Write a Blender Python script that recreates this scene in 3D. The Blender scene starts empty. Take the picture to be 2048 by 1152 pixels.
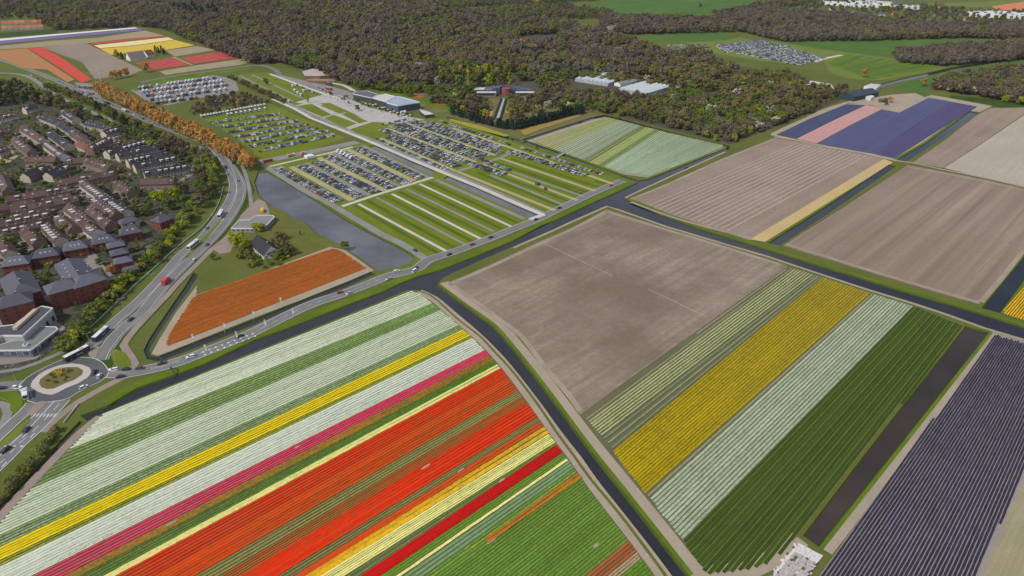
import bpy, bmesh, math, random
import numpy as np
from mathutils import Vector, Matrix, geometry as mgeo

scene = bpy.context.scene
RAD = math.radians
rnd = random.Random(7)

# ---------------------------------------------------------------- camera, sky, sun, exposure
CAM_H = 200.0
FPX = 1330.0
PITCH = math.atan(726.0 / FPX)
cam_data = bpy.data.cameras.new("aerial_camera")
cam_data.sensor_width = 36.0
cam_data.lens = 36.0 * FPX / 2048.0
cam_data.clip_start = 1.0
cam_data.clip_end = 30000.0
cam = bpy.data.objects.new("aerial_camera", cam_data)
scene.collection.objects.link(cam)
cam.location = (0, 0, CAM_H)
cam.rotation_euler = (math.pi / 2 - PITCH, 0, 0)
scene.camera = cam

SUN_ELEV = RAD(46)
SUN_AZ = RAD(-128)          # compass-like angle from +Y towards +X: the sun stands behind the camera to the left
world = bpy.data.worlds.new("World")
scene.world = world
world.use_nodes = True
wn = world.node_tree
wn.nodes.clear()
w_out = wn.nodes.new("ShaderNodeOutputWorld")
w_bg = wn.nodes.new("ShaderNodeBackground")
w_bg.inputs["Strength"].default_value = 0.085
w_sky = wn.nodes.new("ShaderNodeTexSky")
w_sky.sky_type = 'NISHITA'
w_sky.sun_disc = False
w_sky.sun_elevation = SUN_ELEV
w_sky.sun_rotation = SUN_AZ
w_sky.dust_density = 2.0
w_sky.ozone_density = 1.0
# broken cloud over the blue
w_tc = wn.nodes.new("ShaderNodeTexCoord")
w_map = wn.nodes.new("ShaderNodeMapping")
w_map.inputs["Scale"].default_value = (1.0, 1.0, 2.5)
w_no = wn.nodes.new("ShaderNodeTexNoise")
w_no.inputs["Scale"].default_value = 2.2
w_no.inputs["Detail"].default_value = 7
w_cr = wn.nodes.new("ShaderNodeValToRGB")
w_cr.color_ramp.elements[0].position = 0.36
w_cr.color_ramp.elements[1].position = 0.56
w_cr.color_ramp.elements[1].color = (0.92, 0.92, 0.92, 1)
w_mix = wn.nodes.new("ShaderNodeMix")
w_mix.data_type = 'RGBA'
w_mix.inputs["B"].default_value = (6.2, 6.6, 8.0, 1)
wn.links.new(w_tc.outputs["Generated"], w_map.inputs["Vector"])
wn.links.new(w_map.outputs[0], w_no.inputs["Vector"])
wn.links.new(w_no.outputs["Fac"], w_cr.inputs["Fac"])
wn.links.new(w_cr.outputs["Color"], w_mix.inputs["Factor"])
wn.links.new(w_sky.outputs[0], w_mix.inputs["A"])
wn.links.new(w_mix.outputs["Result"], w_bg.inputs["Color"])
wn.links.new(w_bg.outputs[0], w_out.inputs[0])

sun_data = bpy.data.lights.new("sun", 'SUN')
sun_data.energy = 2.95
sun_data.angle = RAD(0.53)
sun_data.color = (1.0, 0.955, 0.89)
sun = bpy.data.objects.new("sun", sun_data)
scene.collection.objects.link(sun)
sun_dir = Vector((math.sin(SUN_AZ) * math.cos(SUN_ELEV), math.cos(SUN_AZ) * math.cos(SUN_ELEV), math.sin(SUN_ELEV)))
sun.rotation_euler = sun_dir.to_track_quat('Z', 'Y').to_euler()
sun.location = (0, 0, 400)

scene.view_settings.view_transform = 'Standard'
scene.view_settings.look = 'None'
scene.view_settings.exposure = 0.0
scene.view_settings.gamma = 1.0
scene.view_settings.use_curve_mapping = False
scene.render.engine = 'CYCLES'
scene.cycles.max_bounces = 4
scene.cycles.diffuse_bounces = 2
scene.cycles.glossy_bounces = 2
scene.cycles.transmission_bounces = 2
scene.cycles.transparent_max_bounces = 4
scene.cycles.caustics_reflective = False
scene.cycles.caustics_refractive = False
scene.cycles.use_denoising = True

# ---------------------------------------------------------------- helpers
def at(x, y, z=0.0):
    """point of the survey drawing (x, y) brought down onto the level z, in metres"""
    u = (x - 1024.0) / FPX
    v = (y - 576.0) / FPX
    d = math.sin(PITCH) + math.cos(PITCH) * v
    fw = math.cos(PITCH) - math.sin(PITCH) * v
    t = (CAM_H - z) / d
    return Vector((u * t, fw * t, z))

def link(o):
    scene.collection.objects.link(o)
    return o

def mesh_obj(name, verts, faces, mats, parent=None, idx=None, smooth=False):
    me = bpy.data.meshes.new(name)
    me.from_pydata([tuple(v) for v in verts], [], faces)
    for m in (mats if isinstance(mats, (list, tuple)) else [mats]):
        me.materials.append(m)
    if idx is not None:
        me.polygons.foreach_set("material_index", idx)
    if smooth:
        me.polygons.foreach_set("use_smooth", [True] * len(me.polygons))
    me.update()
    o = bpy.data.objects.new(name, me)
    link(o)
    if parent:
        o.parent = parent
    return o

def thing(o, label, cat, group=None):
    o["label"] = label
    o["category"] = cat
    if group:
        o["group"] = group
    return o

def empty(name, loc, rz=0.0, label=None, cat=None, group=None):
    o = bpy.data.objects.new(name, None)
    o.empty_display_size = 0.5
    link(o)
    o.location = loc
    o.rotation_euler = (0, 0, rz)
    if label:
        thing(o, label, cat, group)
    return o

def structure(o):
    o["kind"] = "structure"
    return o

def stuff(o, label=None, cat=None):
    o["kind"] = "stuff"
    if label:
        o["label"] = label
    if cat:
        o["category"] = cat
    return o

def copy_thing(root, loc, rz, scale=None, label=None, group=None):
    r = root.copy()
    link(r)
    r.location = loc
    r.rotation_euler = (0, 0, rz)
    if scale is not None:
        r.scale = scale
    if label:
        r["label"] = label
    if group:
        r["group"] = group
    for ch in root.children:
        c = ch.copy()
        link(c)
        c.parent = r
        for g in ch.children:
            d = g.copy()
            link(d)
            d.parent = c
    return r

class MB:
    """collects boxes, prisms and tubes into one mesh"""
    def __init__(self):
        self.v, self.f, self.i = [], [], []
    def face(self, pts, mi=0):
        n = len(self.v)
        self.v += [tuple(p) for p in pts]
        self.f.append(tuple(range(n, n + len(pts))))
        self.i.append(mi)
    def box(self, x0, x1, y0, y1, z0, z1, mi=0, M=None, top=None, taper=0.0):
        t = taper
        p = [Vector(q) for q in ((x0, y0, z0), (x1, y0, z0), (x1, y1, z0), (x0, y1, z0),
                                 (x0 + t, y0 + t, z1), (x1 - t, y0 + t, z1), (x1 - t, y1 - t, z1), (x0 + t, y1 - t, z1))]
        if M is not None:
            p = [M @ q for q in p]
        n = len(self.v)
        self.v += [tuple(q) for q in p]
        for k, q in enumerate(((3, 2, 1, 0), (4, 5, 6, 7), (0, 1, 5, 4), (1, 2, 6, 5), (2, 3, 7, 6), (3, 0, 4, 7))):
            self.f.append(tuple(n + a for a in q))
            self.i.append(top if (k == 1 and top is not None) else mi)
    def tube(self, a, b, r0, r1, n=6, mi=0, cap=True):
        a, b = Vector(a), Vector(b)
        d = (b - a).normalized()
        u = d.orthogonal().normalized()
        w = d.cross(u)
        k = len(self.v)
        for p, r in ((a, r0), (b, r1)):
            for j in range(n):
                t = 2 * math.pi * j / n
                self.v.append(tuple(p + (u * math.cos(t) + w * math.sin(t)) * r))
        for j in range(n):
            self.f.append((k + j, k + (j + 1) % n, k + n + (j + 1) % n, k + n + j))
            self.i.append(mi)
        if cap:
            self.f.append(tuple(k + n + j for j in range(n)))
            self.i.append(mi)
    def build(self, name, mats, parent=None, smooth=False):
        return mesh_obj(name, self.v, self.f, mats, parent, self.i, smooth)
    def mesh(self, name, mats):
        me = bpy.data.meshes.new(name)
        me.from_pydata(self.v, [], self.f)
        for m in (mats if isinstance(mats, (list, tuple)) else [mats]):
            me.materials.append(m)
        me.polygons.foreach_set("material_index", self.i)
        me.update()
        return me

def area2(p):
    return sum(p[i][0] * p[(i + 1) % len(p)][1] - p[(i + 1) % len(p)][0] * p[i][1] for i in range(len(p)))

def ground_pts(px, z=0.0):
    p = [at(q[0], q[1], z) for q in px]
    if area2(p) < 0:
        p.reverse()
    return p

def inside(pt, poly):
    x, y = pt[0], pt[1]
    r = False
    n = len(poly)
    for i in range(n):
        x1, y1 = poly[i][0], poly[i][1]
        x2, y2 = poly[(i + 1) % n][0], poly[(i + 1) % n][1]
        if (y1 > y) != (y2 > y) and x < (x2 - x1) * (y - y1) / (y2 - y1) + x1:
            r = not r
    return r

ZN = [0]
def zj():
    """every sheet lies a hair above the one laid before it, so that no two share a plane"""
    ZN[0] += 1
    return (ZN[0] % 60) * 0.0005

WATERS = []          # outlines of open water, filled in below
def sheet(name, px, m, z, world_pts=None, kind="structure", parent=None):
    cut = z > 0
    if z > 0:
        z += zj()
    p = world_pts if world_pts is not None else ground_pts(px)
    p = [Vector((q[0], q[1], z)) for q in p]
    fs = []
    x0, x1, y0, y1 = min(q.x for q in p), max(q.x for q in p), min(q.y for q in p), max(q.y for q in p)
    hit = [w for w, b in WATERS if b[0] < x1 and b[1] > x0 and b[2] < y1 and b[3] > y0] if cut else []
    if hit:
        vs, es = [], []
        for ring in [p] + hit:
            k = len(vs)
            vs += [Vector((q[0], q[1])) for q in ring]
            es += [(k + i, k + (i + 1) % len(ring)) for i in range(len(ring))]
        vo, eo, fo, _, _, _ = mgeo.delaunay_2d_cdt(vs, es, [], 0, 1e-4)
        for f in fo:
            c = sum((vo[i] for i in f), Vector((0, 0))) / len(f)
            if inside(c, p) and not any(inside(c, w) for w in hit):
                a, b, d = (vo[i] for i in f[:3])
                fs.append(tuple(f) if (b - a).cross(d - a) > 0 else tuple(reversed(f)))
        p = [Vector((v.x, v.y, z)) for v in vo]
    else:
        for t in mgeo.tessellate_polygon([p]):
            a, b, c = (p[i] for i in t)
            fs.append(tuple(t) if (b - a).cross(c - a).z > 0 else (t[0], t[2], t[1]))
    o = mesh_obj(name, p, fs, m, parent)
    if kind:
        o["kind"] = kind
    return o

def smooth_line(pts, step=6.0):
    """Catmull-Rom through world points"""
    out = []
    n = len(pts)
    for i in range(n - 1):
        p0, p1, p2, p3 = pts[max(i - 1, 0)], pts[i], pts[i + 1], pts[min(i + 2, n - 1)]
        k = max(1, int((p2 - p1).length / step))
        for j in range(k):
            t = j / k
            out.append(0.5 * ((2 * p1) + (p2 - p0) * t + (2 * p0 - 5 * p1 + 4 * p2 - p3) * t * t + (3 * p1 - p0 - 3 * p2 + p3) * t ** 3))
    out.append(pts[-1])
    return out

def normals(line):
    out = []
    for i, p in enumerate(line):
        d = line[min(i + 1, len(line) - 1)] - line[max(i - 1, 0)]
        d.z = 0
        d.normalize()
        out.append(Vector((-d.y, d.x, 0)))
    return out

def ribbon(name, px, w, m, z, straight=False, kind="structure", off=0.0, line=None, parent=None):
    z += zj()
    if line is None:
        pts = [at(*q) for q in px]
        line = pts if straight else smooth_line(pts)
    nn = normals(line)
    v, f = [], []
    for p, n in zip(line, nn):
        a = p + n * (off - w / 2)
        b = p + n * (off + w / 2)
        v += [(a.x, a.y, z), (b.x, b.y, z)]
    for i in range(len(line) - 1):
        f.append((2 * i, 2 * i + 2, 2 * i + 3, 2 * i + 1))
    o = mesh_obj(name, v, f, m, parent)
    if kind:
        o["kind"] = kind
    return o

def slab(name, px, h, m_top, m_side, z0=0.0, kind="structure", world_pts=None):
    h += zj()
    """raised flat piece (kerbed island, pavement, bed) with real edges"""
    p = world_pts if world_pts is not None else ground_pts(px)
    n = len(p)
    top = [Vector((q[0], q[1], z0 + h)) for q in p]
    v = top + [Vector((q[0], q[1], z0 - 0.02)) for q in p]
    fs, idx = [], []
    for t in mgeo.tessellate_polygon([top]):
        a, b, c = (top[i] for i in t)
        fs.append(tuple(t) if (b - a).cross(c - a).z > 0 else (t[0], t[2], t[1]))
        idx.append(0)
    for i in range(n):
        j = (i + 1) % n
        fs.append((n + i, n + j, j, i))
        idx.append(1)
    o = mesh_obj(name, v, fs, [m_top, m_side], None, idx)
    if kind:
        o["kind"] = kind
    return o

# ---------------------------------------------------------------- materials
MATS = {}
def nodes_of(m):
    m.use_nodes = True
    nt = m.node_tree
    b = nt.nodes["Principled BSDF"]
    return nt, b

def _noise(nt, vec, scale, detail=3, rough=0.6):
    n = nt.nodes.new("ShaderNodeTexNoise")
    n.inputs["Scale"].default_value = scale
    n.inputs["Detail"].default_value = detail
    n.inputs["Roughness"].default_value = rough
    nt.links.new(vec, n.inputs["Vector"])
    return n.outputs["Fac"]

def _ramp(nt, fac, p0, p1):
    r = nt.nodes.new("ShaderNodeMapRange")
    r.inputs["From Min"].default_value = p0
    r.inputs["From Max"].default_value = p1
    nt.links.new(fac, r.inputs["Value"])
    return r.outputs["Result"]

def _mix(nt, fac, a, b):
    m = nt.nodes.new("ShaderNodeMix")
    m.data_type = 'RGBA'
    for s, val in (("A", a), ("B", b)):
        if isinstance(val, (tuple, list)):
            m.inputs[s].default_value = (*val, 1) if len(val) == 3 else val
        else:
            nt.links.new(val, m.inputs[s])
    if isinstance(fac, (int, float)):
        m.inputs["Factor"].default_value = fac
    else:
        nt.links.new(fac, m.inputs["Factor"])
    return m.outputs["Result"]

def _pos(nt, az=None, squash=None):
    g = nt.nodes.new("ShaderNodeNewGeometry")
    if az is None:
        return g.outputs["Position"]
    mp = nt.nodes.new("ShaderNodeMapping")
    mp.vector_type = 'POINT'
    # turn the row direction onto Y, then squeeze along it
    mp.inputs["Rotation"].default_value = (0, 0, RAD(az))
    mp.inputs["Scale"].default_value = (1, 1, 1)
    nt.links.new(g.outputs["Position"], mp.inputs["Vector"])
    m2 = nt.nodes.new("ShaderNodeMapping")
    m2.inputs["Scale"].default_value = (1, squash or 1, 1)
    nt.links.new(mp.outputs[0], m2.inputs["Vector"])
    return m2.outputs[0]

def flat_mat(name, col, rough=0.7, metal=0.0, var=0.12, scale=0.6, spec=0.3):
    if name in MATS:
        return MATS[name]
    m = bpy.data.materials.new(name)
    nt, b = nodes_of(m)
    v = _pos(nt)
    f = _ramp(nt, _noise(nt, v, scale, 3), 0.3, 0.7)
    dark = tuple(c * (1 - var) for c in col)
    light = tuple(min(c * (1 + var), 0.95) for c in col)
    nt.links.new(_mix(nt, f, dark, light), b.inputs["Base Color"])
    b.inputs["Roughness"].default_value = rough
    b.inputs["Metallic"].default_value = metal
    b.inputs["Specular IOR Level"].default_value = spec
    MATS[name] = m
    return m

def ground_mat(name, c0, c1, c2=None, s_big=0.02, s_small=0.5, rough=0.95, az=None, squash=0.03, s_streak=None, streak=None, k_streak=0.6, lo=0.35, hi=0.65):
    """earth, grass and paving: a broad patchiness, a fine grain and, where the land is worked in rows, streaks along them"""
    if name in MATS:
        return MATS[name]
    m = bpy.data.materials.new(name)
    nt, b = nodes_of(m)
    v = _pos(nt)
    f1 = _ramp(nt, _noise(nt, v, s_big, 5, 0.6), lo, hi)
    f2 = _ramp(nt, _noise(nt, v, s_small, 4, 0.7), 0.3, 0.7)
    base = _mix(nt, f1, c0, c1)
    if s_streak:
        sv = _pos(nt, az, squash)
        fs = _ramp(nt, _noise(nt, sv, s_streak, 4, 0.65), 0.32, 0.68)
        sc = nt.nodes.new("ShaderNodeMath")
        sc.operation = 'MULTIPLY'
        sc.inputs[1].default_value = k_streak
        nt.links.new(fs, sc.inputs[0])
        base = _mix(nt, sc.outputs[0], base, streak)
    c2 = c2 or tuple(x * 0.62 for x in c0)
    k = nt.nodes.new("ShaderNodeMath")
    k.operation = 'MULTIPLY'
    k.inputs[1].default_value = 0.45
    nt.links.new(f2, k.inputs[0])
    nt.links.new(_mix(nt, k.outputs[0], base, c2), b.inputs["Base Color"])
    b.inputs["Roughness"].default_value = rough
    b.inputs["Specular IOR Level"].default_value = 0.12
    MATS[name] = m
    return m

def petal_mat(name, petal, leaf, cover, grain=0.9, petal2=None):
    """a flowering bed seen from above: petals broken by leaves"""
    if name in MATS:
        return MATS[name]
    m = bpy.data.materials.new(name)
    nt, b = nodes_of(m)
    v = _pos(nt)
    n1 = _noise(nt, v, grain, 2, 0.7)
    n2 = _noise(nt, v, 0.035, 3, 0.6)
    add = nt.nodes.new("ShaderNodeMath")
    add.operation = 'MULTIPLY_ADD'
    add.inputs[1].default_value = 0.35
    nt.links.new(n2, add.inputs[0])
    nt.links.new(n1, add.inputs[2])
    f = _ramp(nt, add.outputs[0], 0.675 + (cover - 0.5) * 0.62 - 0.13, 0.675 + (cover - 0.5) * 0.62 + 0.13)
    if petal2:
        pc = _mix(nt, _ramp(nt, _noise(nt, v, 0.3, 3), 0.4, 0.6), petal, petal2)
    else:
        pc = _mix(nt, _ramp(nt, _noise(nt, v, 0.5, 3), 0.3, 0.7), tuple(c * 0.85 for c in petal), petal)
    oi = nt.nodes.new("ShaderNodeObjectInfo")
    mr = nt.nodes.new("ShaderNodeMapRange")
    mr.inputs["To Min"].default_value = 0.86
    mr.inputs["To Max"].default_value = 1.1
    nt.links.new(oi.outputs["Random"], mr.inputs["Value"])
    hsv = nt.nodes.new("ShaderNodeHueSaturation")
    nt.links.new(mr.outputs[0], hsv.inputs["Value"])
    nt.links.new(_mix(nt, f, pc, leaf), hsv.inputs["Color"])
    nt.links.new(hsv.outputs[0], b.inputs["Base Color"])
    b.inputs["Roughness"].default_value = 0.8
    b.inputs["Specular IOR Level"].default_value = 0.1
    MATS[name] = m
    return m

def leaf_mat(name, c0, c1, hue_var=0.03, through=0.2):
    if name in MATS:
        return MATS[name]
    m = bpy.data.materials.new(name)
    nt, b = nodes_of(m)
    oi = nt.nodes.new("ShaderNodeObjectInfo")
    g = nt.nodes.new("ShaderNodeNewGeometry")
    col = _mix(nt, oi.outputs["Random"], c0, c1)
    hsv = nt.nodes.new("ShaderNodeHueSaturation")
    mr = nt.nodes.new("ShaderNodeMapRange")
    mr.inputs["To Min"].default_value = 0.85
    mr.inputs["To Max"].default_value = 1.6
    nt.links.new(g.outputs["Random Per Island"], mr.inputs["Value"])
    nt.links.new(mr.outputs[0], hsv.inputs["Value"])
    h2 = nt.nodes.new("ShaderNodeMapRange")
    h2.inputs["To Min"].default_value = 0.5 - hue_var
    h2.inputs["To Max"].default_value = 0.5 + hue_var
    mul = nt.nodes.new("ShaderNodeMath")
    mul.operation = 'FRACT'
    m7 = nt.nodes.new("ShaderNodeMath")
    m7.operation = 'MULTIPLY'
    m7.inputs[1].default_value = 7.31
    nt.links.new(oi.outputs["Random"], m7.inputs[0])
    nt.links.new(m7.outputs[0], mul.inputs[0])
    nt.links.new(mul.outputs[0], h2.inputs["Value"])
    nt.links.new(h2.outputs[0], hsv.inputs["Hue"])
    nt.links.new(col, hsv.inputs["Color"])
    nt.links.new(hsv.outputs[0], b.inputs["Base Color"])
    b.inputs["Roughness"].default_value = 0.9
    b.inputs["Specular IOR Level"].default_value = 0.05
    tr = nt.nodes.new("ShaderNodeBsdfTranslucent")
    nt.links.new(hsv.outputs[0], tr.inputs["Color"])
    ms = nt.nodes.new("ShaderNodeMixShader")
    ms.inputs[0].default_value = through
    nt.links.new(b.outputs[0], ms.inputs[1])
    nt.links.new(tr.outputs[0], ms.inputs[2])
    nt.links.new(ms.outputs[0], nt.nodes["Material Output"].inputs["Surface"])
    MATS[name] = m
    return m

def water_mat(name, c0, c1):
    m = bpy.data.materials.new(name)
    nt, b = nodes_of(m)
    v = _pos(nt)
    nt.links.new(_mix(nt, _ramp(nt, _noise(nt, v, 0.03, 4), 0.35, 0.65), c0, c1), b.inputs["Base Color"])
    b.inputs["Roughness"].default_value = 0.035
    b.inputs["IOR"].default_value = 1.33
    b.inputs["Specular IOR Level"].default_value = 0.5
    bp = nt.nodes.new("ShaderNodeBump")
    bp.inputs["Strength"].default_value = 0.09
    bp.inputs["Distance"].default_value = 0.1
    nt.links.new(_noise(nt, v, 0.5, 3), bp.inputs["Height"])
    nt.links.new(bp.outputs[0], b.inputs["Normal"])
    return m

def tile_mat(name, c0, c1):
    """roof covering with the courses just readable as relief"""
    if name in MATS:
        return MATS[name]
    m = bpy.data.materials.new(name)
    nt, b = nodes_of(m)
    tc = nt.nodes.new("ShaderNodeTexCoord")
    v = tc.outputs["Object"]
    f = _ramp(nt, _noise(nt, v, 0.9, 4, 0.7), 0.3, 0.7)
    oi = nt.nodes.new("ShaderNodeObjectInfo")
    base = _mix(nt, f, c0, c1)
    hsv = nt.nodes.new("ShaderNodeHueSaturation")
    mr = nt.nodes.new("ShaderNodeMapRange")
    mr.inputs["To Min"].default_value = 0.8
    mr.inputs["To Max"].default_value = 1.2
    nt.links.new(oi.outputs["Random"], mr.inputs["Value"])
    nt.links.new(mr.outputs[0], hsv.inputs["Value"])
    nt.links.new(base, hsv.inputs["Color"])
    nt.links.new(hsv.outputs[0], b.inputs["Base Color"])
    wv = nt.nodes.new("ShaderNodeTexWave")
    wv.bands_direction = 'Z'
    wv.inputs["Scale"].default_value = 2.2
    nt.links.new(v, wv.inputs["Vector"])
    bp = nt.nodes.new("ShaderNodeBump")
    bp.inputs["Strength"].default_value = 0.25
    bp.inputs["Distance"].default_value = 0.05
    nt.links.new(wv.outputs["Fac"], bp.inputs["Height"])
    nt.links.new(bp.outputs[0], b.inputs["Normal"])
    b.inputs["Roughness"].default_value = 0.75
    b.inputs["Specular IOR Level"].default_value = 0.25
    MATS[name] = m
    return m

def plot_mat(name, cols):
    """each object that carries it takes one of the colours"""
    m = bpy.data.materials.new(name)
    nt, b = nodes_of(m)
    oi = nt.nodes.new("ShaderNodeObjectInfo")
    cr = nt.nodes.new("ShaderNodeValToRGB")
    cr.color_ramp.interpolation = 'CONSTANT'
    e = cr.color_ramp.elements
    while len(e) < len(cols):
        e.new(0.5)
    for i, c in enumerate(cols):
        e[i].position = i / len(cols)
        e[i].color = (*c, 1)
    nt.links.new(oi.outputs["Random"], cr.inputs["Fac"])
    k = _ramp(nt, _noise(nt, _pos(nt), 0.55, 4, .7), 0.4, 0.62)
    mul = nt.nodes.new("ShaderNodeMath")
    mul.operation = 'MULTIPLY'
    mul.inputs[1].default_value = 0.5
    nt.links.new(k, mul.inputs[0])
    nt.links.new(_mix(nt, mul.outputs[0], cr.outputs["Color"], (0.04, 0.06, 0.018)), b.inputs["Base Color"])
    b.inputs["Roughness"].default_value = 0.9
    b.inputs["Specular IOR Level"].default_value = 0.1
    return m

def glass_mat(name, col, rough=0.08):
    if name in MATS:
        return MATS[name]
    m = bpy.data.materials.new(name)
    nt, b = nodes_of(m)
    nt.links.new(_mix(nt, _ramp(nt, _noise(nt, _pos(nt), 0.8, 2), 0.4, 0.6), col, tuple(c * 1.6 for c in col)), b.inputs["Base Color"])
    b.inputs["Roughness"].default_value = rough
    b.inputs["Specular IOR Level"].default_value = 0.6
    MATS[name] = m
    return m

def paint_mat(name, col):
    if name in MATS:
        return MATS[name]
    m = bpy.data.materials.new(name)
    nt, b = nodes_of(m)
    nt.links.new(_mix(nt, _ramp(nt, _noise(nt, _pos(nt), 0.7, 2), 0.3, 0.7), tuple(c * 0.9 for c in col), col), b.inputs["Base Color"])
    b.inputs["Roughness"].default_value = 0.35
    b.inputs["Specular IOR Level"].default_value = 0.5
    b.inputs["Coat Weight"].default_value = 0.3
    MATS[name] = m
    return m

WATER = water_mat("canal_water", (0.018, 0.020, 0.027), (0.030, 0.031, 0.038))
WATER_P = water_mat("peaty_water", (0.038, 0.029, 0.024), (0.050, 0.038, 0.031))
WATER_L = water_mat("sky_sheen_lake_water", (0.095, 0.097, 0.110), (0.15, 0.152, 0.165))  # paler than the canals: grey sky reflection put into the base colour
TRACK_L = flat_mat("track_light_soil", (0.37, 0.30, 0.235), var=.2, scale=.2)
TRACK_D = flat_mat("dark_track_furrow_shade", (0.235, 0.175, 0.13), var=.2, scale=.2)
GRASS = ground_mat("meadow_grass", (0.095, 0.125, 0.022), (0.15, 0.155, 0.04), s_big=0.015, s_small=0.4)
GRASS_V = ground_mat("bank_grass", (0.085, 0.15, 0.008), (0.15, 0.20, 0.016), s_big=0.05, s_small=0.6)
GRASS_D = ground_mat("dark_grass", (0.035, 0.07, 0.010), (0.06, 0.10, 0.016), s_big=0.03, s_small=0.5)
GRASS_P = ground_mat("parking_grass", (0.115, 0.17, 0.008), (0.185, 0.215, 0.016), s_big=0.03, s_small=0.7, az=-38, s_streak=0.4, streak=(0.21, 0.20, 0.05), k_streak=0.35)
GRASS_S = ground_mat("mown_strip_grass", (0.075, 0.125, 0.006), (0.11, 0.155, 0.010), s_big=0.04, s_small=0.7)
GRASS_F = ground_mat("far_pasture", (0.055, 0.13, 0.018), (0.085, 0.17, 0.03), s_big=0.012, s_small=0.2, az=46, s_streak=0.05, streak=(0.12, 0.20, 0.05), k_streak=0.4)
GRASS_Y = ground_mat("pale_pasture", (0.15, 0.20, 0.035), (0.20, 0.23, 0.05), s_big=0.012, s_small=0.2, az=52, s_streak=0.09, streak=(0.11, 0.16, 0.03), k_streak=0.6)
REED = ground_mat("reed_bank", (0.16, 0.15, 0.04), (0.10, 0.13, 0.02), s_big=0.12, s_small=0.8)
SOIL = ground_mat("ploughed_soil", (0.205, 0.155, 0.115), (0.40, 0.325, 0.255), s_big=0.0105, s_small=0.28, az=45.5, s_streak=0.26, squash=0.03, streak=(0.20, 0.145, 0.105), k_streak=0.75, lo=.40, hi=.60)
SOIL_S = ground_mat("streaked_soil", (0.31, 0.235, 0.175), (0.38, 0.30, 0.235), s_big=0.009, s_small=0.3, az=45.5, s_streak=0.11, squash=0.012, streak=(0.185, 0.135, 0.10), k_streak=0.9)
SOIL_B = ground_mat("brown_soil", (0.23, 0.165, 0.12), (0.33, 0.25, 0.19), s_big=0.012, s_small=0.35, az=45.5, s_streak=0.16, streak=(0.40, 0.33, 0.27), k_streak=0.5)
SOIL_P = ground_mat("pale_soil", (0.42, 0.35, 0.28), (0.50, 0.43, 0.355), s_big=0.012, s_small=0.3, az=46, s_streak=0.22, streak=(0.40, 0.34, 0.28), k_streak=0.7)
SOIL_D = ground_mat("bed_soil", (0.10, 0.085, 0.06), (0.14, 0.115, 0.08), s_big=0.06, s_small=0.8)
SAND = ground_mat("sandy_track", (0.42, 0.345, 0.255), (0.34, 0.285, 0.21), s_big=0.05, s_small=0.6)
STRAW = ground_mat("straw_cover", (0.60, 0.43, 0.19), (0.52, 0.38, 0.18), s_big=0.03, s_small=0.5, az=45.5, s_streak=0.4, streak=(0.45, 0.36, 0.2), k_streak=0.4)
ASPH = ground_mat("asphalt", (0.185, 0.18, 0.18), (0.23, 0.225, 0.22), s_big=0.06, s_small=0.7, rough=0.85)
ASPH_D = ground_mat("dark_asphalt", (0.10, 0.105, 0.11), (0.14, 0.145, 0.15), s_big=0.06, s_small=0.7, rough=0.85)
PATH = ground_mat("grey_path", (0.30, 0.28, 0.265), (0.23, 0.215, 0.20), s_big=0.08, s_small=0.9)
PATH_P = ground_mat("reddish_path", (0.34, 0.27, 0.225), (0.27, 0.22, 0.185), s_big=0.08, s_small=0.9)
PATH_W = ground_mat("white_shell_path", (0.62, 0.58, 0.51), (0.52, 0.48, 0.42), s_big=0.08, s_small=0.9)
PATH_T = ground_mat("worn_track", (0.44, 0.38, 0.21), (0.37, 0.33, 0.17), s_big=0.05, s_small=0.6)
PAVE = ground_mat("paved_yard", (0.24, 0.215, 0.20), (0.31, 0.28, 0.255), s_big=0.06, s_small=0.9)
TOWN = ground_mat("town_ground", (0.045, 0.058, 0.020), (0.11, 0.095, 0.075), c2=(0.03, 0.03, 0.018), s_big=0.2, s_small=0.5, lo=0.45, hi=0.55)
WOODFLOOR = ground_mat("wood_floor", (0.09, 0.075, 0.055), (0.11, 0.10, 0.06), s_big=0.03, s_small=0.3)
GARDEN = ground_mat("garden_ground", (0.12, 0.135, 0.035), (0.22, 0.17, 0.09), s_big=0.05, s_small=0.2)
PLAZA = ground_mat("pale_plaza", (0.50, 0.47, 0.44), (0.40, 0.38, 0.36), s_big=0.1, s_small=0.8)
KERB = flat_mat("kerb_stone", (0.45, 0.43, 0.40))
MARK = flat_mat("white_marking", (0.58, 0.57, 0.54), var=0.1)

# the spring air over the fields: one closed, even volume round the camera and all the land
HAZE = bpy.data.materials.new("haze")
HAZE.use_nodes = True
_nt = HAZE.node_tree
_nt.nodes.clear()
_o = _nt.nodes.new("ShaderNodeOutputMaterial")
_v = _nt.nodes.new("ShaderNodeVolumePrincipled")
_v.inputs["Color"].default_value = (0.86, 0.90, 0.96, 1)
_v.inputs["Density"].default_value = 0.000022
_nt.links.new(_v.outputs[0], _o.inputs["Volume"])
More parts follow.
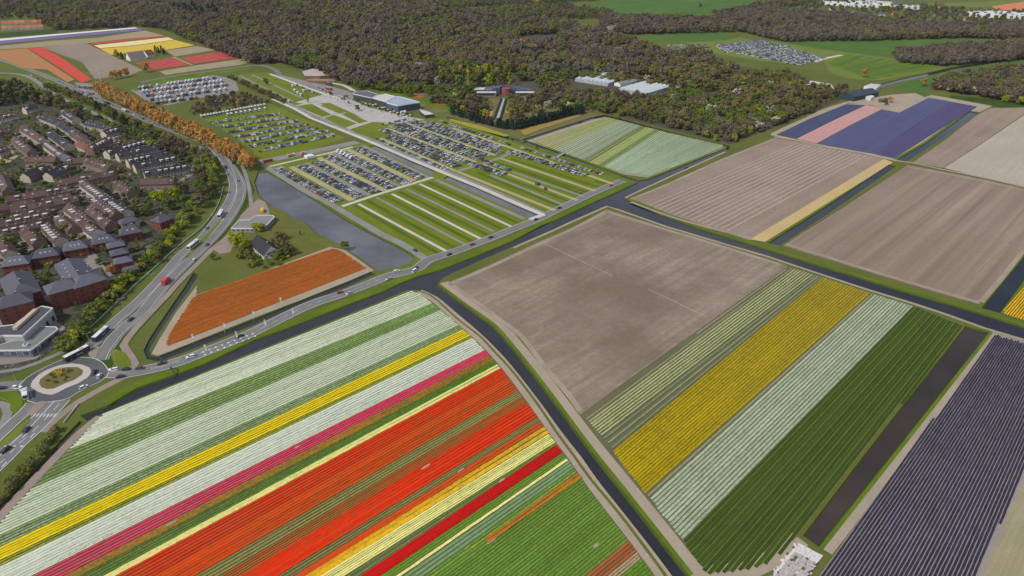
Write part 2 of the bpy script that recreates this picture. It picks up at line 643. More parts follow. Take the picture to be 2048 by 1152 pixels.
# ---------------------------------------------------------------- water and ground
WPOLY = {
 "canal": [  # main canal along the road, the junctions and the three arms, one sheet of water
   (160,831),(212,812),(275,775),(350,749),(412,726),(512,678),(575,656),(637,632),(700,607),(762,584),(800,566),(834,553),(887,537),(950,512),(1024,482),(1084,449),(1111,440),(1170,412),(1229,386),(1274,365),
   (1222,345),(1150,320),(1090,299),(1060,289),(1042,286),(1052,281),(1069,286),(1120,304),(1190,331),(1250,352),(1278,360),(1296,358),(1340,341),(1400,317),(1454,294),(1462,297),(1449,304),(1400,326),(1340,353),(1290,376),(1248,396),
   (1320,428),(1399,457),(1470,479),(1536,499),(1600,519),(1660,537),(1720,555),(1791,577),(1850,594),(1911,611),(1980,632),(2048,653),(2120,676),(2120,700),(2048,677),(1973,655),(1886,624),(1831,606),(1736,577),(1700,566),(1620,539),(1536,511),(1450,486),(1399,470),(1336,452),(1280,434),(1236,417),(1212,411),
   (1150,438),(1100,461),(1024,494),(960,521),(905,546),(884,557),(875,569),
   (900,588),(935,614),(987,651),(1024,693),(1060,738),(1105,797),(1152,861),(1195,918),(1236,969),(1290,1038),(1340,1102),(1379,1152),(1425,1210),
   (1372,1210),(1336,1152),(1286,1084),(1235,1018),(1184,957),(1150,910),(1116,864),(1075,804),(1024,738),(996,708),(962,672),(917,637),(880,603),(860,588),(836,580),(812,581),(760,603),(720,619),(662,642),(600,667),(512,702),(430,735),(350,767),(280,795),(212,824),(175,842)],
 "lake": [(516,343),(534,343),(572,364),(614,390),(650,412),(687,436),(730,460),(775,483),(810,500),(824,508),(829,516),(819,527),(795,534),(762,541),(747,537),(730,523),(707,507),(690,496),(672,485),(650,473),(632,467),(614,449),(596,438),(582,434),(566,422),(544,412),(528,400),(516,388),(508,365)],
 "ditch": [(398,548),(378,581),(352,617),(328,651),(308,682),(299,698),(303,711),(316,712),(340,703),(380,687),(440,664),(512,636),(580,609),(640,585),(700,561),(742,543),(752,548),(700,571),(640,596),(580,620),(512,648),(440,677),(380,700),(340,715),(314,723),(294,718),(287,701),(297,680),(317,649),(341,614),(367,577),(387,545)],
 "pond": [(286,491),(315,479),(335,471),(352,476),(345,490),(340,500),(325,508),(309,514),(294,516)],
 "parking_pond": [(737,292),(752,289),(872,343),(865,350),(858,349)],
 "parking_pond_long": [(887,357),(897,351),(990,390),(1082,430),(1062,437)],
 "field_pond": [(1931,652),(1979,664),(1821,864),(1740,966),(1638,1094),(1606,1071),(1690,960),(1764,864)],
 "field_channel": [(1778,329),(1793,332),(1761,355),(1656,428),(1561,491),(1536,486),(1656,410)],
 "upper_channel": [(1941,222),(1957,226),(1868,288),(1813,323),(1793,319),(1850,287)],
 "side_channel": [(1963,616),(2001,626),(2048,562),(2110,480),(2110,440),(2048,513)],
 "far_channel": [(1700,183),(1745,172),(1800,158),(1850,147),(1905,134),(2048,113),(2048,117),(1910,138),(1856,152),(1800,164),(1750,178),(1706,190)],
 "road_ditch": [(168,843),(160,841),(118,884),(70,936),(40,968),(0,1009),(-60,1075),(-52,1085),(0,1028),(58,963),(126,888)],
 "garden_ditch": [(895,233),(940,248),(1000,268),(1040,280),(1037,284),(1000,274),(940,254),(893,239)],
 "wood_ditch": [(1044,279),(1110,258),(1185,234),(1210,229),(1260,241),(1330,260),(1400,277),(1462,292),(1458,296),(1400,282),(1330,265),(1260,246),(1210,234),(1190,238),(1110,263),(1050,283)],
}
BANK = ground_mat("bank_face", (0.075, 0.10, 0.012), (0.05, 0.06, 0.015), s_big=0.15, s_small=1.2)
W_Z = -0.75
GROUND_DX, GROUND_DY = 3600.0, 7000.0
def build_ground():
    verts, edges, rings = [], [], []
    def add_ring(p):
        k = len(verts)
        n = len(p)
        for q in p:
            verts.append(Vector((q[0], q[1])))
        for i in range(n):
            edges.append((k + i, k + (i + 1) % n))
    polys = {}
    for nm, px in WPOLY.items():
        p = ground_pts(px)
        polys[nm] = p
        WATERS.append((p, (min(q.x for q in p), max(q.x for q in p), min(q.y for q in p), max(q.y for q in p))))
        add_ring(p)
    add_ring([(-GROUND_DX, -200), (GROUND_DX, -200), (GROUND_DX, GROUND_DY), (-GROUND_DX, GROUND_DY)])
    y = -150.0
    while y < GROUND_DY - 50:
        st = 60 if y < 900 else (150 if y < 2600 else 500)
        x = -GROUND_DX + st / 2
        while x < GROUND_DX:
            verts.append(Vector((x + rnd.uniform(-3, 3), y + rnd.uniform(-3, 3))))
            x += st if abs(x) < 1800 else 400
        y += st
    vo, eo, fo, ov, oe, of = mgeo.delaunay_2d_cdt(verts, edges, [], 0, 1e-4)
    bbs = {nm: (min(q.x for q in p), max(q.x for q in p), min(q.y for q in p), max(q.y for q in p)) for nm, p in polys.items()}
    faces = []
    for f in fo:
        c = sum((vo[i] for i in f), Vector((0, 0))) / len(f)
        hole = False
        for nm, p in polys.items():
            b = bbs[nm]
            if b[0] <= c.x <= b[1] and b[2] <= c.y <= b[3] and inside(c, p):
                hole = True
                break
        if not hole:
            a, b2, c2 = (vo[i] for i in f[:3])
            faces.append(tuple(f) if (b2 - a).cross(c2 - a) > 0 else tuple(reversed(f)))
    structure(mesh_obj("ground", [(v.x, v.y, 0.0) for v in vo], faces, GRASS))
    for nm, p in polys.items():
        n = len(p)
        # water surface and sloping banks
        sheet(nm, None, WATER_L if nm in ("lake", "pond", "parking_pond", "parking_pond_long") else (WATER_P if nm in ("field_pond", "road_ditch") else WATER), W_Z, world_pts=p)
        v, fs = [], []
        big = nm in ("canal", "lake")
        ins = 0.9 if big else 0.55
        for i in range(n):
            a, b, c = p[i - 1], p[i], p[(i + 1) % n]
            d1, d2 = (b - a).normalized(), (c - b).normalized()
            n1, n2 = Vector((-d1.y, d1.x, 0)), Vector((-d2.y, d2.x, 0))
            m = (n1 + n2)
            m = m / max(m.length_squared, 0.5) * 2 * 1.0
            m = m.normalized() * min(m.length, 1.6)
            q = b + m * ins
            v += [(b.x, b.y, 0.0), (q.x, q.y, W_Z - 0.05)]
        for i in range(n):
            j = (i + 1) % n
            fs.append((2 * i, 2 * j, 2 * j + 1, 2 * i + 1))
        structure(mesh_obj("bank", v, fs, BANK))
build_ground()

# ---------------------------------------------------------------- grassy verges, tracks and bare land
Z1, Z2, Z3, Z4, Z5 = 0.04, 0.07, 0.10, 0.13, 0.16
# bright verge between the east road and the canal
ribbon("verge", [(212,806),(275,768),(350,743),(412,719),(512,671),(637,625),(762,577),(834,546),(887,531),(950,506),(1024,476),(1084,446),(1170,407),(1229,380),(1262,364)], 5.5, GRASS_V, Z1)
ribbon("verge", [(1262,366),(1222,348),(1150,323),(1090,302),(1060,292)], 4.0, GRASS_V, Z1)
ribbon("verge", [(524,334),(572,360),(614,385),(650,407),(687,430),(730,454),(775,477),(815,499),(834,511),(832,524),(815,534),(770,546)], 4.5, GRASS_V, Z1)
# sandy headlands along the curved canal arm
ribbon("field_track", [(836,584),(866,598),(905,631),(950,670),(990,710),(1022,748),(1066,806),(1110,868),(1150,920),(1180,964),(1228,1026),(1276,1088),(1322,1150),(1360,1205)], 5.5, SAND, Z2, off=0.6)
ribbon("field_track", [(884,566),(908,587),(942,612),(993,649),(1031,692),(1068,738),(1113,797),(1160,861),(1203,916),(1244,967),(1300,1037),(1350,1101),(1390,1152),(1430,1205)], 6.0, SAND, Z2, off=1.5)
ribbon("grass_edge", [(875,569),(900,588),(935,614),(987,651),(1024,693),(1060,738),(1105,797),(1152,861),(1195,918),(1236,969),(1290,1038),(1340,1102),(1379,1152)], 1.8, GRASS_V, Z3, off=0.9)
ribbon("grass_edge", [(836,580),(860,588),(880,603),(917,637),(962,672),(996,708),(1024,738),(1075,804),(1116,864),(1150,910),(1184,957),(1235,1018),(1286,1084),(1336,1152)], 1.3, REED, Z3, off=-0.7)
def edges_along(px, w=1.6, off=-0.8, m=None):
    ribbon("grass_edge", px, w, m or GRASS_V, Z3, off=off, straight=True)
edges_along([(1024,495),(1100,462),(1150,439),(1212,412),(1236,418),(1336,453),(1450,487),(1536,512),(1620,540),(1736,578),(1831,607),(1886,625),(1973,656),(2048,678)], 2.2, -1.3, SAND)
edges_along([(2048,652),(1911,610),(1791,576),(1660,536),(1536,498),(1399,456),(1248,395)], 2.6, -1.4, GRASS_V)
edges_along([(1248,395),(1290,375),(1340,352),(1400,325),(1449,303)], 2.0, -1.2, SAND)
edges_along([(1454,293),(1400,316),(1340,340),(1296,357),(1250,351),(1190,330),(1120,303),(1069,285)], 1.8, -1.0)
edges_along([(1979,664),(1821,864),(1740,966),(1638,1094)], 1.6, 0.9)
edges_along([(1979,664),(1821,864),(1740,966),(1638,1094)], 3.2, 3.2, SAND)
edges_along([(1931,652),(1764,864),(1690,960),(1606,1071)], 2.2, -1.4, REED)
edges_along([(1931,652),(1979,664)], 2.2, 1.1)
edges_along([(1778,329),(1656,410),(1536,486)], 2.2, -1.2)
edges_along([(1793,332),(1761,355),(1656,428),(1561,491)], 1.8, 0.9, REED)
edges_along([(1941,222),(1850,287),(1793,319)], 2.6, -1.5)
edges_along([(1957,226),(1868,288),(1813,323)], 1.4, 0.8, REED)
edges_along([(2001,626),(2048,562),(2110,480)], 1.6, -0.9)
edges_along([(1963,616),(2048,513)], 2.0, 1.2)
# orange-field peninsula
sheet("pasture", [(520,400),(545,413),(567,423),(583,435),(597,439),(614,450),(632,468),(650,474),(672,486),(690,497),(707,508),(640,512),(560,540),(480,575),(420,600),(395,585),(400,548),(440,500),(470,460),(500,425)], REED, Z1)
sheet("lawn", [(402,548),(440,510),(470,515),(520,540),(560,535),(500,562),(440,584),(392,580)], GRASS, Z2)
# ploughed and sown land
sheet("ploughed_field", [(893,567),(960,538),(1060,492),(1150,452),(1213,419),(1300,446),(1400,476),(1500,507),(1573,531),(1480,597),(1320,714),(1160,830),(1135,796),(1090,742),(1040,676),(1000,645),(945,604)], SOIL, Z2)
sheet("ploughed_field", [(1256,399),(1330,369),(1440,319),(1548,276),(1600,284),(1700,303),(1768,318),(1640,396),(1500,481),(1420,455),(1340,429)], SOIL_B, Z2)
sheet("straw_bed", [(1768,318),(1786,325),(1660,403),(1530,484),(1500,479),(1640,395)], STRAW, Z3)
sheet("ploughed_field", [(1816,330),(1880,342),(1960,357),(2060,380),(2110,392),(2110,440),(2048,508),(2000,566),(1963,611),(1860,581),(1740,545),(1565,491),(1680,420)], SOIL_S, Z2)
sheet("ploughed_field", [(1826,325),(1886,336),(1961,288),(2048,228),(2110,190),(2060,215),(1980,216),(1955,230),(1890,280)], SOIL_B, Z2)
sheet("sown_field", [(1888,336),(1963,288),(2050,229),(2110,190),(2110,389),(2060,378),(1960,354)], SOIL_P, Z2)
ribbon("field_track", [(1793,322),(1826,326),(1880,338),(1960,354),(2050,374),(2110,388)], 3.0, SAND, Z4)
ribbon("field_track", [(1548,274),(1600,282),(1700,301),(1793,322)], 4.0, SAND, Z4)
# land round the purple fields at the wood
sheet("field_edge", [(1540,270),(1560,258),(1600,240),(1680,207),(1730,208),(1740,211),(1766,214),(1798,222),(1850,194),(1862,190),(1920,200),(1985,212),(1960,224),(1940,222),(1793,320),(1640,292)], SAND, Z2)
# left bulb field base and right bulb field base
SOIL_BED = ground_mat("green_soil", (0.125, 0.125, 0.065), (0.16, 0.15, 0.08), s_big=0.06, s_small=0.8)
sheet("bulb_field", [(816,584),(838,586),(866,604),(905,636),(950,676),(990,716),(1022,755),(1066,812),(1110,874),(1150,926),(1180,970),(1228,1032),(1276,1094),(1322,1156),(1370,1215),(-160,1215),(-20,1060),(0,1038),(60,972),(110,920),(160,868),(212,828),(512,707),(662,647),(760,607)], SOIL_BED, Z1)
ribbon("field_track", [(205,834),(160,872),(110,924),(60,976),(0,1043),(-60,1108)], 4.0, PATH_P, Z3, off=-1.5)
sheet("bulb_field", [(1574,532),(1640,552),(1740,584),(1830,612),(1928,650),(1764,860),(1690,956),(1606,1067),(1545,1128),(1480,1215),(1440,1215),(1390,1146),(1345,1088),(1290,1015),(1240,948),(1200,890),(1158,832),(1320,716),(1480,599)], SOIL_BED, Z1)
sheet("bulb_field", [(1985,664),(2048,682),(2120,702),(2120,1215),(1600,1215),(1640,1150),(1740,1010),(1830,884)], ground_mat("grey_sand", (0.33, 0.29, 0.255), (0.27, 0.24, 0.21), s_big=0.05, s_small=0.7), Z1)
sheet("sown_field", [(2048,962),(2120,860),(2120,1215),(1950,1215),(1966,1152)], ground_mat("olive_sand", (0.34, 0.29, 0.16), (0.28, 0.25, 0.13), s_big=0.05, s_small=1.0, az=45.5, s_streak=0.7, streak=(0.40, 0.35, 0.24), k_streak=0.6), Z2)
ribbon("field_track", [(1400,1150),(1450,1144),(1500,1140),(1545,1118),(1600,1078)], 7, SAND, Z2)

for a, b, w, m in [((1088,487),(1225,552),.5,TRACK_L), ((1296,578),(1413,634),.6,TRACK_L), ((1158,827),(1574,532.5),1.2,TRACK_D),  # dark strip on the field edge: furrow shade painted as a darker ribbon
                   ((1640,500),(1890,350),.7,TRACK_D), ((1705,520),(1940,362),.7,TRACK_D), ((1780,540),(1990,372),.7,TRACK_D), ((1850,566),(2048,400),.7,TRACK_D), ((1910,585),(2048,462),.6,TRACK_D)]:
    ribbon("track_and_furrow_shade", [a, b], w, m, Z3, straight=True)
HEADL_M = ground_mat("headland_soil", (0.38, 0.315, 0.245), (0.30, 0.235, 0.175), s_big=0.06, s_small=0.9)
for px in ([(905,566),(960,543),(1060,497),(1150,456),(1210,424)], [(1216,424),(1300,450),(1400,480),(1500,511),(1560,529)], [(1160,822),(1138,790),(1093,738),(1043,673),(1003,642),(948,601),(905,571)],
           [(1262,404),(1340,433),(1420,456),(1500,476)], [(1262,398),(1330,371),(1440,322),(1546,279)], [(1572,488),(1740,541),(1860,577),(1958,605)], [(1962,604),(2000,560),(2048,500)], [(1818,334),(1880,346),(1960,361),(2060,384)]):
    ribbon("headland", px, 3.0, HEADL_M, Z3)
# ---------------------------------------------------------------- rows of flowers
def clip_line(p, d, poly, lo=-4000.0, hi=4000.0):
    """longest run of the line p + t d inside the polygon"""
    ts = []
    n = len(poly)
    for i in range(n):
        a, b = poly[i], poly[(i + 1) % n]
        e = b - a
        den = d.x * e.y - d.y * e.x
        if abs(den) < 1e-9:
            continue
        w = a - p
        t = (w.x * e.y - w.y * e.x) / den
        s = (w.x * d.y - w.y * d.x) / den
        if 0 <= s < 1:
            ts.append(t)
    ts.sort()
    best = None
    for i in range(len(ts) - 1):
        q = p + d * ((ts[i] + ts[i + 1]) / 2)
        if inside(q, poly) and (best is None or ts[i + 1] - ts[i] > best[1] - best[0]):
            best = (ts[i], ts[i + 1])
    return best

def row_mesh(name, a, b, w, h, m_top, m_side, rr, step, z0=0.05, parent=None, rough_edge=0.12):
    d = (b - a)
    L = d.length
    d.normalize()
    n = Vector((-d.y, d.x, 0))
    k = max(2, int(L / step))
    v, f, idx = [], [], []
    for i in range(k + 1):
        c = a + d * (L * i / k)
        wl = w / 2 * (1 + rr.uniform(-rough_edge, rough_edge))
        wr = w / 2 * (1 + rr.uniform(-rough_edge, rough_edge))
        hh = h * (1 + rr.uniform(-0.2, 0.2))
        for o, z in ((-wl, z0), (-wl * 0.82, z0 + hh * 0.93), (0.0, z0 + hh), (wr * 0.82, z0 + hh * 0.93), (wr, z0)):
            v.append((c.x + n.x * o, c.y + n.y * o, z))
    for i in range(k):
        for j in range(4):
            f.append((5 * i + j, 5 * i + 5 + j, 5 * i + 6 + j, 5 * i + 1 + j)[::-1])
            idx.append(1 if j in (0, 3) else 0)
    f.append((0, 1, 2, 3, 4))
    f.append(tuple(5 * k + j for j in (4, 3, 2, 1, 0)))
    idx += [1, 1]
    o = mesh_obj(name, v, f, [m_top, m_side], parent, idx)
    return o

LEAF = flat_mat("bulb_leaf", (0.085, 0.15, 0.035), var=0.35, scale=0.8, rough=0.85, spec=0.1)
LEAF_G = flat_mat("grey_bulb_leaf", (0.20, 0.28, 0.13), var=0.3, scale=0.8, rough=0.85, spec=0.1)
LEAF_DK = flat_mat("dark_bulb_leaf", (0.05, 0.07, 0.014), var=0.35, scale=0.8, rough=0.85, spec=0.1)
BED_N = [0]
def strip_rows(label, L0, L1, field, n, m_top, m_side=None, fill=0.72, h=0.38, step=2.5, cat="flower strip", name="flower_strip", row="flower_row", group=None, ends=0.0, jit=0.9):
    """L0, L1: the two long edges of the strip, each a pair of drawing points; n rows between them"""
    a0, b0 = at(*L0[0]), at(*L0[1])
    a1, b1 = at(*L1[0]), at(*L1[1])
    rr = random.Random(len(label) * 131 + n)
    pitch = ((a1 - a0) - (b0 - a0).normalized() * (a1 - a0).dot((b0 - a0).normalized())).length / n
    root = None
    for k in range(n):
        t = (k + 0.5) / n
        a, b = a0.lerp(a1, t), b0.lerp(b1, t)
        d = (b - a).normalized()
        c = clip_line(a, d, field)
        if not c:
            continue
        p, q = a + d * (c[0] + rr.uniform(0, jit) + ends), a + d * (c[1] - rr.uniform(0, jit) - ends)
        if (q - p).dot(d) < 2:
            continue
        if root is None:
            root = empty(name, ((p.x + q.x) / 2, (p.y + q.y) / 2, 0), 0, label, cat, group)
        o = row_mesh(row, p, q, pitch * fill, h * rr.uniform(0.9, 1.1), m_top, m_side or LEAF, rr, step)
        o.data.transform(Matrix.Translation(-root.location))
        o.parent = root
    return root

LF = ground_pts([(819,581),(840,588),(866,607),(905,639),(950,680),(988,719),(1018,757),(1060,814),(1104,876),(1144,930),(1174,973),(1222,1036),(1270,1098),(1316,1160),(1362,1215),(-140,1215),(-20,1068),(0,1046),(62,978),(114,924),(164,872),(210,824.5)])
WHITE = petal_mat("white_hyacinth", (0.56, 0.61, 0.43), (0.32, 0.42, 0.22), 0.72)
WHITE2 = petal_mat("cream_white", (0.66, 0.68, 0.50), (0.30, 0.38, 0.20), 0.70)
WHITE3 = petal_mat("clean_white", (0.63, 0.66, 0.52), (0.34, 0.43, 0.26), 0.78)
GREENB = petal_mat("green_buds", (0.34, 0.44, 0.16), (0.13, 0.24, 0.05), 0.40)
GREENG = petal_mat("grey_green_buds", (0.36, 0.42, 0.22), (0.15, 0.23, 0.08), 0.42)
YEL = petal_mat("yellow_tulip", (0.80, 0.58, 0.004), (0.42, 0.36, 0.02), 0.76)
YELD = petal_mat("dull_yellow_tulip", (0.42, 0.37, 0.02), (0.16, 0.22, 0.03), 0.5)
PINK = petal_mat("crimson_tulip", (0.70, 0.035, 0.085), (0.24, 0.05, 0.04), 0.8, petal2=(0.62, 0.06, 0.13))
BRNO = petal_mat("fading_orange", (0.42, 0.17, 0.02), (0.14, 0.13, 0.03), 0.52)
GRN = petal_mat("fresh_green_leaf", (0.13, 0.27, 0.02), (0.06, 0.16, 0.01), 0.5)
PYEL = petal_mat("pale_yellow_tulip", (0.82, 0.76, 0.25), (0.36, 0.40, 0.09), 0.76)
RED = petal_mat("bright_red_tulip", (0.74, 0.030, 0.003), (0.26, 0.10, 0.015), 0.74)
RED_O = petal_mat("orange_red_tulip", (0.66, 0.062, 0.006), (0.26, 0.10, 0.018), 0.68)
RED_F = petal_mat("fading_red_tulip", (0.50, 0.085, 0.015), (0.20, 0.13, 0.03), 0.55)
OLIV = petal_mat("olive_leaf", (0.27, 0.24, 0.07), (0.18, 0.17, 0.05), 0.5)
ORNG = petal_mat("orange_tulip", (0.66, 0.17, 0.01), (0.22, 0.16, 0.03), 0.56)
YORG = petal_mat("amber_tulip", (0.80, 0.42, 0.01), (0.30, 0.26, 0.03), 0.66)
DRED = petal_mat("deep_red_tulip", (0.60, 0.008, 0.006), (0.22, 0.02, 0.01), 0.85)
SPEK = petal_mat("speckled_green", (0.45, 0.40, 0.05), (0.12, 0.25, 0.03), 0.28)
BLUG = petal_mat("blue_green_leaf", (0.19, 0.34, 0.17), (0.16, 0.24, 0.09), 0.5)
GREYT = petal_mat("greyish_tan_leaf", (0.33, 0.30, 0.20), (0.22, 0.24, 0.12), 0.55)
FGRN = petal_mat("mid_green_leaf", (0.15, 0.28, 0.03), (0.105, 0.19, 0.02), 0.5)
RBRN = petal_mat("red_brown_tulip", (0.42, 0.09, 0.03), (0.22, 0.12, 0.04), 0.6)
TANB = petal_mat("peach_tan_bed", (0.50, 0.34, 0.20), (0.28, 0.24, 0.10), 0.6)
def ln(a, b):
    return (a, b)
LB = [  # long edges of the strips, from the canal end to the near end
 ((820,583),(212,826)), ((848,597),(160,874)), ((864,607),(135,901)), ((880,621),(70,975)), ((916,651),(0,1071)), ((925,660),(0,1095)), ((939,673),(0,1122)), ((943,677),(0,1134)),
 ((963,699),(50,1152)), ((967,702),(65,1152)), ((975,713),(130,1152)), ((981,719),(150,1152)), ((985,724),(160,1152)), ((990,731),(210,1152)), ((998,739),(230,1152)), ((1012,757),(310,1152)),
 ((1030,784),(390,1152)), ((1040,796),(440,1152)), ((1052,806),(485,1152)), ((1073,836),(556,1152)), ((1078,844),(590,1152)), ((1084,855),(612,1152)), ((1095,870),(642,1152)), ((1110,886),(690,1152)),
 ((1113,889),(722,1152)), ((1122,908),(762,1152)), ((1132,918),(790,1152)), ((1136,923),(807,1152)), ((1148,937),(850,1152)), ((1155,945),(872,1152)), ((1255,1083),(1171,1152)), ((1272,1105),(1214,1152)),
 ((1282,1118),(1242,1152)), ((1304,1148),(1299,1152))]
LS = [  # label, rows, petal, side leaf, height
 ("strip of white hyacinths along the road canal, northernmost of the bulb field", 6, WHITE, LEAF_G, .36),
 ("pale cream white strip beside the dark green strip near the road canal", 5, WHITE2, LEAF_G, .36),
 ("dark green strip of unopened bulbs between two broad white strips", 7, GREENB, LEAF, .34),
 ("broad white flower strip between two green strips of the bulb field", 12, WHITE, LEAF_G, .36),
 ("greyish green strip of bulbs along the upper edge of the yellow strip", 4, GREENG, LEAF, .34),
 ("bright yellow tulip strip between greyish green and white strips", 5, YEL, LEAF, .42),
 ("dull thin yellow strip fading to green under the yellow tulips", 2, YELD, LEAF, .36),
 ("clean white flower strip between yellow and crimson tulips", 7, WHITE3, LEAF_G, .38),
 ("single pale mint row along the crimson tulip strip", 2, WHITE2, LEAF_G, .36),
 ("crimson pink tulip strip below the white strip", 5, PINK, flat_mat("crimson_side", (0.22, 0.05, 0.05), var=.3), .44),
 ("brownish strip of faded bulbs under the crimson tulips", 2, BRNO, LEAF_DK, .34),
 ("thin orange tulip rows beside the fresh green strip", 2, BRNO, LEAF_DK, .36),
 ("fresh green strip between orange rows and pale yellow rows", 4, GRN, LEAF, .36),
 ("narrow pale yellow tulip strip above the broad red tulips", 2, PYEL, LEAF, .42),
 ("bright red tulip strip just below the narrow pale yellow rows", 6, RED, LEAF_DK, .42),
 ("broad strip of fading orange red tulips between bright red and olive rows", 7, RED_O, LEAF_DK, .40),
 ("olive green strip running through the middle of the red tulips", 4, OLIV, LEAF_DK, .34),
 ("brownish red fading strip just above the brightest red tulips", 5, RED_F, LEAF_DK, .36),
 ("brightest red tulip strip in the lower half of the bulb field", 6, RED, LEAF_DK, .44),
 ("olive strip of cropped bulbs under the brightest red tulips", 3, OLIV, LEAF_DK, .32),
 ("single thin orange red tulip rows above the amber rows", 2, RED_O, LEAF_DK, .36),
 ("amber orange tulip rows along the pale yellow strip", 2, YORG, LEAF, .40),
 ("broad pale yellow tulip strip above the deep red strip", 6, PYEL, LEAF, .42),
 ("speckled green strip between pale yellow and deep red tulips", 2, SPEK, LEAF, .34),
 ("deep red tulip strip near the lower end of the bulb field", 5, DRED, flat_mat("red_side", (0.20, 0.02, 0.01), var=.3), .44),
 ("dark green strip below the deep red tulips", 3, FGRN, LEAF, .34),
 ("thin pale yellow rows between dark green and blue green strips", 1, PYEL, LEAF, .40),
 ("blue green grey leaved strip with few flowers", 3, BLUG, LEAF, .34),
 ("green strip speckled with yellow next to the large green block", 2, SPEK, LEAF, .34),
 ("large mid green block of leaves at the lower end of the bulb field", 28, FGRN, LEAF, .38),
 ("red brown tulip strip at the canal end of the field bottom", 4, RBRN, LEAF_DK, .38),
 ("peach tan harvested rows next to the red brown strip", 3, TANB, LEAF_DK, .2),
 ("last green rows in the bottom corner by the canal", 5, GRN, LEAF, .34)]
for (lab, n, mt, ms, h), e0, e1 in zip(LS, LB[:-1], LB[1:]):
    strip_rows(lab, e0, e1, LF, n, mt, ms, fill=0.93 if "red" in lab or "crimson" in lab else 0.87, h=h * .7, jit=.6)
# orange patch inside the green block
strip_rows("short orange tulip strip cut into the edge of the green block", ((1155,946),(972,1076)), ((1163,957),(974,1090)), ground_pts([(1155,944),(1165,958),(1060,1035),(976,1092),(966,1080),(1060,1010)]), 2, ORNG, LEAF_DK, fill=0.9, h=.5)

RF = ground_pts([(1578,535),(1640,554),(1740,586),(1830,614),(1925,652),(1760,862),(1686,956),(1602,1066),(1545,1122),(1500,1140),(1412,1150),(1372,1092),(1300,1000),(1248,935),(1208,880),(1166,836),(1320,722),(1480,604)])
PALEG = petal_mat("pale_green_cream", (0.46, 0.46, 0.22), (0.27, 0.31, 0.12), 0.55)
GREYG = petal_mat("thin_grey_green", (0.25, 0.27, 0.15), (0.17, 0.20, 0.09), 0.5)
YEL2 = petal_mat("golden_yellow_tulip", (0.43, 0.31, 0.002), (0.19, 0.165, 0.01), 0.64)
MINT = petal_mat("mint_white_hyacinth", (0.41, 0.46, 0.31), (0.22, 0.29, 0.15), 0.66)
DKGR = petal_mat("deep_green_leaf", (0.054, 0.098, 0.007), (0.038, 0.07, 0.005), 0.5)
LINE = flat_mat("trodden_green", (0.17, 0.21, 0.05), var=.2)
RB = [((1576,533),(1160,830)), ((1585,540),(1169,848)), ((1625,552),(1195,880)), ((1642,558),(1218,909)), ((1738,590),(1284,994)), ((1747,591),(1296,1000)), ((1825,615),(1362,1085)), ((1926,652),(1600,1080))]
RS = [("bare brown strip with a few thin rows beside the ploughed field", 2, GREYT, LEAF_DK, .15, .4),
      ("pale green and cream striped strip beside the big ploughed field", 7, PALEG, LEAF, .36, .62),
      ("thin greyish green strip along the golden yellow tulips", 3, GREYG, LEAF_DK, .25, .7),
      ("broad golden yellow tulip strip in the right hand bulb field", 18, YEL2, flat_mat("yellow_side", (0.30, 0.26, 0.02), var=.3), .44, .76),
      ("narrow bare row between golden yellow and mint white strips", 1, GREYT, LEAF_DK, .12, .5),
      ("broad mint white hyacinth strip between yellow and dark green", 13, MINT, LEAF_G, .36, .8),
      ("broad deep green strip of leaves along the dark field pond", 18, DKGR, LEAF_DK, .42, .86)]
for (lab, n, mt, ms, h, fl), e0, e1 in zip(RS, RB[:-1], RB[1:]):
    strip_rows(lab, e0, e1, RF, n, mt, ms, fill=fl, h=h)
# trodden lines between the deep green beds
strip_rows("light trodden lines through the deep green strip", RB[6], RB[7], RF, 9, LINE, LINE, fill=0.10, h=.47, name="trodden_lines", row="trodden_line", cat="track")

# purple hyacinths at the right edge
PF = ground_pts([(1990,668),(2048,686),(2130,710),(2130,845),(2048,962),(2000,1058),(1992,1050),(1962,1152),(1925,1215),(1602,1215),(1644,1152),(1744,1010),(1834,884)])
PURP = petal_mat("violet_hyacinth", (0.046, 0.037, 0.092), (0.026, 0.025, 0.036), 0.52, petal2=(0.034, 0.031, 0.072))
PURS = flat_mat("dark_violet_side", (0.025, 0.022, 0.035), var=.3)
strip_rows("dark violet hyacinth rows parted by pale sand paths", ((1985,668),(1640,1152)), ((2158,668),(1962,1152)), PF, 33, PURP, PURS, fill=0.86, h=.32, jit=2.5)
# golden corner at the right edge
strip_rows("golden tulip corner at the right edge beyond the canal", ((2001,626),(2060,560)), ((2048,642),(2110,560)), ground_pts([(2003,628),(2048,642),(2130,668),(2130,460),(2052,566)]), 9, YORG, LEAF, fill=.75, h=.4)

# pale ridges in the ploughed field beyond the junction
RIDGE = flat_mat("pale_ridge_soil", (0.47, 0.40, 0.33), var=.15, scale=.3)
RIDGE_D = flat_mat("dark_ridge_soil", (0.25, 0.19, 0.145), var=.15, scale=.3)
P1F = ground_pts([(1262,399),(1330,371),(1440,322),(1546,279),(1600,287),(1700,306),(1760,319),(1640,392),(1500,476),(1420,452),(1340,427)])
strip_rows("pale ridges of turned soil in the field beyond the canal junction", ((1590,286),(1290,411)), ((1735,314),(1460,464)), P1F, 15, RIDGE, RIDGE, fill=0.17, h=.25, step=4, cat="ridges", name="soil_ridges", row="ridge")

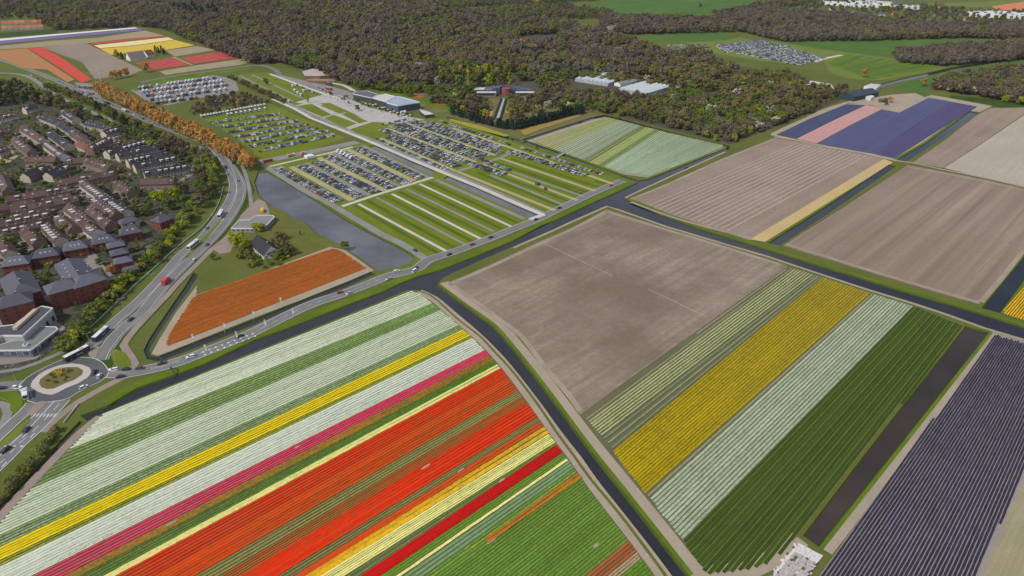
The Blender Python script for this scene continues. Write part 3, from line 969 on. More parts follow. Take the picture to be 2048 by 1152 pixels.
# far crops: each one bed with real thickness
def bed(name, label, px, m, h=0.35, cat="flower bed", group=None):
    o = slab(name, px, h, m, LEAF_DK, kind=None, z0=Z3)
    return thing(o, label, cat, group)
ORF = ground_mat("orange_tulip_field", (0.33, 0.085, 0.014), (0.40, 0.115, 0.018), c2=(0.20, 0.08, 0.02), s_big=0.03, s_small=0.9, az=60, s_streak=0.35, streak=(0.42, 0.16, 0.04), k_streak=0.6)
sheet("field_edge", [(660,494),(690,500),(748,541),(640,586),(512,634),(340,703),(316,712),(303,708),(318,680),(352,625),(398,566),(392,590),(520,545)], SAND, Z1)
ORP = petal_mat("orange_field_tulip", (0.46, 0.115, 0.012), (0.23, 0.095, 0.02), 0.66, petal2=(0.38, 0.10, 0.016))
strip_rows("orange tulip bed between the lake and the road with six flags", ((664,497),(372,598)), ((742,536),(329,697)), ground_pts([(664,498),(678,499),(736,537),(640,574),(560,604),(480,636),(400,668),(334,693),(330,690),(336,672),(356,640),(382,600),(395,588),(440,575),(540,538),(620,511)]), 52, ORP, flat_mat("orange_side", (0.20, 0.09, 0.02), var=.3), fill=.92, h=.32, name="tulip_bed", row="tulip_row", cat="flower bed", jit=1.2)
NAVY = ground_mat("navy_hyacinth_field", (0.055, 0.065, 0.13), (0.07, 0.085, 0.16), s_big=0.02, s_small=0.8, az=45, s_streak=0.3, streak=(0.09, 0.10, 0.17), k_streak=.5)
BLUE = ground_mat("blue_hyacinth_field", (0.075, 0.08, 0.165), (0.09, 0.092, 0.185), s_big=0.02, s_small=0.8, az=45, s_streak=0.25, streak=(0.12, 0.13, 0.25), k_streak=.5)
VIOL = ground_mat("violet_hyacinth_field", (0.078, 0.062, 0.15), (0.09, 0.075, 0.17), s_big=0.02, s_small=0.8, az=45, s_streak=0.3, streak=(0.12, 0.10, 0.22), k_streak=.5)
PINKH = ground_mat("pink_hyacinth_field", (0.50, 0.27, 0.25), (0.56, 0.31, 0.29), c2=(0.36, 0.22, 0.19), s_big=0.02, s_small=0.8)
bed("hyacinth_bed", "navy blue hyacinth bed nearest the dark barn", [(1553,270),(1592,278),(1660,244),(1730,211),(1692,209),(1620,238)], NAVY)
bed("hyacinth_bed", "salmon pink hyacinth strip between navy and violet beds", [(1593,278.5),(1633,287.5),(1700,251),(1763,219),(1736,212),(1731,211.5),(1662,244.5)], PINKH)
bed("hyacinth_bed", "blue hyacinth bed along the pink strip", [(1634,288),(1748,308),(1830,252),(1898,203),(1857,196),(1798,226),(1764,219.5),(1700,252)], BLUE)
bed("hyacinth_bed", "violet hyacinth bed along the narrow channel", [(1749,308.5),(1788,317),(1880,259),(1954,214),(1899,203.5),(1831,252)], VIOL)
GLM = ground_mat("mint_field", (0.30, 0.37, 0.23), (0.35, 0.41, 0.28), s_big=0.02, s_small=0.7, az=43, s_streak=0.25, streak=(0.26, 0.33, 0.17), k_streak=.6)
GLY = ground_mat("yellow_green_field", (0.36, 0.41, 0.15), (0.42, 0.46, 0.20), s_big=0.02, s_small=0.7, az=43, s_streak=0.16, streak=(0.24, 0.32, 0.07), k_streak=.8)
sheet("field_edge", [(1048,282),(1110,262),(1190,238),(1212,233),(1260,244),(1330,263),(1400,280),(1456,295),(1400,315),(1340,339),(1296,355),(1250,349),(1190,328),(1120,301)], SAND, Z1)
GF = ground_pts([(1058,284),(1120,264),(1205,238),(1216,235),(1260,246),(1330,264),(1400,280),(1448,291),(1390,315),(1340,336),(1296,353),(1250,346),(1190,329),(1120,305)])
P_MINT = petal_mat("mint_rows", (0.34, 0.41, 0.28), (0.26, 0.34, 0.19), .6)
P_YG = petal_mat("yellow_green_rows", (0.44, 0.47, 0.17), (0.28, 0.36, 0.09), .6)
P_DG = petal_mat("dark_green_rows", (0.17, 0.23, 0.06), (0.14, 0.19, 0.05), .5)
GE = [((1214,233),(1050,283)), ((1228,238),(1085,293)), ((1240,241),(1105,301)), ((1262,247),(1140,312)), ((1282,252),(1165,321)), ((1292,255),(1178,326)), ((1310,259),(1196,331)), ((1318,262),(1206,334)), ((1448,291),(1296,356))]
for lab, n, m_ in (("yellowish green crop strip nearest the garden ditch", 6, P_YG), ("second strip of yellow green rows in the mint field", 4, P_YG), ("pale mint strip between the yellow green strips", 6, P_MINT), ("broad mint strip with a dark lower edge", 6, P_MINT),
                  ("dark green strip through the middle of the mint field", 2, P_DG), ("bright yellowish strip in the middle of the mint field", 5, P_YG), ("narrow dark green strip beside the broad mint block", 2, P_DG), ("broad pale mint block beside the canal corner", 26, P_MINT)):
    idx = BED_N[0]; BED_N[0] += 1
    strip_rows(lab, GE[idx], GE[idx + 1], GF, n, m_, LEAF, fill=.86, h=.3, step=5, name="crop_strip", row="crop_row", cat="crop strip")
# far left fields
TANF = ground_mat("far_tan_field", (0.34, 0.27, 0.17), (0.40, 0.32, 0.22), s_big=0.01, s_small=0.2, az=75, s_streak=0.03, streak=(0.30, 0.27, 0.13), k_streak=.6)
BRNF = ground_mat("far_brown_field", (0.27, 0.215, 0.165), (0.33, 0.265, 0.20), s_big=0.01, s_small=0.2)
ORB = ground_mat("far_orange_brown_field", (0.50, 0.16, 0.07), (0.40, 0.19, 0.08), c2=(0.33, 0.2, 0.08), s_big=0.02, s_small=0.2, az=20, s_streak=.06, streak=(0.36, 0.2, 0.09), k_streak=.7)
sheet("far_field", [(-60,95),(0,92),(100,82),(200,75),(290,61),(330,72),(260,77),(180,86),(80,94),(-60,103)], TANF, Z2)
sheet("far_field", [(85,95),(170,86),(180,90),(285,140),(262,150),(190,158),(165,125)], BRNF, Z2)
bed("flower_bed", "thin white flower strip at the far edge of the distant bulb fields", [(-60,82),(0,78),(140,66),(270,55),(276,57),(140,69),(0,82),(-60,86)], flat_mat("far_white", (0.7, 0.68, 0.64)))
bed("flower_bed", "violet strip below the thin white strip in the distance", [(-60,87),(0,82.5),(140,70),(277,57.5),(287,61),(140,75),(0,88),(-60,93)], flat_mat("far_violet", (0.17, 0.12, 0.30), var=.25, scale=.05))
bed("flower_bed", "dusty orange tulip field in the far left corner", [(-60,105),(0,101),(54,97),(64,104),(150,160),(135,165),(95,140),(45,137),(0,117),(-60,100)], ORB)
bed("flower_bed", "bright scarlet tulip strip crossing the far left fields", [(56,97),(85,95.5),(130,120),(184,160),(164,166),(110,130)], flat_mat("far_scarlet", (0.56, 0.055, 0.025), var=.12, scale=.1))
bed("flower_bed", "long red tulip strip above the far yellow beds", [(180,86),(260,77),(330,71.5),(334,74),(260,82),(187,90)], flat_mat("far_red", (0.40, 0.065, 0.03), var=.2, scale=.1))
bed("flower_bed", "pale yellow flower bed under the long red strip", [(188,91),(262,83),(336,75),(348,80),(270,91),(200,97)], flat_mat("far_pale_yellow", (0.72, 0.62, 0.27), var=.15, scale=.1))
bed("flower_bed", "deep yellow flower bed above the thatched farm", [(200,98),(270,92),(350,80.5),(390,91),(340,99),(310,103),(240,108),(222,110)], flat_mat("far_yellow", (0.60, 0.41, 0.03), var=.15, scale=.1))
bed("flower_bed", "smaller red tulip bed in front of the farm", [(268,127),(346,115),(381,130),(310,140)], flat_mat("far_red_b", (0.40, 0.06, 0.04), var=.3, scale=.1))
bed("flower_bed", "larger red tulip bed right of the sandy farm track", [(361,117),(445,103),(488,115),(390,128)], flat_mat("far_red_c", (0.43, 0.06, 0.045), var=.25, scale=.1))
sheet("far_field", [(330,101),(395,92),(430,100),(350,113)], TANF, Z2)
sheet("far_field", [(320,143),(390,131),(490,117),(505,121),(480,130),(400,140),(330,150)], TANF, Z2)
ribbon("farm_track", [(346,114),(383,130)], 5, SAND, Z4)
# far pastures
sheet("far_pasture", [(1140,16),(1240,-2),(1560,-6),(1500,22),(1440,38),(1370,32),(1320,34),(1230,26)], GRASS_F, Z1)
sheet("far_pasture", [(890,22),(960,14),(1040,8),(1150,2),(1150,8),(1000,20),(900,25)], GRASS_F, Z1)
sheet("far_pasture", [(-40,8),(40,10),(42,19),(-40,22)], GRASS_F, Z1)
sheet("far_pasture", [(1285,72),(1340,63),(1430,63),(1480,73),(1450,80),(1370,84),(1300,80)], GRASS_F, Z1)
sheet("far_pasture", [(1370,85),(1450,80.5),(1482,74),(1500,80),(1440,90),(1380,90)], GRASS_Y, Z1)
sheet("far_pasture", [(1560,84),(1660,82),(1780,81),(1930,78),(2000,84),(1860,92),(1790,100),(1770,112),(1690,104)], GRASS_F, Z1)
sheet("far_pasture", [(1640,98),(1690,104),(1770,114),(1895,135),(1850,145),(1760,160),(1700,158),(1660,145),(1650,125)], GRASS_Y, Z1)
for k in range(9):
    t = (k + .5) / 9
    a, b = Vector((1655, 127)).lerp(Vector((1742, 159)), t), Vector((1692, 107)).lerp(Vector((1882, 136)), t)
    ribbon("mown_strip", [tuple(a), tuple(b)], 13, GRASS_F if k % 2 else GRASS_V, Z2, straight=True)
sheet("far_pasture", [(1790,170),(1860,154),(1910,140),(2060,118),(2060,130),(1950,150),(1860,165),(1850,190),(1810,180)], GRASS_F, Z1)
sheet("far_pasture", [(1900,190),(2060,205),(2060,224),(1985,213),(1900,197)], GRASS_D, Z1)
sheet("far_pasture", [(1830,8),(1960,4),(2060,-6),(2060,12),(1990,14),(1900,14)], GRASS_Y, Z1)
bed("flower_bed", "orange tulip field at the far right horizon", [(1982,13),(2060,2),(2060,21),(1996,21)], flat_mat("far_orange", (0.62, 0.19, 0.08), var=.1, scale=.05))
sheet("far_pasture", [(-40,68),(60,62),(116,58),(114,66),(40,72),(-40,78)], GRASS_D, Z1)
# ---------------------------------------------------------------- roads and paths
sheet("town_ground", [(-60,165),(40,175),(110,200),(200,235),(300,275),(390,320),(415,350),(400,410),(360,455),(300,520),(240,590),(180,650),(120,690),(60,735),(-60,780)], TOWN, Z1)
WEST = [(425,294),(440,310),(458,340),(466,368),(461,395),(447,420),(425,449),(399,479),(362,509),(337,538),(302,576),(270,608),(235,638),(205,668),(178,692),(150,708)]
EAST = [(440,310),(462,336),(476,358),(481,378),(477,400),(462,428),(440,458),(410,490),(370,528),(332,566),(305,598),(287,621),(262,642),(235,666),(216,690),(204,708),(198,722)]
FARR = [(-60,112),(0,120),(60,140),(125,166),(180,192),(240,216),(300,243),(350,262),(400,281),(425,294),(440,310)]
sheet("verge", [(420,300),(440,298),(490,340),(510,380),(490,420),(450,470),(400,525),(340,595),(280,660),(235,715),(215,745),(130,725),(170,690),(250,620),(330,545),(395,480),(445,420),(462,370),(450,330)], GRASS_D, Z1)
ribbon("road", FARR, 9.0, ASPH, Z3)
ribbon("road", WEST, 7.0, ASPH, Z3)
ribbon("road", EAST, 7.0, ASPH, Z3)
EROAD = [(190,752),(217,746),(250,747),(290,740),(350,726),(412,703),(475,678),(512,662),(612,613),(687,587),(740,567),(774,553),(832,538),(857,520),(912,502),(987,474),(1024,459),(1074,439),(1124,415),(1199,380),(1246,361)]
ribbon("road", EROAD, 9.0, ASPH, Z3)
SWL = [(66,806),(50,824),(30,842),(0,870),(-60,925)]
SWR = [(118,800),(100,820),(70,852),(31,887),(0,919),(-60,975)]
ribbon("road", SWL, 6.5, ASPH, Z3)
ribbon("road", SWR, 11.0, ASPH, Z3)
ribbon("road", [(-60,779),(0,774),(40,771),(60,770)], 9.0, ASPH, Z3)
def z8(p):      # drawing detail at eight times, from the corner (0, 700)
    return [(x / 8.0, 700 + y / 8.0) for x, y in p]
RB_OUT = z8([(330,620),(340,550),(430,460),(560,375),(700,300),(880,215),(1040,150),(1220,125),(1380,130),(1520,150),(1630,215),(1690,290),(1735,350),(1690,430),(1600,500),(1400,590),(1210,690),(1100,765),(980,800),(800,825),(600,845),(470,810),(390,720)])
sheet("roundabout", RB_OUT, ASPH_D, Z4)
RB_AP = z8([(490,590),(520,500),(620,400),(760,320),(950,250),(1150,220),(1320,240),(1440,290),(1472,370),(1400,450),(1250,540),(1050,620),(900,700),(830,722),(700,705),(580,660)])
APRON = ground_mat("apron_stone", (0.50, 0.44, 0.38), (0.56, 0.50, 0.44), s_big=0.1, s_small=0.8)
slab("roundabout_apron", RB_AP, 0.13, APRON, KERB, z0=Z4)
RB_IN = z8([(630,550),(650,480),(760,400),(900,320),(1100,285),(1250,290),(1330,340),(1300,410),(1180,490),(1000,560),(850,630),(760,640),(670,610)])
BED_RB = ground_mat("roundabout_bed", (0.17, 0.11, 0.05), (0.16, 0.16, 0.05), c2=(0.07, 0.09, 0.03), s_big=0.25, s_small=0.9)
slab("roundabout_bed", RB_IN, 0.35, BED_RB, KERB, z0=Z4 + .1)
# cycle paths
ribbon("cycle_path", [(470,300),(487,338),(497,370),(501,396),(503,412)], 3.2, PATH, Z2)
ribbon("cycle_path", [(478,452),(450,478),(425,497),(395,527),(360,562),(335,590),(314,612),(292,635),(272,656),(256,676),(247,690),(252,700),(262,714),(270,728),(262,742)], 4.0, PATH_P, Z2)
ribbon("cycle_path", [(275,742),(240,758),(205,776),(160,802),(140,816),(110,840),(85,865)], 4.0, PATH_P, Z2)
ribbon("cycle_path", [(-60,752),(0,744),(40,738),(80,724),(120,706),(150,695)], 3.0, PATH, Z2)
ribbon("cycle_path", [(-60,815),(0,808),(12,812),(16,826),(8,848),(-10,870)], 4.0, PATH, Z2)
# verge islands (slightly raised, kerbed)
slab("traffic_island", [(222,698),(236,700),(250,706),(262,722),(262,733),(240,736),(228,728),(222,712)], 0.12, GRASS_P, KERB, z0=Z2)
slab("traffic_island", [(55,848),(62,838),(50,842),(30,860),(2,886),(0,896),(14,888),(40,868)], 0.12, GRASS_P, KERB, z0=Z4)
slab("traffic_island", z8([(0,675),(150,670),(260,690),(350,740),(370,850),(350,920),(290,990),(200,1010),(160,960),(170,880),(100,800),(0,770)]), 0.12, GRASS_V, KERB, z0=Z2)
slab("traffic_island", z8([(600,840),(690,820),(760,830),(730,880),(600,1000),(500,1060),(440,1000)]), 0.12, PATH_P, KERB, z0=Z4)
slab("traffic_island", [(176,700),(188,692),(200,694),(196,708),(190,718),(178,712)], 0.12, PATH_P, KERB, z0=Z4)
slab("traffic_island", [(216,745),(224,741),(238,742),(256,746),(236,746)], 0.12, PATH_P, KERB, z0=Z4)
slab("traffic_island", [(300,736),(330,729),(365,716),(366,719),(334,733),(304,740)], 0.12, PATH, KERB, z0=Z4)
slab("traffic_island", [(395,487),(430,452),(447,432),(436,452),(405,488),(372,518)], 0.12, GRASS_P, KERB, z0=Z4)
sheet("verge", [(215,770),(240,760),(244,764),(200,785),(150,812),(120,838),(130,818),(170,796)], GRASS_P, Z2)
# edge lines and lane marks, all laid as thin strips
def along(px, off, w, z, name="road_marking", dash=None, m=None):
    line = smooth_line([at(*q) for q in px], 3.0)
    if dash is None:
        return ribbon(name, None, w, m or MARK, z, off=off, line=line)
    nn = normals(line)
    acc, on, v, f = 0.0, True, [], []
    z += zj()
    for i in range(len(line) - 1):
        seg = (line[i + 1] - line[i]).length
        acc += seg
        if acc > (dash[0] if on else dash[1]):
            on, acc = not on, 0.0
        if on:
            k = len(v)
            for j in (i, i + 1):
                a, b = line[j] + nn[j] * (off - w / 2), line[j] + nn[j] * (off + w / 2)
                v += [(a.x, a.y, z), (b.x, b.y, z)]
            f.append((k, k + 2, k + 3, k + 1))
    return structure(mesh_obj(name, v, f, m or MARK))
for px in (WEST, EAST):
    along(px, 3.1, 0.25, Z4)
    along(px, -3.1, 0.25, Z4)
    along(px, 4.3, 1.0, Z4 - .02, "kerb_strip", m=PATH)
along(EROAD, 4.0, 0.3, Z4)
along(EROAD, -4.0, 0.3, Z4)
along(EROAD[4:12], 0.0, 0.22, Z4, dash=(3, 3))
along(SWL, 3.0, 0.35, Z4)
along(SWL, -3.0, 0.35, Z4)
along(SWR, 5.2, 0.35, Z4)
along(SWR, -5.2, 0.35, Z4)
along(SWR, -1.6, 0.4, Z4)
along(SWR, 1.8, 0.3, Z4, dash=(3, 3))
along(FARR, 4.1, 0.3, Z4)
along(FARR, -4.1, 0.3, Z4)
ribbon("service_road", [(-60,150),(0,146),(55,153),(107,187),(160,214),(220,240),(290,268),(350,285),(405,296)], 6.0, PATH, Z2)
ribbon("verge", [(0,128),(70,150),(140,176),(200,203),(260,228)], 4.0, GRASS_V, Z2)
ribbon("road_marking", [(p[0], p[1]) for p in RB_OUT + RB_OUT[:1]], 0.4, MARK, Z5, off=0.5)
def quad_mark(c, along_dir, l, w, z=Z5):
    d = along_dir.normalized()
    n = Vector((-d.y, d.x, 0))
    return [(c + d * (l / 2 * s) + n * (w / 2 * t)) + Vector((0, 0, z)) for s, t in ((-1, -1), (1, -1), (1, 1), (-1, 1))]
mk = MB()
dsw = at(0, 919) - at(118, 800)
dsw.normalize()
nsw = Vector((-dsw.y, dsw.x, 0))
p0 = at(92, 828)
for k in range(6):                                   # block marks across the south-west approach
    for off in (-3.6, 0.2, 3.6):
        if k in (1, 3, 4):
            mk.face(quad_mark(p0 + dsw * (6 + 9 * k) + nsw * off, dsw, 3.0, 0.5))
        if k in (2, 5):
            mk.face(quad_mark(p0 + dsw * (4 + 9 * k) + nsw * off, nsw, 1.3, 0.9))
for k in range(7):
    mk.face(quad_mark(p0 + nsw * (-4.8 + 1.6 * k) + dsw * 1.0, dsw, 2.2, 0.6))
de = (at(430, 697) - at(400, 708)).normalized()
for k in range(9):
    c = at(408, 707) + de * (k * 3.4)
    for off in (-1.6, 1.6):
        mk.face(quad_mark(c + Vector((-de.y, de.x, 0)) * off, Vector((-de.y, de.x, 0)), 1.3, 1.0))
structure(mk.build("road_marking", MARK))
# forecourt
sheet("forecourt", [(470,452),(482,430),(503,410),(516,398),(530,404),(538,420),(540,436),(505,446),(476,462),(470,485),(460,505),(440,508),(425,498),(445,480)], PATH_P, Z3)
# ------------------------------------------------ car park ground
sheet("car_park_ground", [(524,330),(548,320),(640,302),(712,286),(760,288),(890,347),(1060,424),(1078,434),(1050,448),(960,485),(905,508),(862,522),(836,508),(762,468),(690,424),(600,376)], GRASS_P, Z1)
sheet("car_park_ground", [(540,196),(620,176),(650,190),(720,205),(790,228),(860,238),(900,236),(960,258),(1034,286),(1120,316),(1220,352),(1250,364),(1160,402),(1090,434),(1080,430),(960,374),(860,330),(760,286),(690,252),(600,222)], GRASS_P, Z1)
sheet("car_park_ground", [(404,236),(470,222),(540,208),(560,216),(640,252),(690,276),(640,294),(540,320),(515,322),(505,300),(450,262)], GRASS_P, Z1)
ribbon("gravel_track", [(527,330),(570,357),(612,383),(650,402),(687,424),(730,449),(762,468),(800,486),(832,505),(850,518)], 6.0, PATH, Z3)
ribbon("service_road", [(520,324),(560,316),(620,304),(680,292),(715,284)], 13.0, PATH, Z3, straight=True)
ribbon("white_path", [(540,333),(600,319),(655,307),(706,294)], 3.5, PATH_W, Z4, straight=True)
ribbon("white_path", [(684,413),(740,394),(800,375),(866,355)], 4.0, PATH_W, Z4, straight=True)
ribbon("white_path", [(545,198),(590,218),(622,236),(682,260),(712,272),(760,292),(825,320),(891,347),(960,375),(1030,406),(1086,430)], 5.0, PATH_W, Z4, straight=True)
ribbon("gravel_track", [(548,192),(622,228),(682,253),(715,268),(765,287),(891,341),(960,369),(1030,400),(1090,427)], 6.0, PATH, Z3, off=-1.0, straight=True)
ribbon("white_path", [(1088,429),(1060,439)], 4.5, PATH_W, Z4, straight=True)
ribbon("white_path", [(540,148),(575,161),(612,175),(655,190),(680,198)], 5.0, PATH_W, Z4, straight=True)
for a, b, m, w in [((717,408),(897,505),PATH_W,2.6), ((752,395),(932,490),PATH,2.6), ((784,388),(962,478),PATH_W,2.6), ((812,378),(987,463),PATH,2.6), ((839,368),(1022,453),PATH_W,2.6), ((872,360),(1049,438),PATH,4.5),
                   ((582,334),(705,401),PATH_T,6), ((612,326),(738,391),PATH,5), ((636,315),(770,382),PATH_T,6), ((664,306),(798,374),PATH,5), ((695,299),(827,362),PATH_T,6), ((724,291),(858,356),PATH,5),
                   ((760,276),(906,340),PATH_T,4), ((906,340),(1110,421),PATH_T,4), ((776,257),(952,324),PATH_T,4), ((965,329),(1155,401),PATH_T,4), ((807,244),(991,311),PATH_T,4), ((996,315),(1191,382),PATH_T,4), ((905,256),(1016,294),PATH_T,4), ((1016,294),(1226,368),PATH_T,4),
                   ((1024,344),(1167,393),PATH,3), ((980,350),(1130,411),PATH,3), ((930,362),(1060,418),PATH,3)]:
    ribbon("parking_lane", [a, b], w, m, Z3, straight=True)
for a, b in [((708,410),(878,508)), ((734,401),(914,498)), ((768,391),(947,484)), ((798,383),(975,470)), ((826,373),(1004,458)), ((856,364),(1035,446)), ((918,352),(1090,424)), ((955,345),(1120,413)), ((1000,352),(1150,407)), ((985,322),(1172,390)), ((1010,330),(1180,386)), ((1022,318),(1205,377)), ((1190,362),(1235,376))]:
    ribbon("mown_strip", [a, b], 3.6, GRASS_S, Z2, straight=True)
ribbon("parking_lane", [(912,343),(960,330),(1000,316),(1030,302)], 4.5, PATH, Z4, straight=True)
sheet("paved_yard", [(585,212),(628,203),(745,244),(690,262)], PLAZA, Z3)
sheet("lawn", [(593,212),(624,208),(664,230),(644,234)], GRASS_P, Z4)
sheet("lawn", [(640,211),(655,208),(692,224),(680,228)], GRASS_P, Z4)
sheet("lawn", [(648,236),(668,230),(714,247),(690,256)], GRASS_P, Z4)
sheet("lawn", [(683,228),(694,225),(736,243),(718,247)], GRASS_P, Z4)
sheet("lawn", [(460,154),(478,150),(540,145),(612,180),(618,196),(575,206),(545,198),(500,174)], GRASS_P, Z2)
for a, b in [((480,152),(585,203)), ((505,150),(605,197))]:
    ribbon("gravel_track", [a, b], 4.0, PATH, Z3, straight=True)
sheet("plaza", [(590,205),(660,185),(690,195),(740,215),(800,230),(850,240),(800,246),(740,244),(700,224),(660,206),(610,208)], PLAZA, Z3)
sheet("plaza", [(540,148),(560,150),(640,168),(690,180),(712,190),(700,205),(660,192),(600,172)], PATH, Z2)
ribbon("white_path", [(620,155),(660,165),(690,172),(712,185)], 6.0, PATH_W, Z4)
sheet("coach_park_ground", [(262,180),(350,160),(430,150),(470,160),(478,180),(440,200),(380,220),(330,210),(290,200)], PATH, Z2)
sheet("pasture", [(330,212),(400,196),(470,186),(540,205),(470,224),(404,236),(360,228)], GRASS, Z3)
sheet("verge", [(262,176),(330,158),(440,142),(500,134),(505,140),(430,150),(340,164),(270,182)], GRASS_V, Z3)
ribbon("road", [(280,165),(350,152),(430,141),(510,131),(545,137),(560,150)], 8.0, ASPH, Z3)
sheet("paved_yard", [(150,165),(185,168),(200,185),(205,205),(180,200),(160,185)], PAVE, Z2)
ribbon("farm_track", [(1545,268),(1600,243),(1650,219),(1700,203),(1740,190)], 4.0, SAND, Z4)
sheet("paved_yard", [(1690,205),(1740,210),(1766,214),(1798,224),(1850,195),(1830,186),(1780,190),(1740,196)], SAND, Z3)
# far car park ground
sheet("far_car_park_ground", [(1330,88),(1400,90),(1500,80),(1560,84),(1640,98),(1650,118),(1600,130),(1520,122),(1440,108),(1350,104)], GRASS_Y, Z2)
sheet("verge", [(1456,106),(1500,96),(1552,86),(1556,88),(1510,99),(1468,109)], GRASS_P, Z3)
ribbon("white_path", [(1628,124),(1655,116),(1684,110)], 8.0, PATH_W, Z3)
# gardens of the show park
sheet("garden_ground", [(740,182),(800,172),(900,190),(960,196),(1100,190),(1180,215),(1215,230),(1186,234),(1110,258),(1042,280),(960,254),(895,232),(850,222),(800,200)], GARDEN, Z2)
WFL = [(115,60),(280,52),(330,60),(420,95),(500,128),(560,125),(640,150),(700,170),(830,178),(900,200),(1000,200),(1180,222),(1330,256),(1460,289),(1550,255),(1690,198),(1690,180),(1640,165),(1560,150),(1470,130),(1330,115),(1250,75),(1120,45),(900,25),(880,8),(700,-4),(0,-8),(0,20),(60,30)]
sheet("wood_floor", WFL, WOODFLOOR, Z1 - .02)
sheet("garden_ground", [(835,190),(870,200),(905,212),(940,228),(905,226),(850,210),(800,196),(740,183),(760,178)], GRASS_V, Z3)
sheet("parade_path", [(1004,197),(1012,197),(1000,240),(988,240)], PLAZA, Z4)
# ---------------------------------------------------------------- trees
BARK = flat_mat("bark", (0.10, 0.075, 0.055), var=.3, scale=2)
BARK_P = flat_mat("pale_bark", (0.24, 0.21, 0.17), var=.3, scale=2)
L_BARE = leaf_mat("bare_twigs", (0.095, 0.074, 0.055), (0.17, 0.135, 0.095), .015)
L_GREY = leaf_mat("grey_twigs", (0.11, 0.092, 0.078), (0.175, 0.15, 0.12), .012)
L_BUD = leaf_mat("budding_twigs", (0.10, 0.098, 0.035), (0.185, 0.165, 0.06), .025)
L_GREEN = leaf_mat("fresh_leaves", (0.085, 0.12, 0.022), (0.15, 0.18, 0.03), .02)
L_LIME = leaf_mat("lime_leaves", (0.20, 0.235, 0.012), (0.30, 0.30, 0.02), .012)
L_ORNG = leaf_mat("copper_leaves", (0.42, 0.225, 0.055), (0.48, 0.265, 0.065), .015)
L_OLIV = leaf_mat("olive_copper_leaves", (0.32, 0.21, 0.075), (0.37, 0.235, 0.075), .02)
L_CON = leaf_mat("conifer_needles", (0.018, 0.038, 0.026), (0.032, 0.055, 0.034), .02)
L_WHITE = leaf_mat("blossom_twigs", (0.34, 0.33, 0.22), (0.42, 0.40, 0.30), .01)
L_SHR = leaf_mat("shrub_leaves", (0.10, 0.125, 0.024), (0.19, 0.185, 0.05), .03)

def crown_mesh(mb, rr, kind, mi=0):
    """leafy clumps through a crown one metre wide and one metre high, standing on the origin"""
    def clump(c, r, n, size, up=0.35, flat=0.8):
        for _ in range(n):
            d = Vector((rr.gauss(0, 1), rr.gauss(0, 1), rr.gauss(0, 1) + up))
            if d.length < 1e-3:
                continue
            d.normalize()
            p = c + Vector((d.x * r, d.y * r, d.z * r * flat)) * rr.uniform(0.72, 1.06)
            nrm = (d + Vector((rr.gauss(0, .27), rr.gauss(0, .27), rr.gauss(0, .27) + .12))).normalized()
            u = nrm.orthogonal().normalized()
            a = rr.uniform(0, 6.28)
            w = nrm.cross(u)
            u, w = u * math.cos(a) + w * math.sin(a), w * math.cos(a) - u * math.sin(a)
            s = size * rr.uniform(0.6, 1.25)
            mb.face([p - u * s - w * s * .6, p + u * s - w * s * .5, p + u * s * .7 + w * s * .7, p - u * s * .8 + w * s * .6], mi)
    if kind in ("round", "bare"):
        k = 13 if kind == "round" else 15
        for i in range(k):
            t = rr.uniform(0, 6.28)
            z = rr.uniform(0.27, 0.84)
            rad = 0.34 * math.sqrt(max(0.05, 1 - ((z - 0.52) / 0.42) ** 2)) * rr.uniform(0.55, 1.0)
            r = rr.uniform(0.13, 0.2)
            clump(Vector((math.cos(t) * rad, math.sin(t) * rad, z)), r, 44 if kind == "round" else 44, 0.050)
        clump(Vector((0, 0, .62)), .24, 50, .055)
    elif kind == "tall":
        for i in range(12):
            z = 0.14 + 0.78 * i / 11
            rad = 0.26 * (1 - 0.75 * (z - .3) ** 2 * 1.6) * rr.uniform(.5, 1)
            t = rr.uniform(0, 6.28)
            clump(Vector((math.cos(t) * rad * .7, math.sin(t) * rad * .7, z)), .17 * (1.1 - .5 * z), 30, .05, flat=1.1)
    elif kind == "conifer":
        for i in range(9):
            z = 0.10 + 0.80 * i / 8
            rad = 0.46 * (1 - z) ** .8 + .03
            for j in range(5):
                t = rr.uniform(0, 6.28)
                clump(Vector((math.cos(t) * rad * .65, math.sin(t) * rad * .65, z)), .16 * (1.15 - z) + .02, 10, .055, flat=.8)
    elif kind == "weeping":
        for i in range(10):
            t = rr.uniform(0, 6.28)
            rad = rr.uniform(.1, .33)
            for q in range(4):
                clump(Vector((math.cos(t) * rad, math.sin(t) * rad, .82 - rad * .5 - q * .15)), .12, 12, .05, flat=1.2)
    elif kind == "shrub":
        for i in range(9):
            t = rr.uniform(0, 6.28)
            rad = rr.uniform(0, .36)
            clump(Vector((math.cos(t) * rad, math.sin(t) * rad, rr.uniform(.25, .66))), rr.uniform(.16, .26), 30, .06)

def trunk_mesh(mb, rr, kind, mi=0):
    h = {"shrub": .3, "conifer": .5, "weeping": .6}.get(kind, .5)
    r = .022
    mb.tube((0, 0, -.02), (rr.uniform(-.01, .01), rr.uniform(-.01, .01), h), r * 1.3, r * .7, 6, mi)
    if kind not in ("conifer",):
        for j in range(4):
            t = j * 1.57 + rr.uniform(-.4, .4)
            mb.tube((0, 0, h * rr.uniform(.5, .95)), (math.cos(t) * .24, math.sin(t) * .24, h + rr.uniform(.1, .28)), r * .6, r * .2, 4, mi)

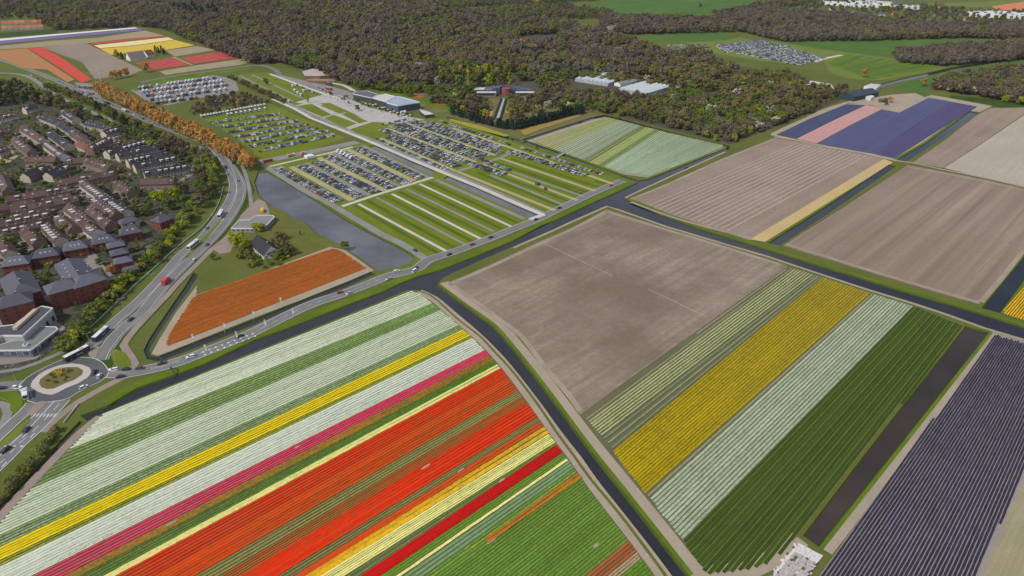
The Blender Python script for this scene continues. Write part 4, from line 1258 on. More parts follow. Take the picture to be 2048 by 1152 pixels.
KINDS = {  # name: (crown form, leaf, bark)
 "bare": ("bare", L_BARE, BARK), "grey": ("bare", L_GREY, BARK_P), "bud": ("bare", L_BUD, BARK), "green": ("round", L_GREEN, BARK),
 "lime": ("round", L_LIME, BARK), "copper": ("round", L_ORNG, BARK), "olive": ("round", L_OLIV, BARK), "conifer": ("conifer", L_CON, BARK),
 "blossom": ("round", L_WHITE, BARK), "limetall": ("tall", L_LIME, BARK_P), "willow": ("weeping", L_LIME, BARK_P), "shrub": ("shrub", L_SHR, BARK),
 "limeshrub": ("shrub", L_LIME, BARK), "copperround": ("round", L_ORNG, BARK)}
CROWN, TRUNK, WHOLE = {}, {}, {}
for kn, (form, lm, bk) in KINDS.items():
    for s in range(3):
        rr = random.Random(kn + str(s))
        mb = MB()
        crown_mesh(mb, rr, form)
        CROWN[kn, s] = mb.mesh("crown", lm)
        mt = MB()
        trunk_mesh(mt, rr, form)
        TRUNK[kn, s] = mt.mesh("trunk", bk)
        n0 = len(mb.v)
        mb.v += mt.v
        mb.f += [tuple(i + n0 for i in f) for f in mt.f]
        mb.i += [1] * len(mt.f)
        WHOLE[kn, s] = mb.mesh("wood_tree", [lm, bk])
N_TREES = [0]
def tree(p, kind, w, h, label, group, name="tree", cat="tree"):
    s = N_TREES[0] % 3
    N_TREES[0] += 1
    r = empty(name, p, rnd.uniform(0, 6.28), label, cat, group)
    for nm, me in (("crown", CROWN[kind, s]), ("trunk", TRUNK[kind, s])):
        o = bpy.data.objects.new(nm, me)
        link(o)
        o.parent = r
    r.scale = (w, w, h)
    return r

# a wood nobody could count: every tree of it one instance on a scattered point
protos = bpy.data.collections.new("wood_tree_kinds")       # kept out of the scene
PROTO_IDX = {}
for i, k in enumerate(sorted(WHOLE)):
    o = bpy.data.objects.new("wood_tree_%03d" % i, WHOLE[k])
    protos.objects.link(o)
    PROTO_IDX[k] = i
def scatter_group(name, coll):
    ng = bpy.data.node_groups.new(name, 'GeometryNodeTree')
    ng.interface.new_socket("Geometry", in_out='INPUT', socket_type='NodeSocketGeometry')
    ng.interface.new_socket("Geometry", in_out='OUTPUT', socket_type='NodeSocketGeometry')
    gi, go = ng.nodes.new("NodeGroupInput"), ng.nodes.new("NodeGroupOutput")
    ci = ng.nodes.new("GeometryNodeCollectionInfo")
    ci.inputs["Collection"].default_value = coll
    ci.inputs["Separate Children"].default_value = True
    ci.inputs["Reset Children"].default_value = True
    ip = ng.nodes.new("GeometryNodeInstanceOnPoints")
    ip.inputs["Pick Instance"].default_value = True
    def attr(nm, t):
        a = ng.nodes.new("GeometryNodeInputNamedAttribute")
        a.data_type = t
        a.inputs["Name"].default_value = nm
        return a.outputs["Attribute"]
    ng.links.new(gi.outputs[0], ip.inputs["Points"])
    ng.links.new(ci.outputs[0], ip.inputs["Instance"])
    ng.links.new(attr("pick", 'INT'), ip.inputs["Instance Index"])
    e2r = ng.nodes.new("FunctionNodeEulerToRotation")
    ng.links.new(attr("turn", 'FLOAT_VECTOR'), e2r.inputs[0])
    ng.links.new(e2r.outputs[0], ip.inputs["Rotation"])
    ng.links.new(attr("size", 'FLOAT_VECTOR'), ip.inputs["Scale"])
    ng.links.new(ip.outputs[0], go.inputs[0])
    return ng
NG_WOOD = scatter_group("wood_scatter", protos)
def scatter(name, pts, ng, label, cat):
    """pts: (location, pick, turn about z, scale vector)"""
    me = bpy.data.meshes.new(name)
    me.from_pydata([tuple(p[0]) for p in pts], [], [])
    a = me.attributes.new("pick", 'INT', 'POINT')
    a.data.foreach_set("value", [p[1] for p in pts])
    a = me.attributes.new("turn", 'FLOAT_VECTOR', 'POINT')
    a.data.foreach_set("vector", [c for p in pts for c in (0.0, 0.0, p[2])])
    a = me.attributes.new("size", 'FLOAT_VECTOR', 'POINT')
    a.data.foreach_set("vector", [c for p in pts for c in p[3]])
    o = bpy.data.objects.new(name, me)
    link(o)
    md = o.modifiers.new("scatter", 'NODES')
    md.node_group = ng
    return stuff(o, label, cat)

def wood(name, label, px, mix, spacing, hmin, hmax, holes=(), seed=1, near_gap=0):
    rr = random.Random(seed)
    poly = ground_pts(px)
    hl = [ground_pts(h) for h in holes]
    x0, x1 = min(p.x for p in poly), max(p.x for p in poly)
    y0, y1 = min(p.y for p in poly), max(p.y for p in poly)
    kinds = [k for k, w in mix for _ in range(w)]
    # patches of one kind, as in a planted wood
    seeds = [(rr.uniform(x0, x1), rr.uniform(y0, y1), rr.choice(kinds)) for _ in range(max(3, int((x1 - x0) * (y1 - y0) / 6500)))]
    sx = np.array([s[0] for s in seeds]); sy = np.array([s[1] for s in seeds])
    pts = []
    y = y0
    while y < y1:
        sp = spacing * (1.0 if y < 1500 else 1.25)
        x = x0 + rr.uniform(0, sp)
        while x < x1:
            p = (x + rr.uniform(-.42, .42) * sp, y + rr.uniform(-.42, .42) * sp)
            x += sp
            if not inside(p, poly) or any(inside(p, h) for h in hl):
                continue
            if rr.random() < .55:
                k = seeds[int(np.argmin((sx - p[0]) ** 2 + (sy - p[1]) ** 2))][2]
            else:
                k = rr.choice(kinds)
            h = rr.uniform(hmin, hmax) * (1.0 if rr.random() < .75 else rr.uniform(.6, 1.3))
            w = h * rr.uniform(.85, 1.25) * (0.55 if k in ("conifer", "limetall", "copper") else 1)
            if k in ("shrub", "limeshrub"):
                h *= .35
                w = h * 1.4
            pts.append(((p[0], p[1], 0.0), PROTO_IDX[k, rr.randrange(3)], rr.uniform(0, 6.28), (w, w, h)))
        y += sp * .87
    return scatter(name, pts, NG_WOOD, label, "wood")

HOLES = [[(950,168),(1075,162),(1080,202),(1020,202),(1015,245),(978,245),(985,202),(945,200)],
         [(1130,158),(1330,178),(1350,200),(1290,198),(1130,184)],
         [(690,172),(760,184),(842,200),(862,216),(880,232),(860,240),(780,230),(690,200)],
         [(862,150),(1030,146),(1040,172),(950,182),(862,182)],
         [(560,135),(640,145),(662,160),(640,170),(600,165),(555,155)],
         [(805,186),(850,188),(870,204),(840,200)],
         [(1240,82),(1340,62),(1340,90),(1290,84)],
         [(1330,86),(1400,86),(1500,78),(1565,82),(1655,100),(1660,122),(1600,134),(1520,126),(1440,112),(1350,108)],
         [(1580,150),(1690,150),(1690,182),(1620,178)],
         [(1400,184),(1440,184),(1440,200),(1400,200)],
         [(1040,72),(1120,68),(1120,90),(1040,95)]]
MAIN_MIX = [("bare", 12), ("grey", 5), ("bud", 9), ("green", 4), ("conifer", 1)]
wood("wood", "brown leafless wood stretching across the far side", [(115,62),(280,54),(330,62),(420,97),(500,129),(560,127),(640,152),(700,172),(740,178),(800,178),(860,176),(960,162),(1080,160),(1130,150),(1330,165),(1400,180),(1470,150),(1400,112),(1330,115),(1250,82),(1120,50),(900,28),(880,10),(700,0),(0,-6),(0,20),(60,32)], MAIN_MIX, 12.0, 12, 20, HOLES, 3)
wood("garden_trees", "mixed budding trees of the show gardens between pavilions and fields", [(745,180),(800,174),(860,176),(960,162),(1080,160),(1130,150),(1330,165),(1470,150),(1560,150),(1640,165),(1690,182),(1690,197),(1550,253),(1460,287),(1330,254),(1230,230),(1180,222),(1100,218),(1040,250),(985,246),(940,232),(905,220),(870,208),(830,196)],
     [("bare", 7), ("bud", 12), ("green", 6), ("lime", 1), ("grey", 3), ("green", 2), ("blossom", 1), ("conifer", 1), ("shrub", 5), ("limeshrub", 1)], 8.0, 6, 13, HOLES, 5)
wood("wood_belt", "long dark belt of bare wood beyond the green pastures", [(1200,64),(1270,70),(1480,64),(1560,84),(1750,82),(1930,76),(2070,84),(2070,52),(1850,52),(1700,34),(1540,22),(1490,26),(1440,42),(1300,38),(1200,38)], [("bare", 10), ("grey", 6), ("bud", 3), ("green", 1)], 10.0, 11, 17, (), 7)
wood("wood_belt", "second belt of bare wood standing among the far right pastures", [(1780,112),(1800,126),(1880,133),(1980,127),(2070,118),(2070,86),(1950,96),(1860,101)], [("bare", 12), ("bud", 3), ("grey", 3)], 9.0, 11, 16, (), 9)
wood("wood_belt", "bare wood at the far right behind the copper trees", [(1860,178),(1900,186),(1990,200),(2070,214),(2070,140),(1960,152),(1880,164)], [("bare", 9), ("bud", 4), ("green", 2)], 8.5, 10, 16, (), 11)
wood("treeline", "thin line of trees along the distant pasture", [(880,0),(1100,-6),(1260,-10),(1260,-3),(1120,6),(1000,12),(885,19)], [("bare", 5), ("bud", 4), ("green", 3)], 11.0, 9, 15, (), 13)
wood("treeline", "distant trees among the houses along the upper right edge", [(1560,12),(1700,22),(1850,46),(2070,46),(2070,26),(1950,22),(1860,12),(1800,14),(1700,4),(1560,0)], [("bare", 3), ("bud", 4), ("green", 4), ("conifer", 2)], 19.0, 7, 13, (), 17)
wood("treeline", "trees round the distant houses in the far left corner", [(-40,60),(60,56),(115,46),(180,42),(120,22),(0,24),(-40,26)], [("bare", 3), ("bud", 4), ("green", 4)], 17.0, 7, 13, [[(-20,40),(85,38),(85,60),(-20,66)]], 19)

wood("undergrowth", "dark belt of bushes and trees above the roofs of the estate", [(-40,170),(30,172),(70,186),(120,205),(170,226),(215,246),(200,252),(150,232),(100,214),(60,206),(20,212),(-40,215)], [("green", 5), ("bud", 5), ("bare", 3), ("conifer", 2), ("shrub", 2)], 9.0, 8, 14, (), 23)
wood("undergrowth", "undergrowth between the estate and the curving main road", [(215,246),(290,276),(352,300),(402,330),(412,365),(404,400),(384,430),(372,424),(392,395),(398,362),(388,338),(345,312),(285,290),(205,256)], [("bud", 6), ("shrub", 6), ("green", 3), ("bare", 3)], 6.0, 6, 10, (), 29)
wood("undergrowth", "dense hedge undergrowth beside the glass noise screen", [(384,430),(366,462),(330,500),(292,536),(258,568),(226,600),(196,634),(166,668),(140,706),(124,712),(140,680),(175,640),(210,600),(250,558),(290,522),(330,486),(358,452),(372,424)], [("shrub", 9), ("limeshrub", 2), ("green", 3), ("bud", 4)], 4.0, 5, 8, (), 31)

wood("garden_greenery", "bushes and small trees crowding the gardens of the estate", [(-40,225),(30,216),(100,220),(200,262),(300,292),(380,325),(385,345),(352,392),(330,440),(270,468),(215,520),(120,590),(60,600),(-40,600)], [("shrub", 9), ("limeshrub", 2), ("bud", 1), ("green", 2)], 8.0, 3.5, 6.5, [[(100,505),(180,500),(230,545),(180,575),(120,570)], [(-40,300),(40,290),(50,310),(0,335),(-40,338)], [(280,465),(360,465),(345,518),(285,518)], [(340,430),(400,370),(405,400),(360,452)]], 37)

wood("scrub", "scrubby bushes between coach park and camper vans", [(440,192),(482,188),(540,206),(470,223),(404,234),(372,226),(400,212)], [("bud", 5), ("shrub", 6), ("bare", 3)], 9.0, 4, 9, (), 41)
wood("scrub", "dark olive hedge along the empty striped lawn", [(455,157),(462,155),(500,172),(575,206),(568,209),(500,178)], [("bud", 5), ("shrub", 5)], 5.0, 5, 8, (), 43)
wood("scrub", "bushes around the restaurant and the loop road", [(590,128),(640,140),(668,152),(690,168),(715,180),(735,178),(700,160),(650,136),(600,122)], [("bud", 5), ("green", 3), ("conifer", 2)], 8.0, 6, 12, (), 47)

wood("garden_greenery", "bushes and young trees round the farmhouse on the peninsula", [(472,505),(500,522),(520,534),(548,530),(585,512),(590,495),(560,470),(548,470),(556,492),(552,505),(530,508),(508,490),(490,500)], [("shrub", 5), ("green", 3), ("bud", 3), ("limeshrub", 1)], 5.0, 4, 8, [[(505,470),(545,468),(556,505),(530,512),(508,495)]], 53)

wood("treeline", "tree belt breaking up the distant pastures at the top", [(900,27),(1000,21),(1140,13),(1150,18),(1230,27),(1200,38),(1060,40),(920,33)], [("bare", 6), ("bud", 5), ("green", 3)], 11.0, 10, 16, (), 61)
wood("treeline", "tree belt at the right end of the distant striped pasture", [(1425,30),(1470,22),(1540,4),(1600,-4),(1640,4),(1580,14),(1500,26),(1450,42)], [("bare", 6), ("bud", 5), ("green", 3)], 12.0, 10, 15, (), 63)

# ---- single trees one can tell apart
ADJ = {"bare": "bare brown", "grey": "bare grey", "bud": "olive budding", "green": "fresh green", "lime": "yellow green", "copper": "copper orange", "olive": "olive tan", "conifer": "dark green", "shrub": "low leafy", "limeshrub": "low yellow green"}
def tree_line(a, b, n, kinds, hr, wr, label, group, name="tree", cat="tree", jit=2.0):
    A, B = at(*a), at(*b)
    for i in range(n):
        p = A.lerp(B, (i + .5) / n) + Vector((rnd.uniform(-jit, jit), rnd.uniform(-jit, jit), 0))
        h = rnd.uniform(*hr)
        k = rnd.choice(kinds)
        tree(p, k, h * rnd.uniform(*wr), h, label.replace("@", ADJ.get(k, k)), group, name, cat)
seq = [(200,186),(225,199),(255,214),(290,230),(325,247),(360,264),(395,280),(430,298),(462,315),(490,331),(506,344)]
for i in range(len(seq) - 1):
    far = i < 4
    for side in (0, 1):
        a = (seq[i][0] + (4 if side else -4), seq[i][1] - (3 if side else -2))
        b = (seq[i + 1][0] + (4 if side else -4), seq[i + 1][1] - (3 if side else -2))
        L = (at(*a) - at(*b)).length
        tree_line(a, b, max(2, int(L / 8)), ["olive", "olive", "copper"] if far else ["copper", "copper", "copper", "olive"], (14, 18), (.72, .9),
                  "@ tree in the roadside row, " + ["at its far end by the scarlet tulips", "beside the far corner of the coach park", "beside the last coach rows", "between coach park and queueing road", "by the meadow before the car park", "at the first line of camper vans", "beside the sixth car park row", "beside the ninth car park row", "by the last car park rows", "at its thick near end by the lake"][i],
                  "copper trees lining the main road", "roadside_tree", jit=1.0)
tree_line((222,160), (262,152), 5, ["copper"], (12, 15), (.7, .9), "copper tree at the corner of the far brown field", "copper trees by the far bulb fields")
tree_line((288,146), (300,143), 2, ["copper"], (13, 15), (.6, .8), "copper tree standing in front of the small red tulip bed", "copper trees by the far bulb fields")
tree(at(236,118), "olive", 11, 17, "tall olive copper tree left of the thatched farm", "copper trees by the far bulb fields")
# hedge of shrubs and young trees between houses and main road
hedge = [(132,712),(150,690),(178,655),(205,622),(235,592),(265,560),(300,528),(330,502),(358,470),(378,446),(392,424)]
for i in range(len(hedge) - 1):
    for off in (0, 1):
        a, b = hedge[i], hedge[i + 1]
        d = -9 * off
        L = (at(*a) - at(*b)).length
        tree_line((a[0] + d, a[1] + d * .4), (b[0] + d, b[1] + d * .4), max(2, int(L / 6)), ["shrub", "shrub", "green", "limeshrub", "bud"], (5, 9), (1.0, 1.4),
                  "@ bush in the roadside hedge " + ["above the roundabout", "beside the school building", "behind the school yard", "below the brick apartment blocks", "behind the brick flats", "by the stepped houses", "beside the estate pond", "by the pyramid roofed villa", "along the estate lawn", "at the upper end of the lawn"][i], "hedge shrubs along the main road", "shrub", "shrub")
hedge2 = [(395,420),(420,395),(430,370),(428,345),(410,322),(380,305),(345,290),(310,275),(275,260),(235,240),(200,222),(165,205),(130,190),(90,178)]
for i in range(len(hedge2) - 1):
    for off in (0,):
        a, b = hedge2[i], hedge2[i + 1]
        L = (at(*a) - at(*b)).length
        tree_line((a[0] - 12 * off, a[1] + 6 * off), (b[0] - 12 * off, b[1] + 6 * off), max(2, int(L / 8)), ["bud", "green", "bud", "shrub", "bare", "lime"] if i < 8 else ["green", "bud", "conifer", "bare"], (9, 13), (.85, 1.15),
                  "@ tree in the estate belt " + ["beside the big lawn", "at the outer bend of the road", "inside the tightest bend", "right of the parallel dark rows", "above the parallel dark rows", "by the allotment sheds", "behind the lone conifer", "above the staggered dark roofs", "at the top of the estate", "by the far service road", "near the scarlet tulip strip", "opposite the traffic yard", "at the upper left corner"][i], "trees between the estate and the road")
# bottom left scrub between the road and the ditch
scr = [(118,868),(95,893),(68,922),(40,952),(10,985),(-20,1015)]
for i in range(len(scr) - 1):
    tree_line(scr[i], scr[i + 1], 4, ["shrub", "shrub", "bud"], (3, 5), (1.0, 1.4), "@ bush on the ditch bank " + ["by the culvert", "below the path end", "under the broad approach", "along the lower road", "at the lower left edge"][i], "scrub along the ditch", "shrub", "shrub", jit=2.5)
# the estate
for (x, y, k, h, w, lab) in [
    (322,408,"lime",13,13,"big bright lime green tree at the edge of the estate lawn"), (352,402,"lime",14,14,"biggest lime green tree beside the estate lawn"),
    (340,420,"green",12,13,"darker green tree in front of the big lime green trees"), (366,412,"green",11,11,"green tree at the lawn side of the lime green group"),
    (298,424,"green",9,10,"green tree left of the lime green group"), (310,402,"lime",9,9,"small lime tree behind the big lime green trees"),
    (370,388,"bud",10,10,"budding tree behind the lime green group by the lawn"),
    (225,441,"green",9,8,"rounded green tree by the pale gable of the long terrace"), (134,470,"green",10,10,"large green tree between two brick paved lanes"),
    (178,462,"green",9,8,"green tree beside the long pale walled terrace"), (80,486,"green",10,9,"green tree in front of the middle slate villa"),
    (26,498,"green",11,10,"green tree left in front of the slate villas"), (146,345,"green",8,9,"green tree in the garden under the long brown roof"),
    (77,338,"lime",7,6,"slim yellow green tree between two brown terraces"), (93,331,"lime",7,6,"yellow green tree by the end of the brown terrace"),
    (214,362,"green",7,8,"green tree on the small square by the dark terraces"), (240,384,"green",6,8,"bright green bush on the grass patch in the estate"),
    (250,398,"bud",7,7,"olive tree by the curved brown terrace"), (274,414,"bud",9,8,"olive tree in front of the brown terrace end"),
    (8,330,"lime",7,7,"yellow green tree by the pale flat roof"), (22,285,"green",9,9,"tree at the upper end of the pale yard"),
    (95,262,"green",8,8,"green tree behind the upper slanted row"), (118,272,"green",9,9,"green garden tree between the brown and dark rows"),
    (155,245,"lime",7,7,"small lime tree among the dark roofs"), (190,268,"lime",7,6,"lime tree at the end of the dark detached row"),
    (200,238,"conifer",5,11,"single blue green conifer among the dark roofs"), (303,300,"lime",10,9,"lime green tree in the belt above the dark terraces"),
    (318,525,"bud",7,7,"small bare tree beside the pond"), (308,508,"bud",6,5,"willowy tree standing at the pond edge"),
    (60,572,"green",6,6,"dark shrub tree in the courtyard of the brick flats"), (95,570,"green",6,6,"courtyard tree by the slate roofed wing"),
    (213,508,"green",7,7,"tree by the brick steps of the three stepped houses"), (275,500,"green",6,6,"garden tree between stepped houses and pond"),
    (12,360,"copperround",8,8,"orange leafed tree at the left edge of the estate"), (4,408,"green",9,9,"green tree at the left edge by the brown terraces"),
    (200,530,"green",6,6,"tree on the lawn by the brick flats"), (78,605,"green",5,5,"bush between the two brick apartment blocks"),
    (205,560,"lime",8,7,"yellow green tree behind the brick flats"), (225,548,"copperround",8,7,"orange leafed tree by the hedge behind the flats"),
    # peninsula farm
    (466,486,"limetall",9,11,"poplar at the forecourt edge of the farm clump"), (474,496,"limetall",9,11,"poplar in front of the farm clump"), (484,488,"limetall",9,12,"poplar at the back of the farm clump"), (470,490,"limetall",9,11,"leftmost yellow green poplar of the farm clump"), (478,493,"limetall",9,9,"second yellow green poplar in the farm clump"),
    (487,496,"limetall",10,10,"tallest yellow green poplar beside the dark farm roof"), (494,498,"limetall",8,9,"rightmost yellow green poplar by the parked cars"),
    (512,462,"lime",7,8,"yellow green tree before the flat grey roof"), (524,463,"lime",7,8,"yellow green tree by the slanted glass front"),
    (583,503,"green",5,6,"round olive bush right of the farmhouse"), (690,498,"green",7,8,"dark solitary tree on the lake shore by the orange tulips"),
    (512,532,"green",4,6,"garden bush before the white farmhouse"), (495,512,"green",6,6,"leafy tree at the left corner of the farmhouse"), (505,520,"shrub",5,5,"bush on the farm drive before the white house"), (560,512,"green",6,7,"leafy tree right of the white annex"), (568,520,"shrub",5,4,"bush at the right end of the farm garden"), (548,488,"bud",6,6,"budding tree behind the dark farm roof"), (566,478,"bud",6,6,"low tree at the lake side of the farm"), (600,470,"shrub",4,3,"bush on the rough grass near the lake"), (500,536,"shrub",5,4,"hedge bush at the lower edge of the farm garden"), (540,530,"green",4,5,"dark garden bush at the farmhouse corner"), (480,518,"green",4,6,"hedge bush along the farm drive"),
    (426,520,"green",6,6,"green bush where the cycle path meets the forecourt"), (556,530,"shrub",4,5,"low bush below the farmhouse garden"), (528,536,"shrub",3.5,5,"low clipped bush in the farmhouse garden"),
    # car park solitaires
    (617,206,"limetall",14,6.5,"slim poplar standing alone at the corner of the plaza lawns"), (533,170,"green",11,9,"solitary green tree on the empty striped lawn"),
    (478,212,"olive",11,9,"olive tree at the corner of the coach park"), (486,206,"bud",8,8,"budding tree behind the coach park corner"),
    (716,222,"bud",8,8,"bare tree on the plaza before the pavilion"), (1074,297,"bud",3,3,"tiny bush by the car park canal"),
    (662,192,"bud",7,5,"young tree at the upper plaza edge"), (690,200,"bud",7,4,"young tree beside the pavilion steps"), (835,250,"bud",6,4,"young tree by the lower plaza car park"),
    (1075,222,"blossom",9,9,"white blossoming tree by the dark conifer hedge"), (1094,216,"blossom",9,10,"right one of two white blossoming trees"),
    (1232,238,"lime",7,7,"yellow green bush at the corner of the mint field"), (1500,268,"willow",10,9,"weeping yellow green tree by the canal end"),
    (1412,276,"lime",9,9,"large yellow green tree at the wood edge by the canal"), (1468,284,"lime",9,8,"bright yellow green tree right at the canal head"), (1430,283,"willow",9,8,"yellow green willow over the canal head"),
    (1495,215,"green",10,10,"dark green tree in the garden wood"), (1780,205,"copperround",9,8,"flame coloured tree by the dark barn"), (1770,210,"bare",9,8,"dark red bare tree next to the flame coloured tree"),
    (1765,205,"shrub",6,12,"rounded sage green bush before the barn yard"), (1726,155,"copper",16,10,"tall copper tree at the edge of the striped pasture"),
    (1845,172,"copper",12,10,"copper tree beside the light blue channel"), (1875,180,"copper",12,9,"second copper tree in the row by the violet field"),
    (1897,184,"blossom",10,9,"pale green tree between copper trees"), (1917,187,"copper",13,11,"broad copper tree in the middle of the row"), (1945,190,"blossom",12,10,"pale tree right of the broad copper tree"),
    (1970,194,"copper",12,10,"last copper tree of the row by the violet field"), (2010,205,"willow",11,10,"pale green willow at the far right"), (2038,210,"lime",11,10,"yellow green tree at the right edge"),
    (1400,15,"bud",12,12,"lone tree on the distant pasture"), (1895,95,"lime",13,11,"yellow green tree before the dark wood belt"), (1160,75,"copperround",20,16,"large copper tree rising from the far wood"),
    (1075,10,"copperround",18,15,"copper tree at the end of the distant pasture"), (850,18,"copperround",16,18,"orange brown trees in the far wood"), (757,84,"lime",16,14,"yellow tree rising from the brown wood"),
    (520,100,"blossom",16,14,"pale green willow at the wood corner by the far fields"), (875,175,"blossom",18,9,"tall white leaning poplar left of the yellow green clump")]:
    tree(at(x, y), k, w, h, lab, None, "shrub" if "shrub" in k else "tree", "shrub" if "shrub" in k else "tree")
for i in range(34):
    tree(at(872 + rnd.uniform(0, 150), 156 + rnd.uniform(0, 22)), rnd.choice(["limetall", "green", "bud", "lime"]), rnd.uniform(15, 19), rnd.uniform(18, 25), "tall yellow green poplar in the clump behind the pavilions", "yellow green poplars behind the pavilions")
# dark clipped conifers round the show garden
con = [(898,226),(935,238),(965,247),(1000,256),(1030,258),(1060,253),(1095,242),(1130,232),(1165,226)]
for i in range(len(con) - 1):
    tree_line(con[i], con[i + 1], 6 if i < 5 else 12, ["conifer"], (9, 12), (.8, 1.0), "@ conifer in the garden hedge, " + ["at its left end", "left of the parade path", "just left of the parade path", "across the parade path", "right of the parade path", "towards the white blossoms", "below the white blossoms", "at its right end"][i], "dark conifers around the show garden", "conifer", "tree", jit=2.5)
for x, y in [(372,18),(382,24),(395,20),(406,26),(420,22),(434,26),(352,16),(362,22),(388,14),(428,18)]:
    tree(at(x, y + 9), "conifer", 24, 27, "dark conifer in the group within the distant wood", "dark conifers in the distant wood", "conifer", "tree")
# estate greenery: small garden trees between the rows
for i in range(190):
    x, y = rnd.uniform(-10, 380), rnd.uniform(215, 560)
    if x > 400 - abs(y - 330) * .9 - 40:
        continue
    k = rnd.choice(["shrub", "green", "bud", "limeshrub"])
    tree(at(x, y), k, rnd.uniform(2.5, 5.5), rnd.uniform(2.5, 5), "%s bush in the gardens %s" % (ADJ[k], "of the upper estate" if y < 300 else ("round the dark and brown middle rows" if y < 400 else ("round the long brown rows and slanted rows" if y < 470 else "round the slate villas"))), "garden bushes of the estate", "shrub", "shrub")
# ---------------------------------------------------------------- buildings
BRICK = flat_mat("red_brick", (0.215, 0.068, 0.046), var=.25, scale=1.5)
BRICK_B = flat_mat("brown_brick", (0.25, 0.16, 0.115), var=.2, scale=1.5)
RENDER = flat_mat("cream_render", (0.55, 0.49, 0.37), var=.08)
WHITEW = flat_mat("white_render", (0.74, 0.73, 0.70), var=.06)
WOODW = flat_mat("white_woodwork", (0.70, 0.69, 0.67), var=.06)
T_BRN = tile_mat("brown_tiles", (0.085, 0.050, 0.043), (0.12, 0.072, 0.060))
T_DRK = tile_mat("dark_tiles", (0.032, 0.029, 0.037), (0.055, 0.050, 0.060))
T_SLT = tile_mat("slate_tiles", (0.085, 0.083, 0.108), (0.13, 0.125, 0.155))
T_RED = tile_mat("red_tiles", (0.17, 0.065, 0.05), (0.22, 0.085, 0.06))
T_ORG = tile_mat("orange_tiles", (0.45, 0.15, 0.07), (0.52, 0.19, 0.09))
T_BLK = tile_mat("black_roofing", (0.05, 0.05, 0.06), (0.08, 0.08, 0.09))
R_GRY = flat_mat("grey_roofing", (0.225, 0.22, 0.205), var=.1, scale=.4)
R_LGT = flat_mat("light_roofing", (0.52, 0.51, 0.49), var=.1, scale=.4)
R_WHT = flat_mat("white_roof_sheet", (0.60, 0.63, 0.66), var=.06, scale=.3)
GLASS = glass_mat("window_glass", (0.035, 0.04, 0.05))
GLASS_B = glass_mat("blue_glass", (0.05, 0.075, 0.12))
GLASS_R = glass_mat("glass_roof", (0.20, 0.27, 0.34), rough=.15)
STEEL = flat_mat("dark_steel", (0.06, 0.065, 0.075))
CONC = flat_mat("concrete", (0.42, 0.40, 0.37))

UL, UD, EAVE, RIDGE_H = 5.4, 9.0, 5.3, 8.7
def m_wall(bm):
    mb = MB()
    L, D = UL / 2 - .01, UD / 2
    a = [(-L, -D, -.02), (-L, D, -.02), (-L, D, EAVE), (-L, 0, RIDGE_H - .12), (-L, -D, EAVE)]
    b = [(L, q[1], q[2]) for q in a]
    mb.face(a[::-1]); mb.face(b)
    mb.face([a[0], b[0], b[4], a[4]]); mb.face([b[1], a[1], a[2], b[2]])
    return mb.mesh("wall", bm)
def m_roof(rm):
    mb = MB()
    L = UL / 2 - .004
    sl = (RIDGE_H - EAVE) / (UD / 2)
    y = UD / 2 + .45
    ze = EAVE - .45 * sl
    t = .22
    for s in (-1, 1):
        o = [(-L, s * y, ze), (L, s * y, ze), (L, 0, RIDGE_H), (-L, 0, RIDGE_H)]
        u = [(q[0], q[1], q[2] + t) for q in o]
        if s > 0:
            o.reverse(); u.reverse()
        mb.face(u); mb.face(o[::-1])
        for i in range(4):
            j = (i + 1) % 4
            mb.face([o[i], o[j], u[j], u[i]])
    mb.box(-L, L, -.16, .16, RIDGE_H + t - .08, RIDGE_H + t + .07)
    return mb.mesh("roof", rm)
def m_window(w, h):
    mb = MB()
    mb.box(-w / 2, w / 2, -.06, .03, 0, h, 0)
    mb.box(-w / 2 + .1, -.04, -.075, -.055, .1, h - .1, 1)
    mb.box(.04, w / 2 - .1, -.075, -.055, .1, h - .1, 1)
    return mb.mesh("window", [WOODW, GLASS])
def m_door():
    mb = MB()
    mb.box(-.5, .5, -.06, .03, 0, 2.2, 0)
    mb.box(-.38, .38, -.08, -.055, .1, 2.0, 1)
    return mb.mesh("door", [WOODW, flat_mat("door_paint", (0.10, 0.13, 0.12))])
def m_chimney():
    mb = MB()
    mb.box(-.45, .45, -.4, .4, -1.0, 1.1, 0)
    mb.box(-.52, .52, -.47, .47, 1.1, 1.25, 1)
    return mb.mesh("chimney", [BRICK_B, CONC])
def m_dormer():
    mb = MB()
    mb.box(-1.35, 1.35, -1.5, 1.4, 0, 1.45, 0)
    mb.box(-1.55, 1.55, -1.7, 1.5, 1.45, 1.62, 2)
    mb.box(-1.2, 1.2, -1.53, -1.49, .3, 1.3, 1)
    return mb.mesh("dormer", [WOODW, GLASS, R_LGT])
def m_skylight():
    mb = MB()
    M = Matrix.Rotation(math.atan2(RIDGE_H - EAVE, UD / 2), 4, 'X')
    mb.box(-.5, .5, -.6, .6, 0, .12, 0, M)
    mb.box(-.4, .4, -.5, .5, .12, .13, 1, M)
    return mb.mesh("skylight", [R_LGT, GLASS_R])
def m_shed():
    mb = MB()
    mb.box(-1.6, 1.6, -1.5, 1.5, -.02, 2.2, 0)
    mb.box(-1.75, 1.75, -1.65, 1.65, 2.2, 2.36, 1)
    return mb.mesh("extension", [BRICK_B, R_GRY])
W_UP, W_DN, DOOR, CHIM, DORM, SKYL, EXT = m_window(1.7, 1.25), m_window(2.3, 1.5), m_door(), m_chimney(), m_dormer(), m_skylight(), m_shed()
WALLS, ROOFS = {}, {}
PLOT = plot_mat("garden_plot", [(0.05, 0.085, 0.02), (0.20, 0.17, 0.145), (0.07, 0.10, 0.03), (0.26, 0.22, 0.19), (0.11, 0.075, 0.05), (0.04, 0.06, 0.02), (0.17, 0.12, 0.095), (0.33, 0.30, 0.27)])
